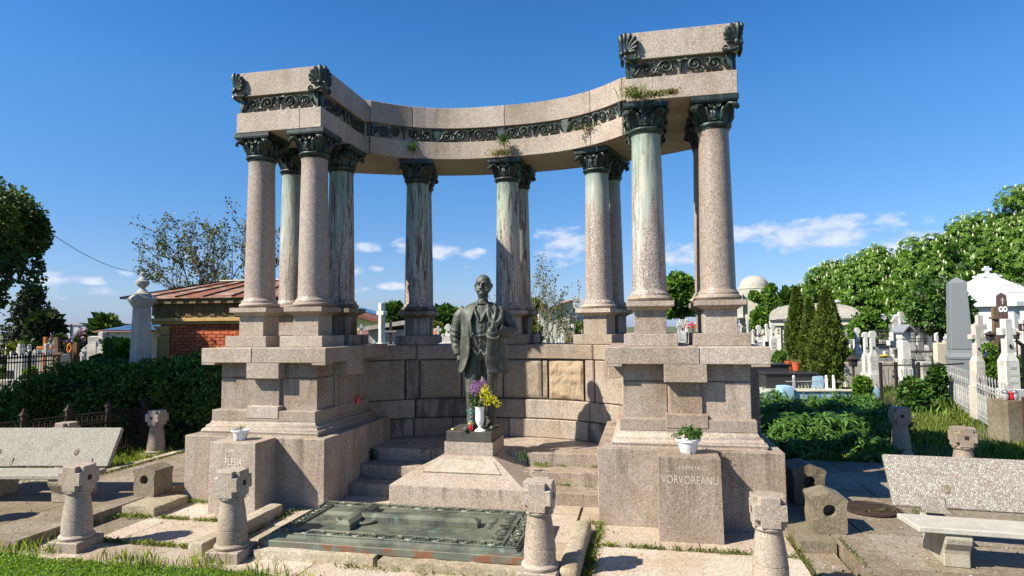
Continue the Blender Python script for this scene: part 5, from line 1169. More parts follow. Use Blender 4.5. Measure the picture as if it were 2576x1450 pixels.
# ================================================================ CENTRE between the columns
cross('E',378,858,1335,16.5,48,116,'slim white marble cross seen left of the second left column pedestal',style='plain',thick=.16,turn=math.radians(-35),yarm=975)
F=ctx('E',478,17.5); t=thing('wooden_cross',F,'black wooden cross with lettered plaque beside the slim marble cross','cross')
MB().box(F.x(465),F.x(492),-.04,.04,0,F.h(1048)).build('upright',DARKIRON,t); MB().box(F.x(410),F.x(556),-.06,-.03,F.h(1200),F.h(1160)).build('plaque',DARKIRON,t)
MB().tube([(F.x(480),-.05,F.h(1300)),(F.x(500),-.05,F.h(1325))],.03,6).build('foot_ornament',DARKIRON,t)
mb=MB()
for k in range(9): x=F.x(424+k*14); mb.box(x,x+F.k*8,-.066,-.059,F.h(1188),F.h(1173))
mb.build('plaque_lettering',WHITE,t)
t,F=box_thing('low_outbuilding','E',225,640,1160,24,6,'low grey concrete outbuilding behind the marble cross','outbuilding',GREYST); vs=[(F.x(185),-.4,F.h(1172)),(F.x(660),-.4,F.h(1105)),(F.x(660),6,F.h(1105)),(F.x(185),6,F.h(1172))]
MB().add(vs+[(x,y,z+.16) for x,y,z in vs],[(3,2,1,0),(4,5,6,7),(0,1,5,4),(1,2,6,5),(2,3,7,6),(3,0,4,7)]).build('roof_slab',CONC,t)
F=ctx('E',210,46); t=thing('yellow_house',F,'yellow house with sloping brown roof seen past the left columns','house')
a,b=F.x(-60),F.x(290); MB().add([(a,0,0),(b,0,0),(b,9,0),(a,9,0),(a,0,F.h(985)),(b,0,F.h(1075)),(b,9,F.h(1075)),(a,9,F.h(985))],[(3,2,1,0),(4,5,6,7),(0,1,5,4),(1,2,6,5),(2,3,7,6),(3,0,4,7)]).build('wall',YELLOWH,t)
for k,(y0,y1,m_) in enumerate(((962,1052,ROOFBR),(940,1012,SOLAR))):
    vs=[(F.x(-70),-.8+k*3,F.h(y0)),(F.x(355),-.8+k*3,F.h(1085 if k==0 else 1050)),(F.x(355),3+k*3,F.h(1085 if k==0 else 1050)+.15),(F.x(-70),3+k*3,F.h(y0)+.15)]
    MB().add(vs+[(x,y,z+.25) for x,y,z in vs],[(3,2,1,0),(4,5,6,7),(0,1,5,4),(1,2,6,5),(2,3,7,6),(3,0,4,7)]).build('roof' if k==0 else 'solar_roof',m_,t)
t,F=house('house','E',40,240,1235,1140,34,6,CREAM,ROOFBR,'house front with low red brown roof under the yellow house',True,.3)
t,F=house('house','E',285,500,1010,955,60,9,plain('grey_render',(.30,.29,.27),.9),ROOFBR,'grey gabled house with brown roof behind the marble cross',True,.5)
t,F=house('house','E',850,1200,1240,1150,34,6,CREAM,plain('orange_tiles',(.34,.12,.05),.8,.2,9),'low house with orange tile roof behind crosses left of the statue',True,.3)
F=ctx('E',1095,230); t=thing('tower_block',F,'distant pale apartment tower with round top left of the statue','tower block')
a,b=F.x(960),F.x(1235); zt=F.h(945)
TOW=plain('tower_concrete',(.52,.50,.45),.9,.05,.3)
MB().box(a,F.x(1120),0,20,0,zt).build('wing',TOW,t); MB().lathe([((F.x(1228)-F.x(1015))/2,0),((F.x(1228)-F.x(1015))/2,F.h(915)),((F.x(1228)-F.x(1015))/2*.9,F.h(905))],24,c=((F.x(1015)+F.x(1228))/2,12,0)).build('round_tower',TOW,t,smooth=30)
for r in range(7):
    for k in range(7):
        x=a+1.2+k*(F.x(1120)-a-2.4)/6; MB().box(x-.6,x+.6,-.15,.1,zt-3.2-r*3.0,zt-1.6-r*3.0).build('window',GLASSD,t)
MB().tube([(F.x(1040),8,F.h(912)),(F.x(1220),8,F.h(912)),(F.x(1220),8,F.h(904))],.3,4).build('roof_rail',GREYST,t)
for (v,x,yt,d,w,arm,st,lab) in (('E',150,1112,22,20,48,'trefoil','small white cross on a block in front of the yellow house'),('E',222,1205,17,16,30,'narrow','sliver of a white cross beside the left pier plinth'),
    ('E',912,1112,19,26,50,'pillar','white cross half hidden by the second left column plinth'),('E',1018,1128,18,26,66,'trefoil','white trefoil cross between column and statue elbow'),('E',1072,1205,17,24,44,'narrow','small white cross left of the big white one near the statue'),
    ('E',1130,1098,17.5,44,76,'pillar','big white block cross just left of the statue arm'),('E',1185,1210,18.5,24,50,'narrow','white cross touching the edge of the statue sleeve')):
    cross(v,x,yt,1330,d,w,arm,lab,style=st)
# white gabled building right of the statue
F=ctx('F',520,38); t=thing('gabled_building',F,'white walled building with two gables behind the sparse shrub','building')
def gable(x0,x1,xm,ye,yt,y0,dep,nm):
    vs=[(F.x(x0),y0,0),(F.x(x1),y0,0),(F.x(x1),y0,F.h(ye[1])),(F.x(xm),y0,F.h(yt)),(F.x(x0),y0,F.h(ye[0]))]
    MB().add(vs+[(x,y+dep,z) for x,y,z in vs],[(0,1,2,3,4),(9,8,7,6,5)]+[(i,5+i,5+(i+1)%5,(i+1)%5) for i in range(5)]).build(nm,CREAM if nm=='front_gable' else WPAINT,t)
gable(170,640,560,(960,800),790,0,9,'front_gable'); gable(625,950,760,(785,790),722,3,12,'rear_gable')
MB().add([(F.x(150),-.3,F.h(950)),(F.x(625),-.3,F.h(795)),(F.x(625),9,F.h(795)),(F.x(150),9,F.h(950)),(F.x(150),-.3,F.h(962)),(F.x(625),-.3,F.h(807)),(F.x(625),9,F.h(807)),(F.x(150),9,F.h(962))],[(0,1,2,3),(7,6,5,4),(0,4,5,1),(1,5,6,2),(2,6,7,3),(3,7,4,0)]).build('roof_edge',ROOFBR,t)
MB().box(F.x(575),F.x(600),-.1,.1,F.h(1090),F.h(985)).build('drain_pipe',GREYST,t)
for x,ya,yb in ((640,1010,1090),(690,1020,1090)): MB().box(F.x(x),F.x(x+25),-.08,.1,F.h(yb),F.h(ya)).build('window',GLASSD,t)
F=ctx('F',570,25); t=thing('marble_niche_tomb',F,'white marble niche tomb with urn left of the third right column','tomb')
MB().box(F.x(500),F.x(640),0,.6,0,F.h(1180)).build('body',WHITE,t,bevel=.02); MB().box(F.x(488),F.x(652),-.08,.7,F.h(1180),F.h(1155)).build('cornice',WHITE,t,bevel=.01); MB().box(F.x(535),F.x(600),-.03,.02,F.h(1390),F.h(1215)).build('niche',GREYST,t)
MB().lathe([(.05,0),(.12,.12),(.14,.22),(.08,.3),(.04,.36)],12,(F.x(580),-.15,F.h(1370))).build('urn',OLDST,t)
MB().box(F.x(620),F.x(650),-.02,.2,0,F.h(1120)).build('side_pillar',WHITE,t)
for (v,x,yt,d,w,arm,st,lab) in (('F',465,1325,22,40,60,'pillar','white block cross left of the marble niche tomb'),('F',430,1255,24,30,40,'narrow','white pillar behind the shrub branches'),('F',758,1195,20,16,26,'narrow','narrow white post beside the third right column'),('F',215,1250,23,30,60,'trefoil','white cross behind the base of the sparse shrub'),('F',260,1150,25,26,46,'narrow','pale narrow pillar rising behind the sparse shrub'),
    ('M',575,180,21,22,44,'pillar','white pillar cross in the gap between the two right front columns'),('M',600,178,22,16,34,'narrow','slim white pillar beside the one between the right columns'),('M',560,205,20,14,26,'narrow','short white pillar edge at the left of the right column gap'),
    ('M',655,190,26,14,30,'narrow','white grave post touching the right front column pedestal'),('M',862,205,24,12,22,'narrow','narrow white post just right of the right front column'),('M',938,232,23,10,20,'narrow','thin white grave post above the right pier cap')):
    cross(v,x,yt,310 if v=='M' else 1380,d,w,arm,lab,style=st)
F=ctx('M',632,20); t=thing('flower_bunch',F,'red flowers on a grave between the right columns','flowers'); mb=MB(); rg=np.random.default_rng(3)
for k in range(22): mb.ell((rg.normal()*.09,rg.normal()*.05,F.h(213)+rg.normal()*.06),(.035,.035,.03),6)
mb.build('blossoms',plain('red_petals',(.5,.03,.02),.5),t,norm=False); MB().tube([(0,0,0),(0,0,F.h(215))],.02,5).build('stand',DARKIRON,t)
# thin cable across the left sky
a=at(60,13)+Vector((0,0,Frame(60,13).Z(548))); b=at(345,24)+Vector((0,0,Frame(345,24).Z(686)))
pts=[a+(b-a)*t_+Vector((0,0,-.25*math.sin(PI*t_))) for t_ in np.linspace(0,1,14)]
tag(MB().tube(pts,.008,5).build('overhead_cable',DARKIRON,norm=False),'thin dark cable sloping through the left sky to the bare tree','cable')

# far rows of small crosses
def far_cross_mesh(st,mat):
    mb=MB()
    if st==0: mb.box(-.09,.09,-.06,.06,0,1.25); mb.box(-.3,.3,-.055,.055,.85,1.02)
    elif st==1: mb.box(-.16,.16,-.1,.1,0,.55); mb.box(-.08,.08,-.06,.06,.55,1.35); mb.box(-.26,.26,-.055,.055,.98,1.13)
    else: mb.box(-.11,.11,-.06,.06,0,1.1); mb.box(-.24,.24,-.055,.055,.72,.92); mb.ell((0,0,1.15),(.13,.07,.13),8)
    return mb.mesh('far_cross',mat,bevel=.012)
FCM=[far_cross_mesh(k,m_) for k in range(3) for m_ in (WHITE,AGEDW)]
rgf=np.random.default_rng(55)
def far_rows(x0,x1,d0,d1,n,lab,grp,h0=.85):
    for k in range(n):
        F=Frame(x0+(x1-x0)*rgf.random(),d0+(d1-d0)*rgf.random()); o=link('grave_cross',FCM[rgf.integers(6)],None,F.o,YAW+rgf.normal()*.5); s_=h0+.55*rgf.random(); o.scale=(s_,s_,s_); tag(o,lab,'cross',grp)
far_rows(20,330,19,32,34,'small pale cross in the far rows on the left','small crosses in the far left rows')
far_rows(905,1010,18,34,7,'small pale cross far behind the left columns','small crosses far behind the left columns'); far_rows(1090,1180,19,36,12,'small pale cross far behind the statue','small crosses far behind the statue')
far_rows(1335,1480,24,36,9,'small pale cross far behind the sparse shrub','small crosses behind the sparse shrub'); far_rows(1690,1760,19,34,8,'small pale cross in the gap between the right columns','small crosses between the right columns')
far_rows(1890,1960,27,31,5,'small pale cross beyond the right pier','small crosses beyond the right pier'); far_rows(2120,2420,22,36,44,'small pale cross in the far rows on the right','small crosses in the far right rows'); far_rows(2440,2600,18,29,14,'small pale cross before the white chapel','small crosses before the white chapel')
# ================================================================ RIGHT background
# domed chapel
F=ctx('R',135,32); t=thing('domed_chapel',F,'weathered stone chapel with round dome and ivy right of the colonnade','chapel',rz=-.37)
r=F.k*122; zb=F.h(322)
pr=[(r*1.03,zb-.02),(r*1.03,zb+.06)]+[(r*math.cos(a),zb+.06+r*.82*math.sin(a)) for a in np.linspace(0,PI/2*.985,12)]
MB().lathe(pr,40,(0,1.3,0)).build('dome',DOMEC,t,smooth=40)
MB().lathe([(r*1.06,F.h(470)),(r*1.08,zb-.08),(r*1.16,zb-.05),(r*1.16,zb+.02),(r*1.02,zb+.02)],40,(0,1.3,0)).build('drum',CREAM,t,smooth=40)
w=F.k*140
mb=MB(); mb.box(-w,w,.1,2.9,F.h(560),F.h(345)); mb.box(-w*1.08,w*1.08,-.05,3.0,F.h(600),F.h(560)); 
for s in (-1,1):
    vs=[(s*w*.62,-.10),(s*w*.98,-.10)]
    x0,x1=sorted((s*w*.66,s*w*.98)); mb.box(x0,x1,-.14,.12,F.h(585),F.h(380))
    mb.add([(x0,-.14,F.h(600)),(x1,-.14,F.h(600)),(x1,.1,F.h(600)),(x0,.1,F.h(600)),(x0,-.42,F.h(585)),(x1,-.42,F.h(585)),(x1,.1,F.h(560)),(x0,.1,F.h(560))],[(3,2,1,0),(4,5,6,7),(0,1,5,4),(1,2,6,5),(2,3,7,6),(3,0,4,7)])
mb.box(-w*.9,w*.9,.3,2.7,0,F.h(600)); mb.build('walls',CREAM,t,bevel=.02)
for x in (75,-20): MB().lathe([(.10,0),(.09,.2),(.075,F.h(605)-.25),(.13,F.h(605)-.12),(.13,F.h(600))],12,(F.x(x),-.15,0)).build('porch_column',WHITE,t,smooth=40)
# barrel-roofed mausoleum
F=ctx('R',632,28); t=thing('vaulted_mausoleum',F,'grey barrel roofed mausoleum behind the two thujas','mausoleum',rz=-.42)
a,b=F.x(318),F.x(942); zs=F.h(640); zt=F.h(478); za=F.h(600)
MB().box(a,b,0,3.4,0,zs).build('walls',CREAM,t,bevel=.02)
def vault(x0,x1,y0,y1,z0,z1,n=18,lift=0):
    P=[(x0,z0)]
    for k in range(n+1):
        u=k/n; ang=PI*(1-u); P.append(((x0+x1)/2+(x1-x0)/2*math.copysign(abs(math.cos(ang))**.8,math.cos(ang)),z0+(z1-z0)*abs(math.sin(ang))**.62))
    P.append((x1,z0)); return [(p[0],p[1]) for p in P]
P=vault(a-.15,b+.15,0,0,za,zt)
M_=Matrix.Rotation(PI/2,4,'X')
MB().prism(P,-3.55,.12,M=M_).build('vault_roof',DOMEC,t)
for y0 in (.30,): 
    P2=vault(a-.19,b+.19,0,0,za-.02,zt+.06); MB().prism(P2,y0-.35,y0,M=M_).build('roof_rib',DOMEC,t)
MB().box(a-.2,b+.2,-.18,3.6,F.h(655),F.h(608)).build('cornice',CREAM,t,bevel=.02)
for x0,x1 in ((330,372),(885,935)): MB().box(F.x(x0),F.x(x1),-.1,.02,0,F.h(660)).build('pilaster',WHITE,t,bevel=.01)
P=vault(F.x(335),F.x(930),0,0,za+.03,zt-.1); MB().prism(P,.305,.33,M=M_).build('tympanum',GREYST,t)
MB().lathe([(.10,zt+.05),(.16,zt+.12),(.05,zt+.2)],10,(F.x(812),-.1,0)).build('finial',WHITE,t)
for k,z in enumerate((665,690,715)): MB().ell((F.x(352),-.11,F.h(z)),(.05,.02,.06),8).build('gilt_letter',GOLD,t)
# green roofed shelter
F=ctx('R',1530,31); t=thing('green_roof_shelter',F,'grave shelter with bluish green metal roof left of the lilac tree','shelter')
zr,ze=F.h(558),F.h(628); a,b=F.x(1405),F.x(1650)
MB().add([(a+.25,1.6,zr),(b-.2,1.6,zr),(b,-.1,ze),(a,-.1,ze),(a+.25,1.6,zr-.05),(b-.2,1.6,zr-.05),(b,-.1,ze-.05),(a,-.1,ze-.05)],[(0,1,2,3)[::-1],(4,5,6,7),(0,4,5,1),(1,5,6,2),(2,6,7,3),(3,7,4,0)]).build('roof',GREENR,t)
for k in range(5): x=a+k*(b-a)/4; MB().tube([(x,-.1,ze+.02),(a+.25+(b-a-.45)*k/4,1.6,zr+.02)],.02,4).build('roof_seam',GREYST,t)
MB().box(a+.08,b-.08,.0,1.5,0,ze-.08).build('glazed_wall',plain('grey_glazing',(.17,.19,.18),.25,.1,3),t)
for k in range(4): x=a+.1+k*(b-a-.2)/3; MB().box(x-.03,x+.03,-.04,0,0,ze-.05).build('post',DARKIRON,t)
# black granite grave slabs with pots
F=ctx('B',420,20); t=thing('black_grave',F,'stepped black granite grave below the orange flower pots','grave')
for k,(x0,x1,yt,yb,y0) in enumerate(((90,410,752,812,2.2),(120,690,838,905,1.1),(140,820,930,1005,0))):
    MB().box(F.x(x0),F.x(x1),y0,y0+1.05,0,F.h(yt)).build('slab_step',BLACKG,t,bevel=.01)
    MB().box(F.x(x0)-.05,F.x(x1)+.05,y0-.05,y0+1.12,F.h(yt),F.h(yt)+.05).build('cover_slab',GREYG if k==0 else BLACKG,t,bevel=.01)
for x0,x1,yb,yt,d,lab in ((400,525,860,752,21.2,'rear orange plastic flower pot on the black granite grave'),(495,615,880,768,20.4,'front orange plastic flower pot on the black granite grave')):
    F=ctx('B',(x0+x1)/2,d); t=thing('flower_pot',F,lab,'flower pot'); z0=F.h(yb); z1=F.h(yt); r=(x1-x0)*F.k/2
    t.location.z=z0; h=z1-z0; MB().lathe([(r*.72,0),(r*.9,h*.84),(r,h*.85),(r,h),(r*.9,h),(r*.88,h*.9)],24).build('pot_body',TERRA,t,smooth=35,norm=False); MB().lathe([(.01,h*.9),(r*.89,h*.9)],16).build('potting_soil',SOIL,t,norm=False)
    rg=np.random.default_rng(x0); mb=MB()
    for k in range(24): a=rg.random()*6.28; l=r*(.5+.7*rg.random()); mb.tube([(0,0,h*.9),(math.cos(a)*l*.5,math.sin(a)*l*.5,h+.09*rg.random()),(math.cos(a)*l,math.sin(a)*l,h+.12*rg.random()-.02)],[.008,.006,.002],4)
    mb.build('dry_stems',LF_DRY,t,norm=False)
# blue limewashed tomb enclosure
F=ctx('B',760,18.0); t=thing('blue_tomb',F,'low pale blue walled tomb enclosure behind the peonies','tomb',rz=math.radians(-2))
zt=F.h(1165)
MB().box(F.x(140),F.x(1440),0,.22,0,zt).build('front_wall',WALLBLUE,t,bevel=.015)
MB().box(F.x(330),F.x(1430),.22,2.6,0,zt-.10).build('grave_bed',CONC,t)
MB().box(F.x(500),F.x(1425),-.04,.25,zt,zt+.045).build('wall_coping',CONC,t,bevel=.01)
for k,(x0,x1,yt,y0) in enumerate(((335,500,1085,-.12),(1425,1615,1108,-.15),(1178,1350,1030,2.0),(118,200,965,2.4))):
    o=rough_block('corner_block',F.x(x0),F.x(x1),y0,y0+.5,0,F.h(yt),WALLBLUE,t,st=.08,amp=.008,round_=.04)
MB().box(F.x(140),F.x(335),-.02,.02,F.h(1290),F.h(1225)).build('wall_panel',plain('blue_grey_panel',(.10,.20,.29),.9),t)
# bits of white rail lying on it
F=ctx('B',740,19.2); t=thing('white_rail',F,'peeling white iron rail lying on the blue tomb','railing')
z=F.h(1025)
for x0,x1,zz in ((410,945,z),(1060,1180,z-.02)): MB().tube([(F.x(x0),0,zz),(F.x(x1),.05,zz-.01)],.018,6).build('rail',SILVER,t)
for x in (515,955,1052): MB().box(F.x(x)-.03,F.x(x)+.03,-.03,.03,F.h(1140),z+.10).build('rail_post',WPLAST if x>900 else SILVER,t); MB().ell((F.x(x),0,z+.14),(.04,.04,.05),8).build('finial',WPLAST,t)
for k in range(8): MB().tube([(F.x(560+k*45),-.1,F.h(1135)),(F.x(600+k*42),.1,F.h(1062))],.010,4).build('bar',SILVER,t)
# ---------------------------------------------------------------- crosses and pillars on the right
RC=(('R',160,650,860,27,26,44,'pillar','white cross behind the chain left of the vaulted mausoleum'),('R',228,642,860,26,20,30,'narrow','slim white cross between chapel and vaulted mausoleum'),('R',278,640,870,25,28,40,'pillar','white cross with rusty edge beside the vaulted mausoleum wall'),('R',114,686,820,28,12,14,'narrow','white bollard like grave post right of the chapel porch'),
 ('R',992,672,1010,22,34,52,'pillar','pale stone pillar cross right of the thujas'),('R',1062,710,1062,20,30,52,'pillar','white cross in front of the grey stone wall nearest the lantern'),('R',1122,700,1075,19.5,42,62,'pillar','stout white cross with shield right of the nearest lantern cross'),
 ('R',1220,565,800,27,28,44,'trefoil','white cross behind the dark ornate iron fence'),('R',1310,600,800,26,18,34,'trefoil','small white cross behind the iron fence left of the tall one'),('R',1330,572,800,26.5,20,40,'trefoil','white trefoil cross close behind the tall pillar cross'),('R',1372,536,800,25,36,48,'pillar','tall white pillar cross above the little roofed pillar'),
 ('R',1443,580,800,26,18,32,'trefoil','little white cross on a block left of the green roof shelter'),('R',1308,625,760,28,14,26,'narrow','tiny white cross far behind the iron fence'),('R',1345,640,760,28.5,14,28,'trefoil','tiny far white trefoil cross beside the tall pillar cross'))
for (v,x,yt,yb,d,w,arm,st,lab) in RC: cross(v,x,yt,yb,d,w,arm,lab,style=st)
box_thing('headstone','R',1428,1482,648,25.8,.4,'white block headstone left of the green roof shelter','headstone',WHITE)
t,F=cross('R',2000,650,1180,14,42,110,'weathered stone cross on a sloped base right of the grey obelisk',CONC,'pillar',.14,yarm=750)
t,F=cross('R',2262,597,1210,13,62,128,'large white stone cross behind the silver fence near the frame edge',WHITE,'pillar',.16,yarm=705)
cross('R',2035,565,760,21,46,110,'mossy stone cross standing behind the weathered one by the grey obelisk',GREYST,'plain',.14,yarm=665)
F=ctx('R',2145,22); t=thing('wooden_cross',F,'rough wooden cross with small roof left of the brown obelisk','cross'); t.rotation_euler=(0,math.radians(3),YAW)
MB().box(-.09,.09,-.05,.05,0,F.h(500)).build('upright',WOOD,t,bevel=.01); MB().box(F.x(2108),F.x(2182),-.1,.1,F.h(600),F.h(580)).build('crossbar',WOOD,t,bevel=.01); MB().box(F.x(2118),F.x(2132),-.04,.04,F.h(575),F.h(505)).build('side_board',WOOD,t)
# grey granite obelisk
F=ctx('R',1860,17); t=thing('grey_obelisk',F,'tall grey granite obelisk behind the silver painted fence','obelisk',rz=math.radians(-22))
k_=F.k; wt=k_*150/2*.80; wb=k_*200/2*.80
MB().sqlathe([(wb*1.12,0),(wb*1.08,F.h(935))]).build('pedestal',GREYG,t,bevel=.015)
MB().sqlathe([(wb*1.14,F.h(935)),(wb*1.16,F.h(915)),(wb*1.02,F.h(888)),(wb*.98,F.h(880)),(wb*.98,F.h(868)),(wb*.92,F.h(862)),(wb*.93,F.h(853))]).build('moulding',GREYG,t)
MB().sqlathe([(wb*.98,F.h(853)),(wt,F.h(288)),(.02,F.h(243))]).build('shaft',GREYG,t,bevel=.012)
F=ctx('R',2235,23.5); t=thing('brown_obelisk',F,'polished dark brown obelisk with two oval portraits before the white chapel','obelisk',rz=math.radians(-26))
wt=F.k*72/2*.85; MB().sqlathe([(wt*1.35,0),(wt*1.02,F.h(398)),(.01,F.h(372))]).build('shaft',BROWNG,t,bevel=.01)
c=MB(); 
for dx in (-.30,.28):
    MB().lathe([(.085,0),(.085,.02)],16,M=Matrix.Translation((dx*wt*2.0*.8,-wt*1.14,F.h(516)))@Matrix.Rotation(PI/2,4,'X'),sx=.85,sy=1.25).build('oval_portrait',WPLAST,t)
    MB().ell((dx*wt*1.6,-wt*1.14-.03,F.h(512)),(.03,.01,.05),8).build('portrait_figure',DARKIRON,t)
mb=MB().box(-.012,.012,-wt*1.08-.02,-wt*1.06,F.h(475),F.h(418)); mb.box(-.06,.06,-wt*1.08-.019,-wt*1.06,F.h(440),F.h(436)); mb.build('engraved_cross',WHITE,t)
# white chapel with stepped octagonal roof
F=ctx('R',2125,38); t=thing('white_chapel',F,'whitewashed chapel with stepped pyramid roof and cross behind the obelisks','chapel')
R_=F.k*465; zc=F.h(500)
n8=lambda r,z,o=PI/8+.12:[(r*math.cos(o+k*PI/4),r*math.sin(o+k*PI/4)+0,z) for k in range(8)]
def ring8(mb,pr):
    vs=[];
    for r,z in pr: vs+=n8(r,z)
    K=len(pr); mb.add(vs,[(j*8+i,j*8+(i+1)%8,(j+1)*8+(i+1)%8,(j+1)*8+i) for j in range(K-1) for i in range(8)]+[tuple(range(8))[::-1],tuple((K-1)*8+i for i in range(8))])
off=F.x(2125); tt=[]
mb=MB(); ring8(mb,[(R_*.90,0),(R_*.90,zc)]); mb.v=[(x+off-F.x(2125)*0,y,z) for x,y,z in mb.v]; mb.build('walls',WPAINT,t)
mb=MB(); zt=F.h(240); hz=lambda q:F.h(q); ring8(mb,[(R_,zc),(R_,zc+.25),(R_*.755,hz(396)),(R_*.755,hz(386)),(R_*.70,hz(383)),(R_*.515,hz(330)),(R_*.515,hz(320)),(R_*.46,hz(317)),(R_*.15,zt)]); 
mb2=MB(); mb2.v=[]; 
# roof apex sits over the cross; walls share the same axis
mb.v=[(x+off,y,z) for x,y,z in mb.v]
for i,(x,y,z) in enumerate(mb.v):
    pass
mb.build('roof',WPAINT,t)
xa=F.x(2125); MB().box(xa-.55,xa+.55,-.5,.5,zt-.05,zt+.09).box(xa-.35,xa+.35,-.35,.35,zt+.09,zt+.2).build('roof_cap',WPAINT,t,bevel=.02)
MB().box(xa-.10,xa+.10,-.08,.08,zt+.2,F.h(148)).box(xa-.24,xa+.26,-.079,.079,F.h(185),F.h(163)).build('roof_cross',WPAINT,t)
# small roofed pillar, lanterns, stone wall with iron fence
F=ctx('R',1388,19); t=thing('roofed_pillar',F,'pale stone pillar under a small slate gable in the middle of the right graves','headstone')
w=F.k*38; MB().sqlathe([(w*1.15,0),(w*1.1,F.h(1020)),(w,F.h(1010)),(w*.88,F.h(770)),(w*1.05,F.h(765)),(w*1.05,F.h(712)),(w*.9,F.h(708))]).build('pillar',WHITE,t,bevel=.01)
a=F.x(1330);b=F.x(1440);z0,z1=F.h(708),F.h(658)
for s in (0,1):
    x0=a if s==0 else b; MB().add([(x0,-.35,z0-.02),((a+b)/2,-.35,z1),((a+b)/2,.35,z1),(x0,.35,z0-.02),(x0,-.35,z0+.02),((a+b)/2,-.35,z1+.05),((a+b)/2,.35,z1+.05),(x0,.35,z0+.02)],[(3,2,1,0),(4,5,6,7),(0,1,5,4),(1,2,6,5),(2,3,7,6),(3,0,4,7)]).build('roof_slope',GREYG,t)
def lantern(v,x,yt,yb,d,lab,wpx=60,foot=True,mat=None):
    F=ctx(v,x,d); t=thing('grave_lantern',F,lab,'lantern'); w=F.k*wpx/2; z1=F.h(yt); z0=F.h(yb); mt=mat or RUSTIRON; h=z1-z0
    MB().sqlathe([(w*.62,z0),(w*.78,z0+h*.62)]).build('lamp_body',mt,t); MB().sqlathe([(w*1.1,z0+h*.6),(w*1.15,z0+h*.64),(w*.35,z0+h*.9),(w*.12,z1)]).build('lamp_roof',mt,t)
    MB().box(-w*.45,w*.45,-w*.82,-w*.60,z0+h*.12,z0+h*.5).build('pane',GLASSD,t)
    if foot: MB().tube([(0,0,0),(0,0,z0)],w*.28,6).build('pole',mt,t)
    return t
lantern('R',950,900,1000,18.5,'rusty brown grave lantern on a post right of the thujas',72); lantern('R',1333,845,905,21,'black grave lantern left of the little roofed pillar',44)
lantern('R',2122,700,780,16,'dark grave lantern with candle behind the weathered stone cross',62); lantern('R',2345,700,770,15.5,'dark grave lantern behind the large white cross',44); lantern('M',1150-0,0,1,60,'unused',1) if False else None
F=ctx('R',1250,24); t=thing('stone_grave_wall',F,'smooth grey stone wall of a grave plot carrying ornate iron fence','wall')
for x0,x1 in ((1148,1285),(1287,1352)): MB().box(F.x(x0),F.x(x1),0,.25,0,F.h(812)).build('wall_panel',GREYG,t,bevel=.01)
MB().box(F.x(1130),F.x(1365),-.05,.3,F.h(812),F.h(806)).build('coping',BLACKG,t)
def ironwork(v,x0,x1,yt,yb,d,n,lab,mat=DARKIRON,slope=0.0,scroll=True,d2=None):
    a=ctx(v,x0,d); b=ctx(v,x1,d2 or d); ln=(b.o-a.o).length; t=empty('iron_fence',a.o,math.atan2(b.o.y-a.o.y,b.o.x-a.o.x),None,lab,'fence')
    z1=a.h(yt); z0=max(0,a.h(yb)); h=z1-z0
    for z in (z0+h*.08,z0+h*.80): MB().box(0,ln,-.012,.012,z,z+.03).build('rail',mat,t)
    m_=MB(); m_.tube([(0,0,z0),(0,0,z1-.05)],.011,4); m_.lathe([(.006,z1-.07),(.024,z1-.04),(.003,z1+.02)],6)
    if scroll:
        w=ln/n*.4
        for zc in (z0+h*.3,z0+h*.6): m_.tube([(q[0],0,zc+q[1]) for q in spiral(w*.6,0,w*.55,w*.2,0,1.2,9)],.008,4); m_.tube([(-q[0],0,zc+q[1]) for q in spiral(w*.6,0,w*.55,w*.2,0,1.2,9)],.008,4)
    me=m_.mesh('bar',mat,norm=False)
    for k in range(n): link('fence_bar',me,t,((k+.5)*ln/n,0,0))
    return t
ironwork('R',1140,1345,690,808,23.9,14,'ornate black iron fence on the grey stone wall'); ironwork('R',1400,1600,690,800,24,10,'scrolled black iron fence before the green roof shelter')
ironwork('R',1435,1640,865,960,20.5,18,'low black bar fence left of the lilac tree',scroll=False); ironwork('R',1640,1760,870,965,20.5,10,'low spiked bar fence just left of the grey obelisk',scroll=False)
# dark fan-patterned gate in front
F=ctx('R',1180,15.6); t=thing('fan_fence',F,'black iron grave fence with fan pattern before the little roofed pillar','fence')
x1=F.x(1500); z1=F.h(985)
MB().box(0,x1,-.02,.02,z1-.03,z1).build('top_rail',DARKIRON,t); 
for x in (0,F.x(1310),x1): MB().box(x-.03,x+.03,-.03,.03,0,z1+.06).build('post',DARKIRON,t)
mb=MB()
for cx in (F.x(1245),F.x(1400)):
    for k in range(11): a=PI*k/10; mb.tube([(cx,0,.1),(cx+.40*math.cos(a),0,.1+(z1-.18)*math.sin(a))],.008,4)
    mb.tube([(cx-.05+q[0],0,z1+.07+q[1]) for q in spiral(0,0,.07,.02,0,1.2,9)],.008,4); mb.tube([(cx+.13+q[0],0,z1+.07+q[1]) for q in spiral(0,0,.07,.02,PI,-1.2,9)],.008,4)
mb.build('fan_bars',DARKIRON,t,norm=False)
MB().tube([(x1,0,z1-.05),(x1+1.5,.5,z1-.02)],.02,5).build('side_rail',DARKIRON,t)
for x0,x1,yt,d,lab in ((1500,1590,958,17.5,'weathered stone planter left of the grey obelisk'),(1300,1350,935,19.5,'weathered stone planter beside the small roofed pillar')):
    F=ctx('R',(x0+x1)/2,d); t=thing('stone_planter',F,lab,'planter'); w=F.k*(x1-x0)/2; MB().sqlathe([(w*.7,0),(w*.75,F.h(yt)-.25),(w,F.h(yt)-.06),(w,F.h(yt))]).build('trough',GREYST,t,bevel=.02)
F=ctx('R',1050,21); t=thing('grave_slab',F,'long grey grave slab behind the fan patterned fence','grave')
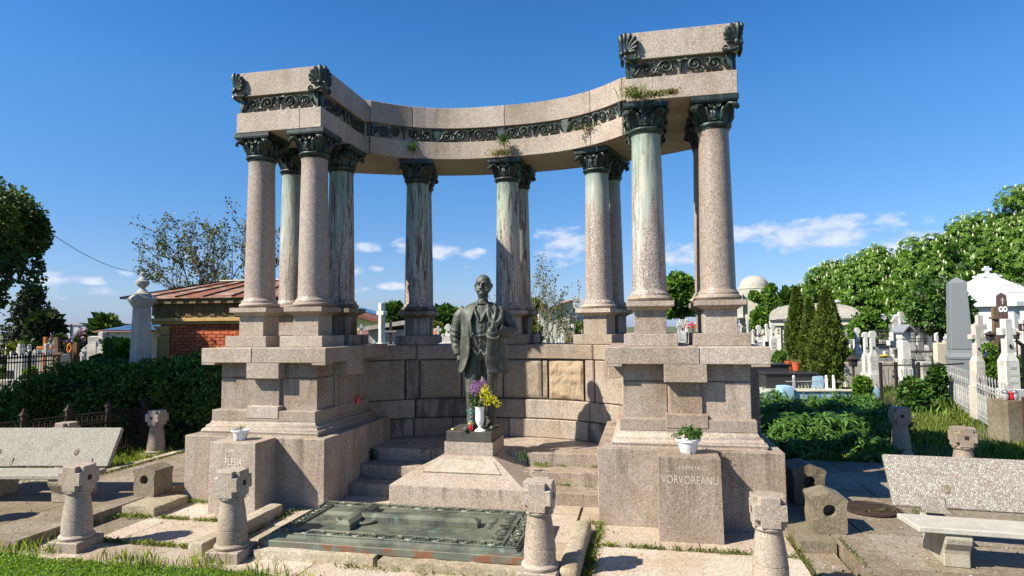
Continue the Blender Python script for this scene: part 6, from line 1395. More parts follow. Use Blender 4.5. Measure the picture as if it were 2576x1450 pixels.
MB().box(F.x(925),F.x(1400),.4,1.8,0,F.h(935)).build('slab',GREYG,t,bevel=.02); MB().box(F.x(905),F.x(1420),.2,2.2,0,F.h(965)).build('plinth',CONC,t,bevel=.02)
F=ctx('R',1295,20.3); t=thing('yellow_flowers',F,'yellow flowers lying on the grey grave slab','flowers'); mb=MB(); rg=np.random.default_rng(9)
for k in range(16): mb.ell((rg.normal()*.12,rg.normal()*.05+.5,F.h(922)+abs(rg.normal())*.02),(.04,.04,.03),6)
mb.build('blossoms',plain('orange_yellow_petals',(.7,.40,.02),.5),t,norm=False); MB().box(-.2,.2,.42,.6,F.h(935)+.002,F.h(926)).build('leaves_bed',LF_HG,t)
F=ctx('R',1700,19.5); t=thing('headstone',F,'plain cream headstone between lilac tree and low spiked fence','headstone'); MB().box(F.x(1665),F.x(1760),0,.2,0,F.h(800)).build('body',plain('cream_stone',(.55,.48,.36),.8),t,bevel=.02)
F=ctx('R',140,25.5); t=thing('chain_bench',F,'white slatted garden seat with black back right of the chapel','seat')
MB().box(F.x(130),F.x(235),-.1,.2,F.h(790),F.h(775)).build('seat',WPLAST,t); MB().tube([(F.x(135),.2,F.h(735)),(F.x(185),.2,F.h(748)),(F.x(232),.2,F.h(722))],.03,5).build('back_rail',DARKIRON,t)
for x in (133,232): MB().box(F.x(x)-.02,F.x(x)+.02,-.1,.2,0,F.h(775)).build('leg',DARKIRON,t)
# dark name board at the frame edge and its post
F=ctx('R',2410,15); t=thing('name_board',F,'dark name board with white letters at the right frame edge','sign')
MB().box(F.x(2366),F.x(2470),-.03,.0,F.h(700),F.h(640)).build('board',BROWNG,t); MB().box(F.x(2440),F.x(2455),0,.06,0,F.h(640)).build('post',WOOD,t)
text_obj('Ierbiniu',.17,WPLAST,t,(F.x(2385),-.033,F.h(672)),(PI/2,0,0),align='LEFT')
cross('R',2420,530,700,17,40,70,'pale stone cross cut by the right frame edge',WHITE,'plain',.14,yarm=620)
F=ctx('R',2390,13.2); t=thing('wooden_beam',F,'dark curved wooden beam beside the large white cross','beam'); MB().tube([(F.x(2345),0,F.h(785)),(F.x(2390),0,F.h(820)),(F.x(2440),0,F.h(835))],.08,4,flat=.5).build('beam',WOOD,t); MB().box(F.x(2400),F.x(2412),.0,.08,0,F.h(825)).build('support',WOOD,t)
# ---------------------------------------------------------------- silver painted ornamental fence
pa=ctx('C',398,22.5); pb=ctx('C',1452,11.6)
A_,B_=pa.o,pb.o; ln=(B_-A_).length
sf=empty('silver_fence',A_,math.atan2(B_.y-A_.y,B_.x-A_.x),None,'silver painted wrought iron grave fence with tall finials on the right','fence')
hh=.90
for z in (.72,.12): MB().box(0,ln,-.015,.015,z,z+.03).build('rail',SILVER,sf)
def silver_bar():
    m_=MB(); m_.tube([(0,0,.0),(0,0,.95)],.009,5)
    m_.ell((0,0,.985),(.018,.018,.028),6); m_.ell((0,0,.945),(.020,.020,.012),6); m_.lathe([(.006,1.0),(.012,1.015),(.002,1.05)],5)
    for s in (-1,1):
        m_.tube([(s*q[0],0,.82+q[1]) for q in spiral(.045,0,.042,.018,PI,1.3,8)],.007,4); m_.tube([(s*q[0],0,.56+q[1]) for q in spiral(.05,0,.048,.02,PI,-1.4,8)],.007,4)
        m_.tube([(0,0,.52),(s*.05,0,.42),(s*.075,0,.33),(s*.05,0,.26)],[.008,.010,.007,.004],4); m_.tube([(s*.09,0,.0),(s*.09,0,.62)],.006,4)
    return m_.mesh('fence_bar',SILVER,norm=False)
sb=silver_bar(); nb=int(ln/.235)
for k in range(nb): link('fence_bar',sb,sf,((k+.5)*ln/nb,0,0))
for f in (0,.42,.75,1.0): MB().box(ln*f-.025,ln*f+.025,-.025,.025,-.05,1.0 if f in (0,1) else .95).build('fence_post',SILVER,sf)
# dark stone block with candles by the fence end
F=ctx('C',1530,11.3); t=thing('dark_pedestal',F,'dark stone block with grave candles at the near end of the silver fence','stone block')
zc=F.h(1135); rough_block('block',F.x(1428),F.x(1650),-.05,.45,0,zc,OLDST,t,st=.09,amp=.006)
for x,m_,cp,lab in ((1495,plain('clear_glass',(.30,.30,.28),.15,rnd=0,bump=0),plain('silver_cap',(.6,.6,.6),.25,metal=.9,rnd=0),'clear glass grave candle with silver lid left on the dark stone block'),(1560,REDG,REDG,'red grave candle between two clear ones on the dark stone block'),(1608,bpy.data.materials['clear_glass'],bpy.data.materials['silver_cap'],'clear glass grave candle right of the red one on the dark stone block')):
    p=F.o+Vector((math.cos(YAW),math.sin(YAW),0))*F.x(x)+Vector((-math.sin(YAW)*.12,math.cos(YAW)*.12,zc+.004)); candle(p,.1,m_,lab,cp,1.5 if x!=1560 else 1.3)
F=ctx('C',1680,11.2); t=thing('rusty_post',F,'rusty iron post at the right frame edge beside the dark stone block','post'); MB().box(-.05,.05,-.05,.05,0,F.h(1090)).build('post',RUSTIRON,t)
# stones of the path between the graves
path=MB().box(3.6,12,10.6,26,-.30,-.07).build('path',SOIL); path['kind']='structure'
for k,(vx,vy,w,dd) in enumerate(((1180,1350,1.5,.8),(1240,1318,1.0,.7),(1200,1385,1.2,.55),(1290,1400,.9,.5))):
    F=ctx('R',vx,EYE*FPX/(py('R',vy)-horizon(px('R',vx)))*.97); c=F.o; rough_block('stepping_stone',c.x-w/2,c.x+w/2,c.y-dd/2,c.y+dd/2,-.1,.02,CONC,path,st=.15,amp=.012)
# ================================================================ vegetation
def shell_points(rg,blobs,per,up=-.35,jit=.12):
    """points on the outer side of many small blobs: (centre, radius); returns points and outward directions"""
    P=[];Dn=[]
    for (c,r,out) in blobs:
        d=rg.normal(size=(per,3)); d/=np.linalg.norm(d,axis=1)[:,None]
        k=(d@out)>up; d=d[k]; rad=r*(1-jit*2*rg.random(len(d))**2)[:,None]
        P.append(np.array(c)+d*rad); Dn.append(d)
    return np.concatenate(P),np.concatenate(Dn)
def crown_blobs(rg,c,R,n,rr,flat=-.55):
    out=[]
    i=0
    while len(out)<n and i<9999:
        i+=1; d=rg.normal(size=3); d/=np.linalg.norm(d)
        if d[2]<flat: continue
        q=.55+.33*rg.random(); r=rr*(.7+.6*rg.random()); out.append((np.array(c)+d*np.array(R)*q,r,d))
    return out
def limb_tree(mb,p,d,ln,r,lev,rg,tips,spread=.5,up=.15,nseg=4,ratio=.72,kids=(2,4)):
    pts=[p];dd=d.copy();q=p.copy()
    for k in range(nseg):
        dd=dd+Vector(rg.normal(size=3))*.10+Vector((0,0,up*.25)); dd.normalize(); q=q+dd*ln/nseg; pts.append(q.copy())
    mb.tube(pts,[r*(1-.45*k/nseg) for k in range(nseg+1)],6 if lev>1 else 4)
    if lev<=2: tips+= [(x,dd.copy()) for x in pts[2:]]
    if lev==0: return
    for k in range(rg.integers(kids[0],kids[1]+1)):
        b=pts[rg.integers(2,nseg+1)] if k else pts[-1]
        n=Vector(rg.normal(size=3)); n=(n-dd*n.dot(dd)).normalized(); nd=(dd+n*spread*(.6+.7*rg.random())+Vector((0,0,up))).normalized()
        limb_tree(mb,b,nd,ln*ratio*(.8+.4*rg.random()),r*.56,lev-1,rg,tips,spread,up,nseg,ratio,kids)
def tree_root(F,lab,name='tree',cat='tree',group=None): return empty(name,F.o,0,None,lab,cat,group)
def trunk(t,h,r,mat=BARK,lean=0):
    MB().tube([(0,0,-.1),(lean*.3,0,h*.4),(lean,0,h)],[r*1.25,r,r*.7],10).build('trunk',mat,t,smooth=60,norm=False)
def palm_leaf_mesh(name,P,Dn,size,mat,seed,nl=5,droop=.35,elong=2.3,spread=1.0):
    """clusters of leaflets radiating from each point like a hand (horse chestnut, peony)"""
    rg=np.random.default_rng(seed); n=len(P); ax=Dn+rg.normal(size=(n,3))*.35; ax[:,2]+=.35; ax/=np.linalg.norm(ax,axis=1)[:,None]
    u=rg.normal(size=(n,3)); u-=ax*(ax*u).sum(1)[:,None]; u/=np.linalg.norm(u,axis=1)[:,None]; w=np.cross(ax,u)
    A=[];s=size*(.7+.6*rg.random(n))[:,None]
    for k in range(nl):
        a=2*PI*k/nl+rg.random()*.4
        r=u*math.cos(a)+w*math.sin(a); side=-u*math.sin(a)+w*math.cos(a)
        p1=P+r*s*.55+ax*s*.10; p2=P+r*s*1.0*spread; p2=p2-np.array([0,0,1])*s*droop
        A.append(np.stack([P,p1+side*s/elong*.5,p2,p1-side*s/elong*.5],1))
    arr=np.concatenate(A).reshape(-1,3); m=len(arr)//4
    me=bpy.data.meshes.new(name); me.vertices.add(4*m); me.vertices.foreach_set('co',arr.ravel().astype(np.float32)); me.loops.add(4*m); me.loops.foreach_set('vertex_index',np.arange(4*m,dtype=np.int32))
    me.polygons.add(m); me.polygons.foreach_set('loop_start',np.arange(0,4*m,4,dtype=np.int32)); me.polygons.foreach_set('loop_total',np.full(m,4,dtype=np.int32)); me.update(calc_edges=True); me.materials.append(mat); return me
def chestnut(xp,ytop,ybot,wp,d,lab,seed,nb=46,per=150,grp='chestnut trees in blossom along the right'):
    F=Frame(xp,d); t=tree_root(F,lab,'chestnut_tree','tree',grp); rg=np.random.default_rng(seed)
    zt=F.Z(ytop); zb=F.Z(ybot); Rz=(zt-zb)/2; Rx=wp*d/FPX; c=(0,0,(zt+zb)/2)
    bl=crown_blobs(rg,c,(Rx*.86,Rx*.86,Rz*.88),nb,min(Rx,Rz)*.34,-.75)
    bl=[b for b in bl if b[2][0]*math.sin(YAW)*0+(b[2][1])<.55]
    P,Dn=shell_points(rg,bl,per,-.25,.16)
    link('crown',palm_leaf_mesh('crown',P,Dn,.235,LF_CH,seed,droop=.12,elong=2.0),t)
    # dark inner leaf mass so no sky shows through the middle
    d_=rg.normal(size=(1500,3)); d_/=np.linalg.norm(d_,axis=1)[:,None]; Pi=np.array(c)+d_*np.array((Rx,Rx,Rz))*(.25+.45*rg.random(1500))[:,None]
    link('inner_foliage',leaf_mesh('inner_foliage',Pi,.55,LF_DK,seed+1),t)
    k=rg.choice(len(P),min(len(P),int(nb*7)),replace=False); k=[i for i in k if Dn[i][2]>-.1]; mb=MB()
    for i in k:
        p=Vector(P[i]+Dn[i]*.08); h=.26*(.7+.5*rg.random()); 
        mb.tube([p,p+Vector((0,0,h*.4)),p+Vector((0,0,h*.8)),p+Vector((0,0,h))],[.04,.062,.035,.01],5)
    o=mb.build('flower_candles',PET_W,t,norm=False); o['kind']='stuff'
    trunk(t,zb+Rz*.6,.28)
for i,(xp,yt,yb,wp,d,lab) in enumerate(((2035,700,850,52,66,'smallest farthest chestnut tree at the left end of the blossoming row'),(2100,648,850,78,60,'chestnut tree behind the thujas with dense white candles'),(2215,612,860,105,54,'chestnut tree above the iron fences in the row'),(2345,568,870,112,47,'chestnut tree behind the lilac and grey obelisk'),
    (2475,502,860,108,50,'tall chestnut tree behind the white chapel'),(2605,440,850,112,48,'largest chestnut tree at the right frame edge'))): chestnut(xp,yt,yb,wp,d,lab,300+i,nb=44+3*i,per=120+8*i)
def leafy(name,F,lab,cat,c,R,nb,rr,per,size,mat,seed,elong=1.6,group=None,trunk_r=.1,flat=-.6,jit=.2,droop=.2,inner=0,tmat=BARK,crown_name='crown',up=-.3):
    t=tree_root(F,lab,name,cat,group); rg=np.random.default_rng(seed); bl=crown_blobs(rg,c,R,nb,rr,flat); P,Dn=shell_points(rg,bl,per,up,jit)
    link(crown_name,leaf_mesh(crown_name,P,size,mat,seed,dirs=Dn,elong=elong,droop=droop),t)
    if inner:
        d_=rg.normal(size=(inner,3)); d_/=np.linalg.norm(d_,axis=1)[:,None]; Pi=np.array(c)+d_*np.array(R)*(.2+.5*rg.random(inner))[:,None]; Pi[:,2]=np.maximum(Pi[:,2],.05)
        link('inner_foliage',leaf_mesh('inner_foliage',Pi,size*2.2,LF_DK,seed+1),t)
    if trunk_r: MB().tube([(0,0,-.1),(.02,0,max(.3,c[2]-R[2]*.3))],[trunk_r*1.2,trunk_r*.7],8).build('trunk',tmat,t,norm=False)
    return t,bl,P,Dn
# thujas
def thuja(v,xc,yt,yb,wpx,d,lab,seed,tip=0.0):
    F=ctx(v,xc,d); t=tree_root(F,lab,'thuja','tree'); rg=np.random.default_rng(seed); H_=F.h(yt); z0=max(.05,F.h(yb)); R_=wpx*F.k/2; n=15000
    u=rg.random(n)**.8; z=z0+(H_-z0)*u; a=rg.random(n)*2*PI
    prof=R_*np.minimum(1,(1-u)**.85*1.35+.01)*np.minimum(1,.72+u*1.6)
    lump=1+.13*np.sin(a*5+z*3.1)+.10*np.sin(a*9-z*6.3+1)+.07*np.sin(z*14+a*3)
    r=prof*lump*(1-.28*rg.random(n)**2); P=np.stack([r*np.cos(a),r*np.sin(a),z],1); Dn=np.stack([np.cos(a)*.45,np.sin(a)*.45,np.full(n,.85)],1)
    link('crown',leaf_mesh('crown',P,.055,LF_TH,seed,dirs=Dn*1.6,elong=2.4,fold=.05),t)
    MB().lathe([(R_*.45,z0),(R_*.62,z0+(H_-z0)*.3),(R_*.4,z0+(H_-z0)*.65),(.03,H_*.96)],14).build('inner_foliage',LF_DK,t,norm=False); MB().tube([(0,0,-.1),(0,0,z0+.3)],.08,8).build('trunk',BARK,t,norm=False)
thuja('R',490,340,960,175,24,'rear thuja tree nearer the chapel',41); thuja('R',600,440,1080,165,22.6,'shorter middle thuja tree in front of the rear one',42); thuja('R',745,355,1130,290,21.8,'broad front thuja tree right of the orange pots',43)
# ivy on the chapel
F=ctx('R',210,31); t=tree_root(F,'climbing ivy covering the right half of the domed chapel','ivy','climbing plant'); rg=np.random.default_rng(4)
bl=[(np.array((F.x(x),0,F.h(y))),F.k*r,np.array((0,-1,.3))) for x,y,r in ((250,390,45),(285,450,45),(230,470,50),(200,540,50),(260,560,60),(290,620,45),(180,600,45),(150,570,40),(130,400,25),(160,420,28),(275,340,28),(230,620,50),(150,640,40))]
P,Dn=shell_points(rg,bl,330,-.5,.3); link('leaves',leaf_mesh('leaves',P,.12,LF_CH,5,dirs=Dn),t); MB().tube([(0,.1,0),(.1,.1,F.h(500))],.04,5).build('stem',BARK,t)
# round tree between the right columns
F=ctx('K',585,42); leafy('tree',F,'round green tree in the gap between the two right front columns','tree',(0,0,(F.h(1040)+F.h(1420))/2),(F.k*118,F.k*118,(F.h(1040)-F.h(1420))/2),44,F.k*44,150,.24,LF_CH,61,inner=900,trunk_r=.2)
# lilac tree behind the obelisk, shrubs among graves
F=ctx('R',1700,24); t,bl,P,Dn=leafy('lilac_tree',F,'lilac tree with pale blossom behind the grey obelisk','tree',(0,0,F.h(520)),(F.k*225,1.3,F.k*300),64,F.k*55,130,.11,LF_HG,62,inner=900)
rg=np.random.default_rng(8); k=rg.choice(len(P),150); Q=(P[k][:,None,:]+rg.normal(size=(150,14,3))*np.array((.05,.05,.08))).reshape(-1,3)
o=link('blossoms',leaf_mesh('blossoms',Q,.035,plain('pale_lilac_blossom',(.50,.40,.45),.7,rnd=0,bump=0),9),t); o['kind']='stuff'
for (v,x,y,wx,wz,d,mat,size,seed,lab) in (('R',2120,985,100,190,15.2,LF_CH,.07,63,'green elder bush between the two stone crosses on the right'),('R',2390,1020,75,150,14.6,LF_HG,.07,64,'green bush at the frame edge beside the large white cross'),('R',1080,650,130,170,27,LF_CH,.12,65,'leafy shrub behind the pillar cross right of the vaulted mausoleum'),
    ('R',330,910,75,42,23,LF_CH,.07,66,'low green plants left of the orange pots'),('R',1020,1130,60,34,17,LF_CH,.06,67,'grassy clump at the corner of the blue tomb'),('R',1450,1195,105,72,15.2,LF_HG,.08,68,'leafy mound at the far end of the silver fence'),('R',1650,1050,60,62,16.5,LF_HG,.07,69,'low green shrub left of the grey obelisk foot'),
    ('F',715,1140,60,105,26,LF_HG,.11,70,'small round bush right of the gabled building'),('F',110,1130,60,200,22,LF_YG,.10,71,'yellow green bush at the foot of the sparse shrub'),('F',130,915,35,40,60,LF_CH,.3,72,'distant green tree left of the gabled building'),
    ('R',430,440,50,60,45,LF_CH,.25,73,'small green tree top right of the chapel'),('E',510,1010,105,110,42,LF_HG,.25,74,'dark green tree behind the marble cross'),('E',1105,1050,135,115,55,LF_HG,.35,75,'pine like tree in front of the distant tower'),('E',985,1130,70,60,40,LF_YG,.2,76,'yellow green bush beneath the distant tower'),('E',1130,1200,120,60,30,LF_CH,.16,77,'green bush behind the white crosses near the statue'),
    ('A',1420,290,170,70,56,LF_GR,.35,78,'pale green tree behind the solar panel house'),('A',620,330,175,190,29,LF_CO,.20,79,'dark rounded conifer left of the long white building'),('A',225,540,85,90,22,LF_YG,.12,80,'yellow green willowy shrub behind the white tomb'),('A',840,470,150,150,19.5,LF_DK,.10,81,'lilac bush with purple blossom behind the wooden crosses'),('A',1150,440,115,120,20.5,LF_DK,.10,82,'smaller lilac bush left of the pale rough headstone'),
    ('A',1530,520,75,150,13.6,LF_BR,.10,83,'bright vine leaves left of the grey stone cross'),('A',1690,560,85,200,13.2,LF_BR,.10,84,'tall bright green vine beside the urn obelisk'),('A',440,850,60,60,15.9,LF_BR,.07,85,'potted green plant behind the spiked fence')):
    F=ctx(v,x,d); zc=F.h(y); Rz=F.k*wz
    if not('tree' in lab or 'conifer' in lab) or zc-Rz<0: tp=zc+Rz; zc=tp/2; Rz=tp/2
    t,bl,P,Dn=leafy('shrub' if 'tree' not in lab else 'tree',F,lab,'tree' if 'tree' in lab or 'conifer' in lab else 'shrub',(0,0,zc),(F.k*wx,F.k*wx*.7,Rz),26,min(F.k*wx,Rz)*.42,150,size,mat,seed,inner=250,trunk_r=.05)
    if 'lilac' in lab:
        rg=np.random.default_rng(seed); k=rg.choice(len(P),170); k=[i for i in k if Dn[i][2]>-.2 and Dn[i][1]<.5]; Q=(P[k][:,None,:]+rg.normal(size=(len(k),26,3))*np.array((.045,.045,.09))).reshape(-1,3)
        o=link('blossoms',leaf_mesh('blossoms',Q,.06,PET_L,9),t); o['kind']='stuff'
# spiky conifer far left
F=ctx('L',225,30); t=tree_root(F,'dark open conifer right of the ivy covered tree','conifer','tree'); rg=np.random.default_rng(6); zt=F.h(150); P=[];mb=MB()
mb.tube([(0,0,0),(0,0,zt)],[.2,.03],6)
for k in range(64):
    z=zt-(zt*.80)*(k/64)**.9-.05; l=.22+1.5*((zt-z)/zt)**.8*(.7+.6*rg.random()); a=k*2.4; e=Vector((math.cos(a)*l,math.sin(a)*l,z-.10*l+.15)); s_=Vector((0,0,z)); mb.tube([s_,(s_+e)/2+Vector((0,0,-.05)),e],[.03,.02,.008],4)
    for j in range(60): q=s_+(e-s_)*(.25+.75*rg.random()); P.append(np.array(q)+rg.normal(size=3)*np.array((.07,.07,.05))-np.array((0,0,.06*rg.random())))
mb.build('trunk',BARK,t,norm=False); link('crown',leaf_mesh('crown',np.array(P),.11,LF_CO,7,elong=2.4,droop=.3),t)
# ivy covered tree at the left edge
F=Frame(-128,12.5); t=tree_root(F,'ivy smothered tree leaning over the left frame edge','ivy_tree','tree'); rg=np.random.default_rng(12)
bl=[]
for k in range(70):
    d=rg.normal(size=3); d/=np.linalg.norm(d)
    if d[2]<-.5: continue
    bl.append((np.array((0,0,4.12))+d*np.array((1.28,1.2,.92)),.38*(.7+.6*rg.random()),d))
for k in range(46):
    a=rg.random()*2*PI; z=.3+3.0*rg.random(); r_=.36+.10*math.sin(z*4)+(.25 if z>2.8 else 0); bl.append((np.array((math.cos(a)*r_+.12,math.sin(a)*r_,z)),.30,np.array((math.cos(a),math.sin(a),0))))
P,Dn=shell_points(rg,bl,520,-.3,.22); link('crown',leaf_mesh('crown',P,.062,LF_IV,13,dirs=Dn,elong=1.5,droop=.5),t)
P=np.array((0.1,0,4.05))+np.clip(rg.normal(size=(1800,3)),-1.4,1.4)*np.array((.5,.5,.42)); P2=np.array((.1,0,1.7))+np.clip(rg.normal(size=(900,3)),-1.5,1.5)*np.array((.17,.17,.9)); link('inner_foliage',leaf_mesh('inner_foliage',np.concatenate([P,P2]),.13,LF_DK,14),t)
mb=MB()   # hanging sprays on the right side
Q=[]
for k in range(26):
    a=-.9+1.6*rg.random(); p=np.array((math.cos(a)*1.5,math.sin(a)*1.3,3.35+.5*rg.random())); 
    for j in range(26): Q.append(p+np.array((0.01*j*rg.random(),0,-.016*j))+rg.normal(size=3)*.03)
link('hanging_sprays',leaf_mesh('hanging_sprays',np.array(Q),.075,LF_DK,15,droop=.9),t)
MB().tube([(0.2,0,-.1),(.2,0,1.5),(0,0,3.3)],[.3,.25,.15],10).build('trunk',BARK,t,norm=False)
# big trees just outside the frame on the left: their crowns throw the shade that lies over the hedge
for (x,y,z,R_,lab,seed) in ((-15.3,5.0,9.0,1.0,'tall thin tree outside the left frame edge',91),(-15.3,6.25,6.7,1.05,'middle height tree outside the left frame edge',92),(-15.4,7.6,4.5,1.1,'bushy tree outside the left frame edge shading the hedge',93),(-15.8,9.2,3.6,1.3,'low spreading tree outside the left frame edge',94)):
    t=empty('shade_tree',(x,y,0),0,None,lab,'tree'); rg=np.random.default_rng(seed); bl=crown_blobs(rg,(0,0,z),(R_,R_,R_),60,R_*.42,-.95); P,Dn=shell_points(rg,bl,150,-.6,.3)
    d_=rg.normal(size=(1500,3)); d_/=np.linalg.norm(d_,axis=1)[:,None]; P=np.concatenate([P,np.array((0,0,z))+d_*R_*(.9*rg.random(1500)**.5)[:,None]])
    link('crown',leaf_mesh('crown',P,.20,LF_HG,seed),t); MB().tube([(0,0,-.1),(0,0,z)],[.3,.2],8).build('trunk',BARK,t)
# clipped hedge turned wild, left of the pier
hg=empty('hedge',at(260,12.2),YAW,None,'dense dark wild hedge between the ornate fence and the brick mausoleum','hedge'); rg=np.random.default_rng(17)
Fh=Frame(260,12.2); P=[];Dn=[]
prof=[(-120,.80),(34,.85),(60,1.02),(92,1.20),(146,1.28),(170,1.46),(204,1.56),(248,1.58),(322,1.52),(383,1.52),(424,1.66),(451,1.74),(502,1.56),(556,1.46),(640,1.4)]
bl=[]
for k in range(240):
    q=-130+760*rg.random(); zt=np.interp(q,[a for a,b in prof],[b for a,b in prof]); f=rg.random()
    if f<.55: z=(zt-.3)*rg.random()**.8; y=-.75+.25*rg.normal()*.6
    else: z=zt-.28-.10*rg.random(); y=-.7+1.9*rg.random()
    bl.append((np.array((Fh.X(q),y,z)),.26*(.7+.6*rg.random()),np.array((0,-.7,.7))))
P,Dn=shell_points(rg,bl,320,-.5,.3); P[:,2]=np.maximum(P[:,2],.02)
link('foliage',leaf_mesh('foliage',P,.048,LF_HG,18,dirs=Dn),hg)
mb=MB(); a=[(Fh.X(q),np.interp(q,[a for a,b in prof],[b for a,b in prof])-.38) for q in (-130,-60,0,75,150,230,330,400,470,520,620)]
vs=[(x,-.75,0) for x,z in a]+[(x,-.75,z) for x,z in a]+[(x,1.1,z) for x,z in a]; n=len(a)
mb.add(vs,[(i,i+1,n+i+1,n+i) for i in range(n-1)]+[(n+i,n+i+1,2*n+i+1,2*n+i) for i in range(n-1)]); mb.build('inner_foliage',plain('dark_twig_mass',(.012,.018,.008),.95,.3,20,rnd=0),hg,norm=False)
# bare-ish trees with young bronze leaves
def sparse(F,lab,stems,lev,ln,r,mat,leafm,size,seed,spread,per,up=.12,ratio=.70,name='tree',cat='tree',lean=0):
    t=tree_root(F,lab,name,cat); rg=np.random.default_rng(seed); mb=MB(); tips=[]
    for (ox,oy,oz,dx,dz) in stems: limb_tree(mb,Vector((ox,oy,oz)),Vector((dx,rg.normal()*.15,dz)).normalized(),ln*(.85+.3*rg.random()),r,lev,rg,tips,spread,up,ratio=ratio)
    mb.build('branches',mat,t,norm=False)
    P=np.array([np.array(p)+rg.normal(size=3)*size*.8 for p,d in tips for j in range(per)])
    link('crown',leaf_mesh('crown',P,size,leafm,seed,droop=.4,elong=1.8),t); return t
F=Frame(560,22); st=[(0,0,-.1,0,1)]
t=sparse(F,'thin branched tree with young bronze leaves behind the brick mausoleum',[(0,0,1.7,-.85,.62),(0,0,1.7,-.6,.8),(0,0,1.7,-.3,1),(0,0,1.7,-.05,1),(.1,0,1.7,.3,1),(.1,0,1.7,.6,.8),(0,0,1.7,-1,.38)],4,1.8,.055,BARK,LF_SP,.062,101,.52,2,up=.13,ratio=.70)
MB().tube([(0,0,-.1),(0,0,1.8)],[.2,.13],8).build('trunk',BARK,t,norm=False)
F=ctx('F',165,18); t=sparse(F,'sparse many stemmed shrub tree with pale branches right of the statue',[(-.1+.05*k,0,0,dx,1) for k,dx in enumerate((-.22,-.08,.02,.12,.25,.42,.60,.30,.75))],3,1.5,.026,TWIG,LF_YG,.042,102,.36,2,up=.17,ratio=.66)
# ---------------------------------------------------------------- peony bed
pe=empty('peony_bush',(3.2,12.5,0),0,None,'wide bed of dark green peony leaves right of the colonnade','shrub'); rg=np.random.default_rng(23)
P=[];Dn=[]
for k in range(330):
    x=rg.uniform(1.75,5.2); y=rg.uniform(10.5,15.3)
    if x>3.5+(y-10.45)*.33+.2*math.sin(y*3): continue
    near=y<11.2; H_=(.34 if near else .50)*(.55+.8*rg.random()); rr_=.20+.16*rg.random()
    for j in range(20):
        a=rg.random()*2*PI; q=rg.random()**.6; P.append((x-3.2+rr_*q*math.cos(a),y-12.5+rr_*q*math.sin(a),H_*(1-.55*q*q)*(.65+.35*rg.random()))); Dn.append((math.cos(a)*q,math.sin(a)*q,.7))
P=np.array(P);Dn=np.array(Dn)
link('leaves',palm_leaf_mesh('leaves',P,Dn,.165,LF_PE,24,nl=7,droop=.18,elong=4.2),pe)
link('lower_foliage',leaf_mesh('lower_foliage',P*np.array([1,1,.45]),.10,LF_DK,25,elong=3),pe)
mb=MB()
for k in range(0,len(P),9): p=Vector(P[k]); mb.tube([(p.x,p.y,0),p],.006,3)
mb.build('stems',LF_DK,pe,norm=False)['kind']='stuff'
# ---------------------------------------------------------------- grass
def grass(name,pts,h,w,mat,lab,seed,cat='grass',lean=.35):
    rg=np.random.default_rng(seed); P=np.array(pts); n=len(P); a=rg.random(n)*2*PI; hh=h*(.45+.9*rg.random(n)); l=lean*(rg.random(n)+.2)
    d=np.stack([np.cos(a),np.sin(a),np.zeros(n)],1); s=np.stack([-np.sin(a+rg.normal(size=n)*.6),np.cos(a),np.zeros(n)],1); ww=(w*(.6+.8*rg.random(n)))[:,None]; H3=hh[:,None]
    up=np.array([0,0,1.0]); m=P+d*(l*hh*.35)[:,None]+up*H3*.55; tip=P+d*(l*hh)[:,None]*1.3+up*H3
    arr=np.stack([P-s*ww,P+s*ww,m+s*ww*.8,tip,m-s*ww*.8],1).reshape(-1,3)
    me=bpy.data.meshes.new(name); me.vertices.add(5*n); me.vertices.foreach_set('co',arr.ravel().astype(np.float32)); me.loops.add(5*n); me.loops.foreach_set('vertex_index',np.arange(5*n,dtype=np.int32)); me.polygons.add(n); me.polygons.foreach_set('loop_start',np.arange(0,5*n,5,dtype=np.int32)); me.polygons.foreach_set('loop_total',np.full(n,5,dtype=np.int32)); me.update(calc_edges=True); me.materials.append(mat)
    o=link(name,me); tag(o,lab,cat,None,'stuff'); return o
rg=np.random.default_rng(31)
lawn_edge=lambda x: 5.03-.05*math.sin(x*2.1)+.05*noise.noise(Vector((x*3,0,0)))-(0 if x<-3.4 else min(.42,(x+3.4)*.30))
# the lawn's own ground
xs=np.linspace(-9,-.2,60); vs=[(x,lawn_edge(x)-.03,.009) for x in xs]+[(x,2.5,.009) for x in xs]; n=len(xs)
MB().add(vs,[(n+i,n+i+1,i+1,i) for i in range(n-1)]).build('lawn',plain('lawn_soil_and_moss',(.07,.085,.025),.95,.4,14,.4,(.09,.07,.045),rnd=0),norm=False)['kind']='structure'
pts=[]
while len(pts)<24000:
    x=rg.uniform(-8.2,-.4); y=rg.uniform(4.0,5.15); dens=.5+.9*noise.noise(Vector((x*3,y*3,5)))
    if y<lawn_edge(x) and (rg.random()<.35+dens): pts.append((x,y,.008))
grass('lawn_grass',pts,.032,.0022,LF_GR,'short green lawn along the front left edge',32,lean=.7)
Pc=np.array([(rg.uniform(-8,-1),rg.uniform(4.1,5.0),.012) for k in range(26000)]); Pc=np.array([p for p in Pc if p[1]<lawn_edge(p[0])-.01])
o=link('clover',leaf_mesh('clover',Pc+np.array([0,0,.018])*rg.random((len(Pc),1)),.016,LF_BR,33,dirs=np.tile([0,0,1.2],(len(Pc),1)),elong=1.2)); tag(o,'clover and small broad weeds in the front lawn','ground cover',None,'stuff')
pts=[]
for (cx,cy,r,n_) in ((-5.75,5.13,.16,160),(-6.0,5.1,.2,240),(-4.75,5.05,.25,300),(-3.95,5.13,.18,260),(-3.3,5.0,.2,200),(-4.4,5.0,.2,200),(-2.9,4.9,.2,140),(-6.6,5.0,.25,250)):
    for k in range(n_): pts.append((cx+rg.normal()*r*.6,cy+rg.normal()*r*.35,.0))
grass('tall_grass_tufts',pts[::2],.105,.0026,LF_GR,'taller grass tufts round the front bollards',34)
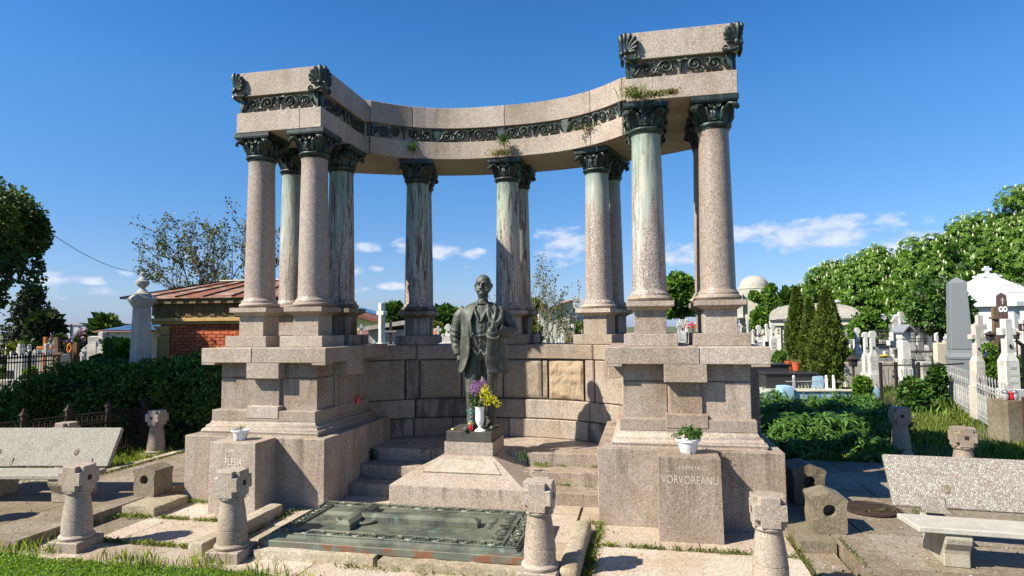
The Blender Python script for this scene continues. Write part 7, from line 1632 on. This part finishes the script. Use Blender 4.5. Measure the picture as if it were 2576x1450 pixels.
# weeds in the paving joints
pts=[];pts2=[]
def jl(x0,y0,x1,y1,n,z=0,w=.018,gap=.35):
    for k in range(n):
        f=rg.random()
        if noise.noise(Vector((f*7*max(.5,abs(x1-x0)+abs(y1-y0)),x0+y0,2)))<gap-.45: continue
        (pts if rg.random()<.6 else pts2).append((x0+(x1-x0)*f+rg.normal()*w,y0+(y1-y0)*f+rg.normal()*w,z))
jl(-5.5,5.515,-4.4,5.515,900,w=.022,gap=.2); jl(-5.55,6.30,-4.3,6.30,700,w=.02,gap=.25); jl(-.45,6.30,1.35,6.30,900,w=.02,gap=.2); jl(-5.75,6.95,-5.2,6.95,400,w=.04,gap=.1); jl(-.52,5.5,-.50,6.9,800,w=.035,gap=.15)
jl(-6.05,5.2,-6.03,6.3,260,.0,.03); jl(-5.98,6.30,-5.6,6.28,300,0,.04,.1); jl(1.40,5.5,1.40,6.9,380,0,.02,.2); jl(-3.6,5.32,-1.1,5.30,420,0,.03,.4); jl(-4.07,5.6,-4.07,6.9,260,0,.03); jl(-7.6,7.6,-7.6,9.3,420,.1,.04,.1); jl(-.62,6.98,-.5,6.97,90,0,.03,0); jl(2.85,7.55,2.9,7.7,50,.1,.05,0); jl(2.9,6.9,3.3,6.95,120,.1,.04,.1); jl(2.3,7.55,2.75,7.62,90,.1,.03,0)
jl(-3.76,7.93,-3.2,7.93,60,.148,.01,.3); jl(-1.45,7.93,-.6,7.93,120,.148,.012,.2); jl(-1.45,8.27,-.6,8.27,160,.312,.012,.2); jl(1.78,5.0,1.80,6.6,200,.1,.01,.3)
grass('joint_weeds',pts,.045,.0022,LF_GR,'small green weeds growing in the paving joints',35,'weeds',.8); grass('dry_joint_weeds',pts2,.035,.003,LF_DRY,'yellowish moss and weeds in the paving joints',36,'weeds',.9)
pts=[]
while len(pts)<9000:
    x=rg.uniform(-10.6,-7.77); y=rg.uniform(6.9,13)
    if x<-9.9 and rg.random()<.5: continue
    pts.append((x,y,-.05))
for k in range(1500): pts.append((-7.95+rg.normal()*.12,rg.uniform(7.2,9.2),-.03))
for k in range(900): pts.append((rg.uniform(-7.4,-5.9),rg.uniform(11.8,12.6),0))
grass('rough_grass',pts,.17,.004,LF_GR,'sunlit rough grass behind the left platform',37)
pts=[]
while len(pts)<30000:
    y=10.5+15*rg.random()**1.5; x0=3.6+(y-10.5)*.33; x1=6.9+(y-12)*.29 
    x=rg.uniform(x0-.5,x1+.6)
    if 0.1<noise.noise(Vector((x*.5,y*.28,9))) and rg.random()<.8: continue
    pts.append((x,y,-.05))
for k in range(2500): pts.append((rg.uniform(1.9,3.6),10.32+abs(rg.normal())*.08,.0))
grass('path_grass',pts,.15,.006,LF_GR,'tall sunlit grass along the path between the right graves',38)
pts=[]
while len(pts)<22000:
    x=rg.uniform(-30,45); y=rg.uniform(16,50)
    pts.append((x,y,-.05))
grass('far_grass',pts,.30,.025,LF_CH,'rough grass among the farther graves',39)
rg=np.random.default_rng(77); Q=[]
for k in range(700):
    x=rg.uniform(-7.4,4.6); y=rg.uniform(4.9,8.6); z=.002
    if x>1.76 or x<-6.06: z=.108
    elif y>6.9 or (-3.8<x<-.9 and y>5.3): continue
    Q.append((x,y,z+.004))
o=link('dry_litter',leaf_mesh('dry_litter',np.array(Q),.016,leafmat('dry_brown_leaf',(.17,.11,.05),.5,.1),5,dirs=np.tile([0,0,.15],(len(Q),1)),elong=1.5)); tag(o,'scattered dry leaf bits on the paving','litter',None,'stuff')
mb=MB()
for k in range(420):
    x=rg.uniform(1.5,4.4) if rg.random()<.55 else rg.uniform(-6.2,1.4); y=rg.uniform(5.0,7.3); z=.104 if x>1.76 or x<-6.06 else .004
    if -4.3<x<-.5: continue
    r=.004+.008*rg.random()**2; mb.ell((x,y,z),(r*1.3,r,r*.7),5)
o=mb.build('grit',G_F,None,norm=False); tag(o,'small stone grit strewn over the paving','grit',None,'stuff')
# weeds rooted in the monument
def tuft(x,y,z,n,h,r,lab,mat,seed,drop=0):
    t=empty('weed_tuft',(x,y,z),0,None,lab,'weed'); rg=np.random.default_rng(seed); mb=MB()
    for k in range(n):
        a=rg.random()*2*PI; l=h*(.4+.8*rg.random()); p=Vector((rg.normal()*r,rg.normal()*.02,0)); e=p+Vector((math.cos(a)*l*.5,-abs(math.sin(a))*l*.4-.02,l*.75 if rg.random()>drop else -l)); mb.tube([p,(p+e)/2+Vector((0,-.01,.02)),e],[.0035,.004,.001],3)
    mb.build('stems',mat,t,norm=False)['kind']='stuff'
    P=np.array([(rg.normal()*r*1.1,-.02-abs(rg.normal())*.035,(rg.random()-drop)*h*.8) for k in range(n*5)]); link('leaves',leaf_mesh('leaves',P,.014,mat,seed,elong=2),t)
tuft(XC+.035,9.50,4.875,60,.10,.10,'green weeds growing on the abacus of the middle column',LF_DRY,1); tuft(XC+.06,9.45,5.10,40,.14,.035,'weeds hanging from the frieze joint above the middle column',LF_HG,2,.5)
tuft(XC-1.36,9.22,5.02,36,.12,.03,'weeds hanging from the frieze joint above the left middle column',LF_HG,3,.6); tuft(XC+2.1,7.44,4.87,50,.16,.06,'grassy weeds on the capital of the patinated right front column',LF_GR,4); tuft(XC+2.33,7.45,4.87,60,.07,.09,'low moss and weeds beside the taller ones on the right front capital',LF_DRY,5); tuft(XC+1.42,9.22,5.12,40,.10,.12,'reddish weeds in the frieze joint above the third right column',LF_SP,6,.4)
tuft(XC+2.55,7.45,4.875,30,.06,.05,'small weeds further right on the patinated column capital',LF_YG,7)
tuft(-1.52,7.9,.475,14,.13,.03,'small green plant sprouting behind the statue pedestal',LF_HG,8); tuft(-3.74,8.28,.315,24,.20,.03,'leafy weed in the corner of the left steps',LF_HG,9); tuft(-1.32,8.25,.315,16,.08,.05,'weeds at the foot of the upper right step',LF_GR,10)
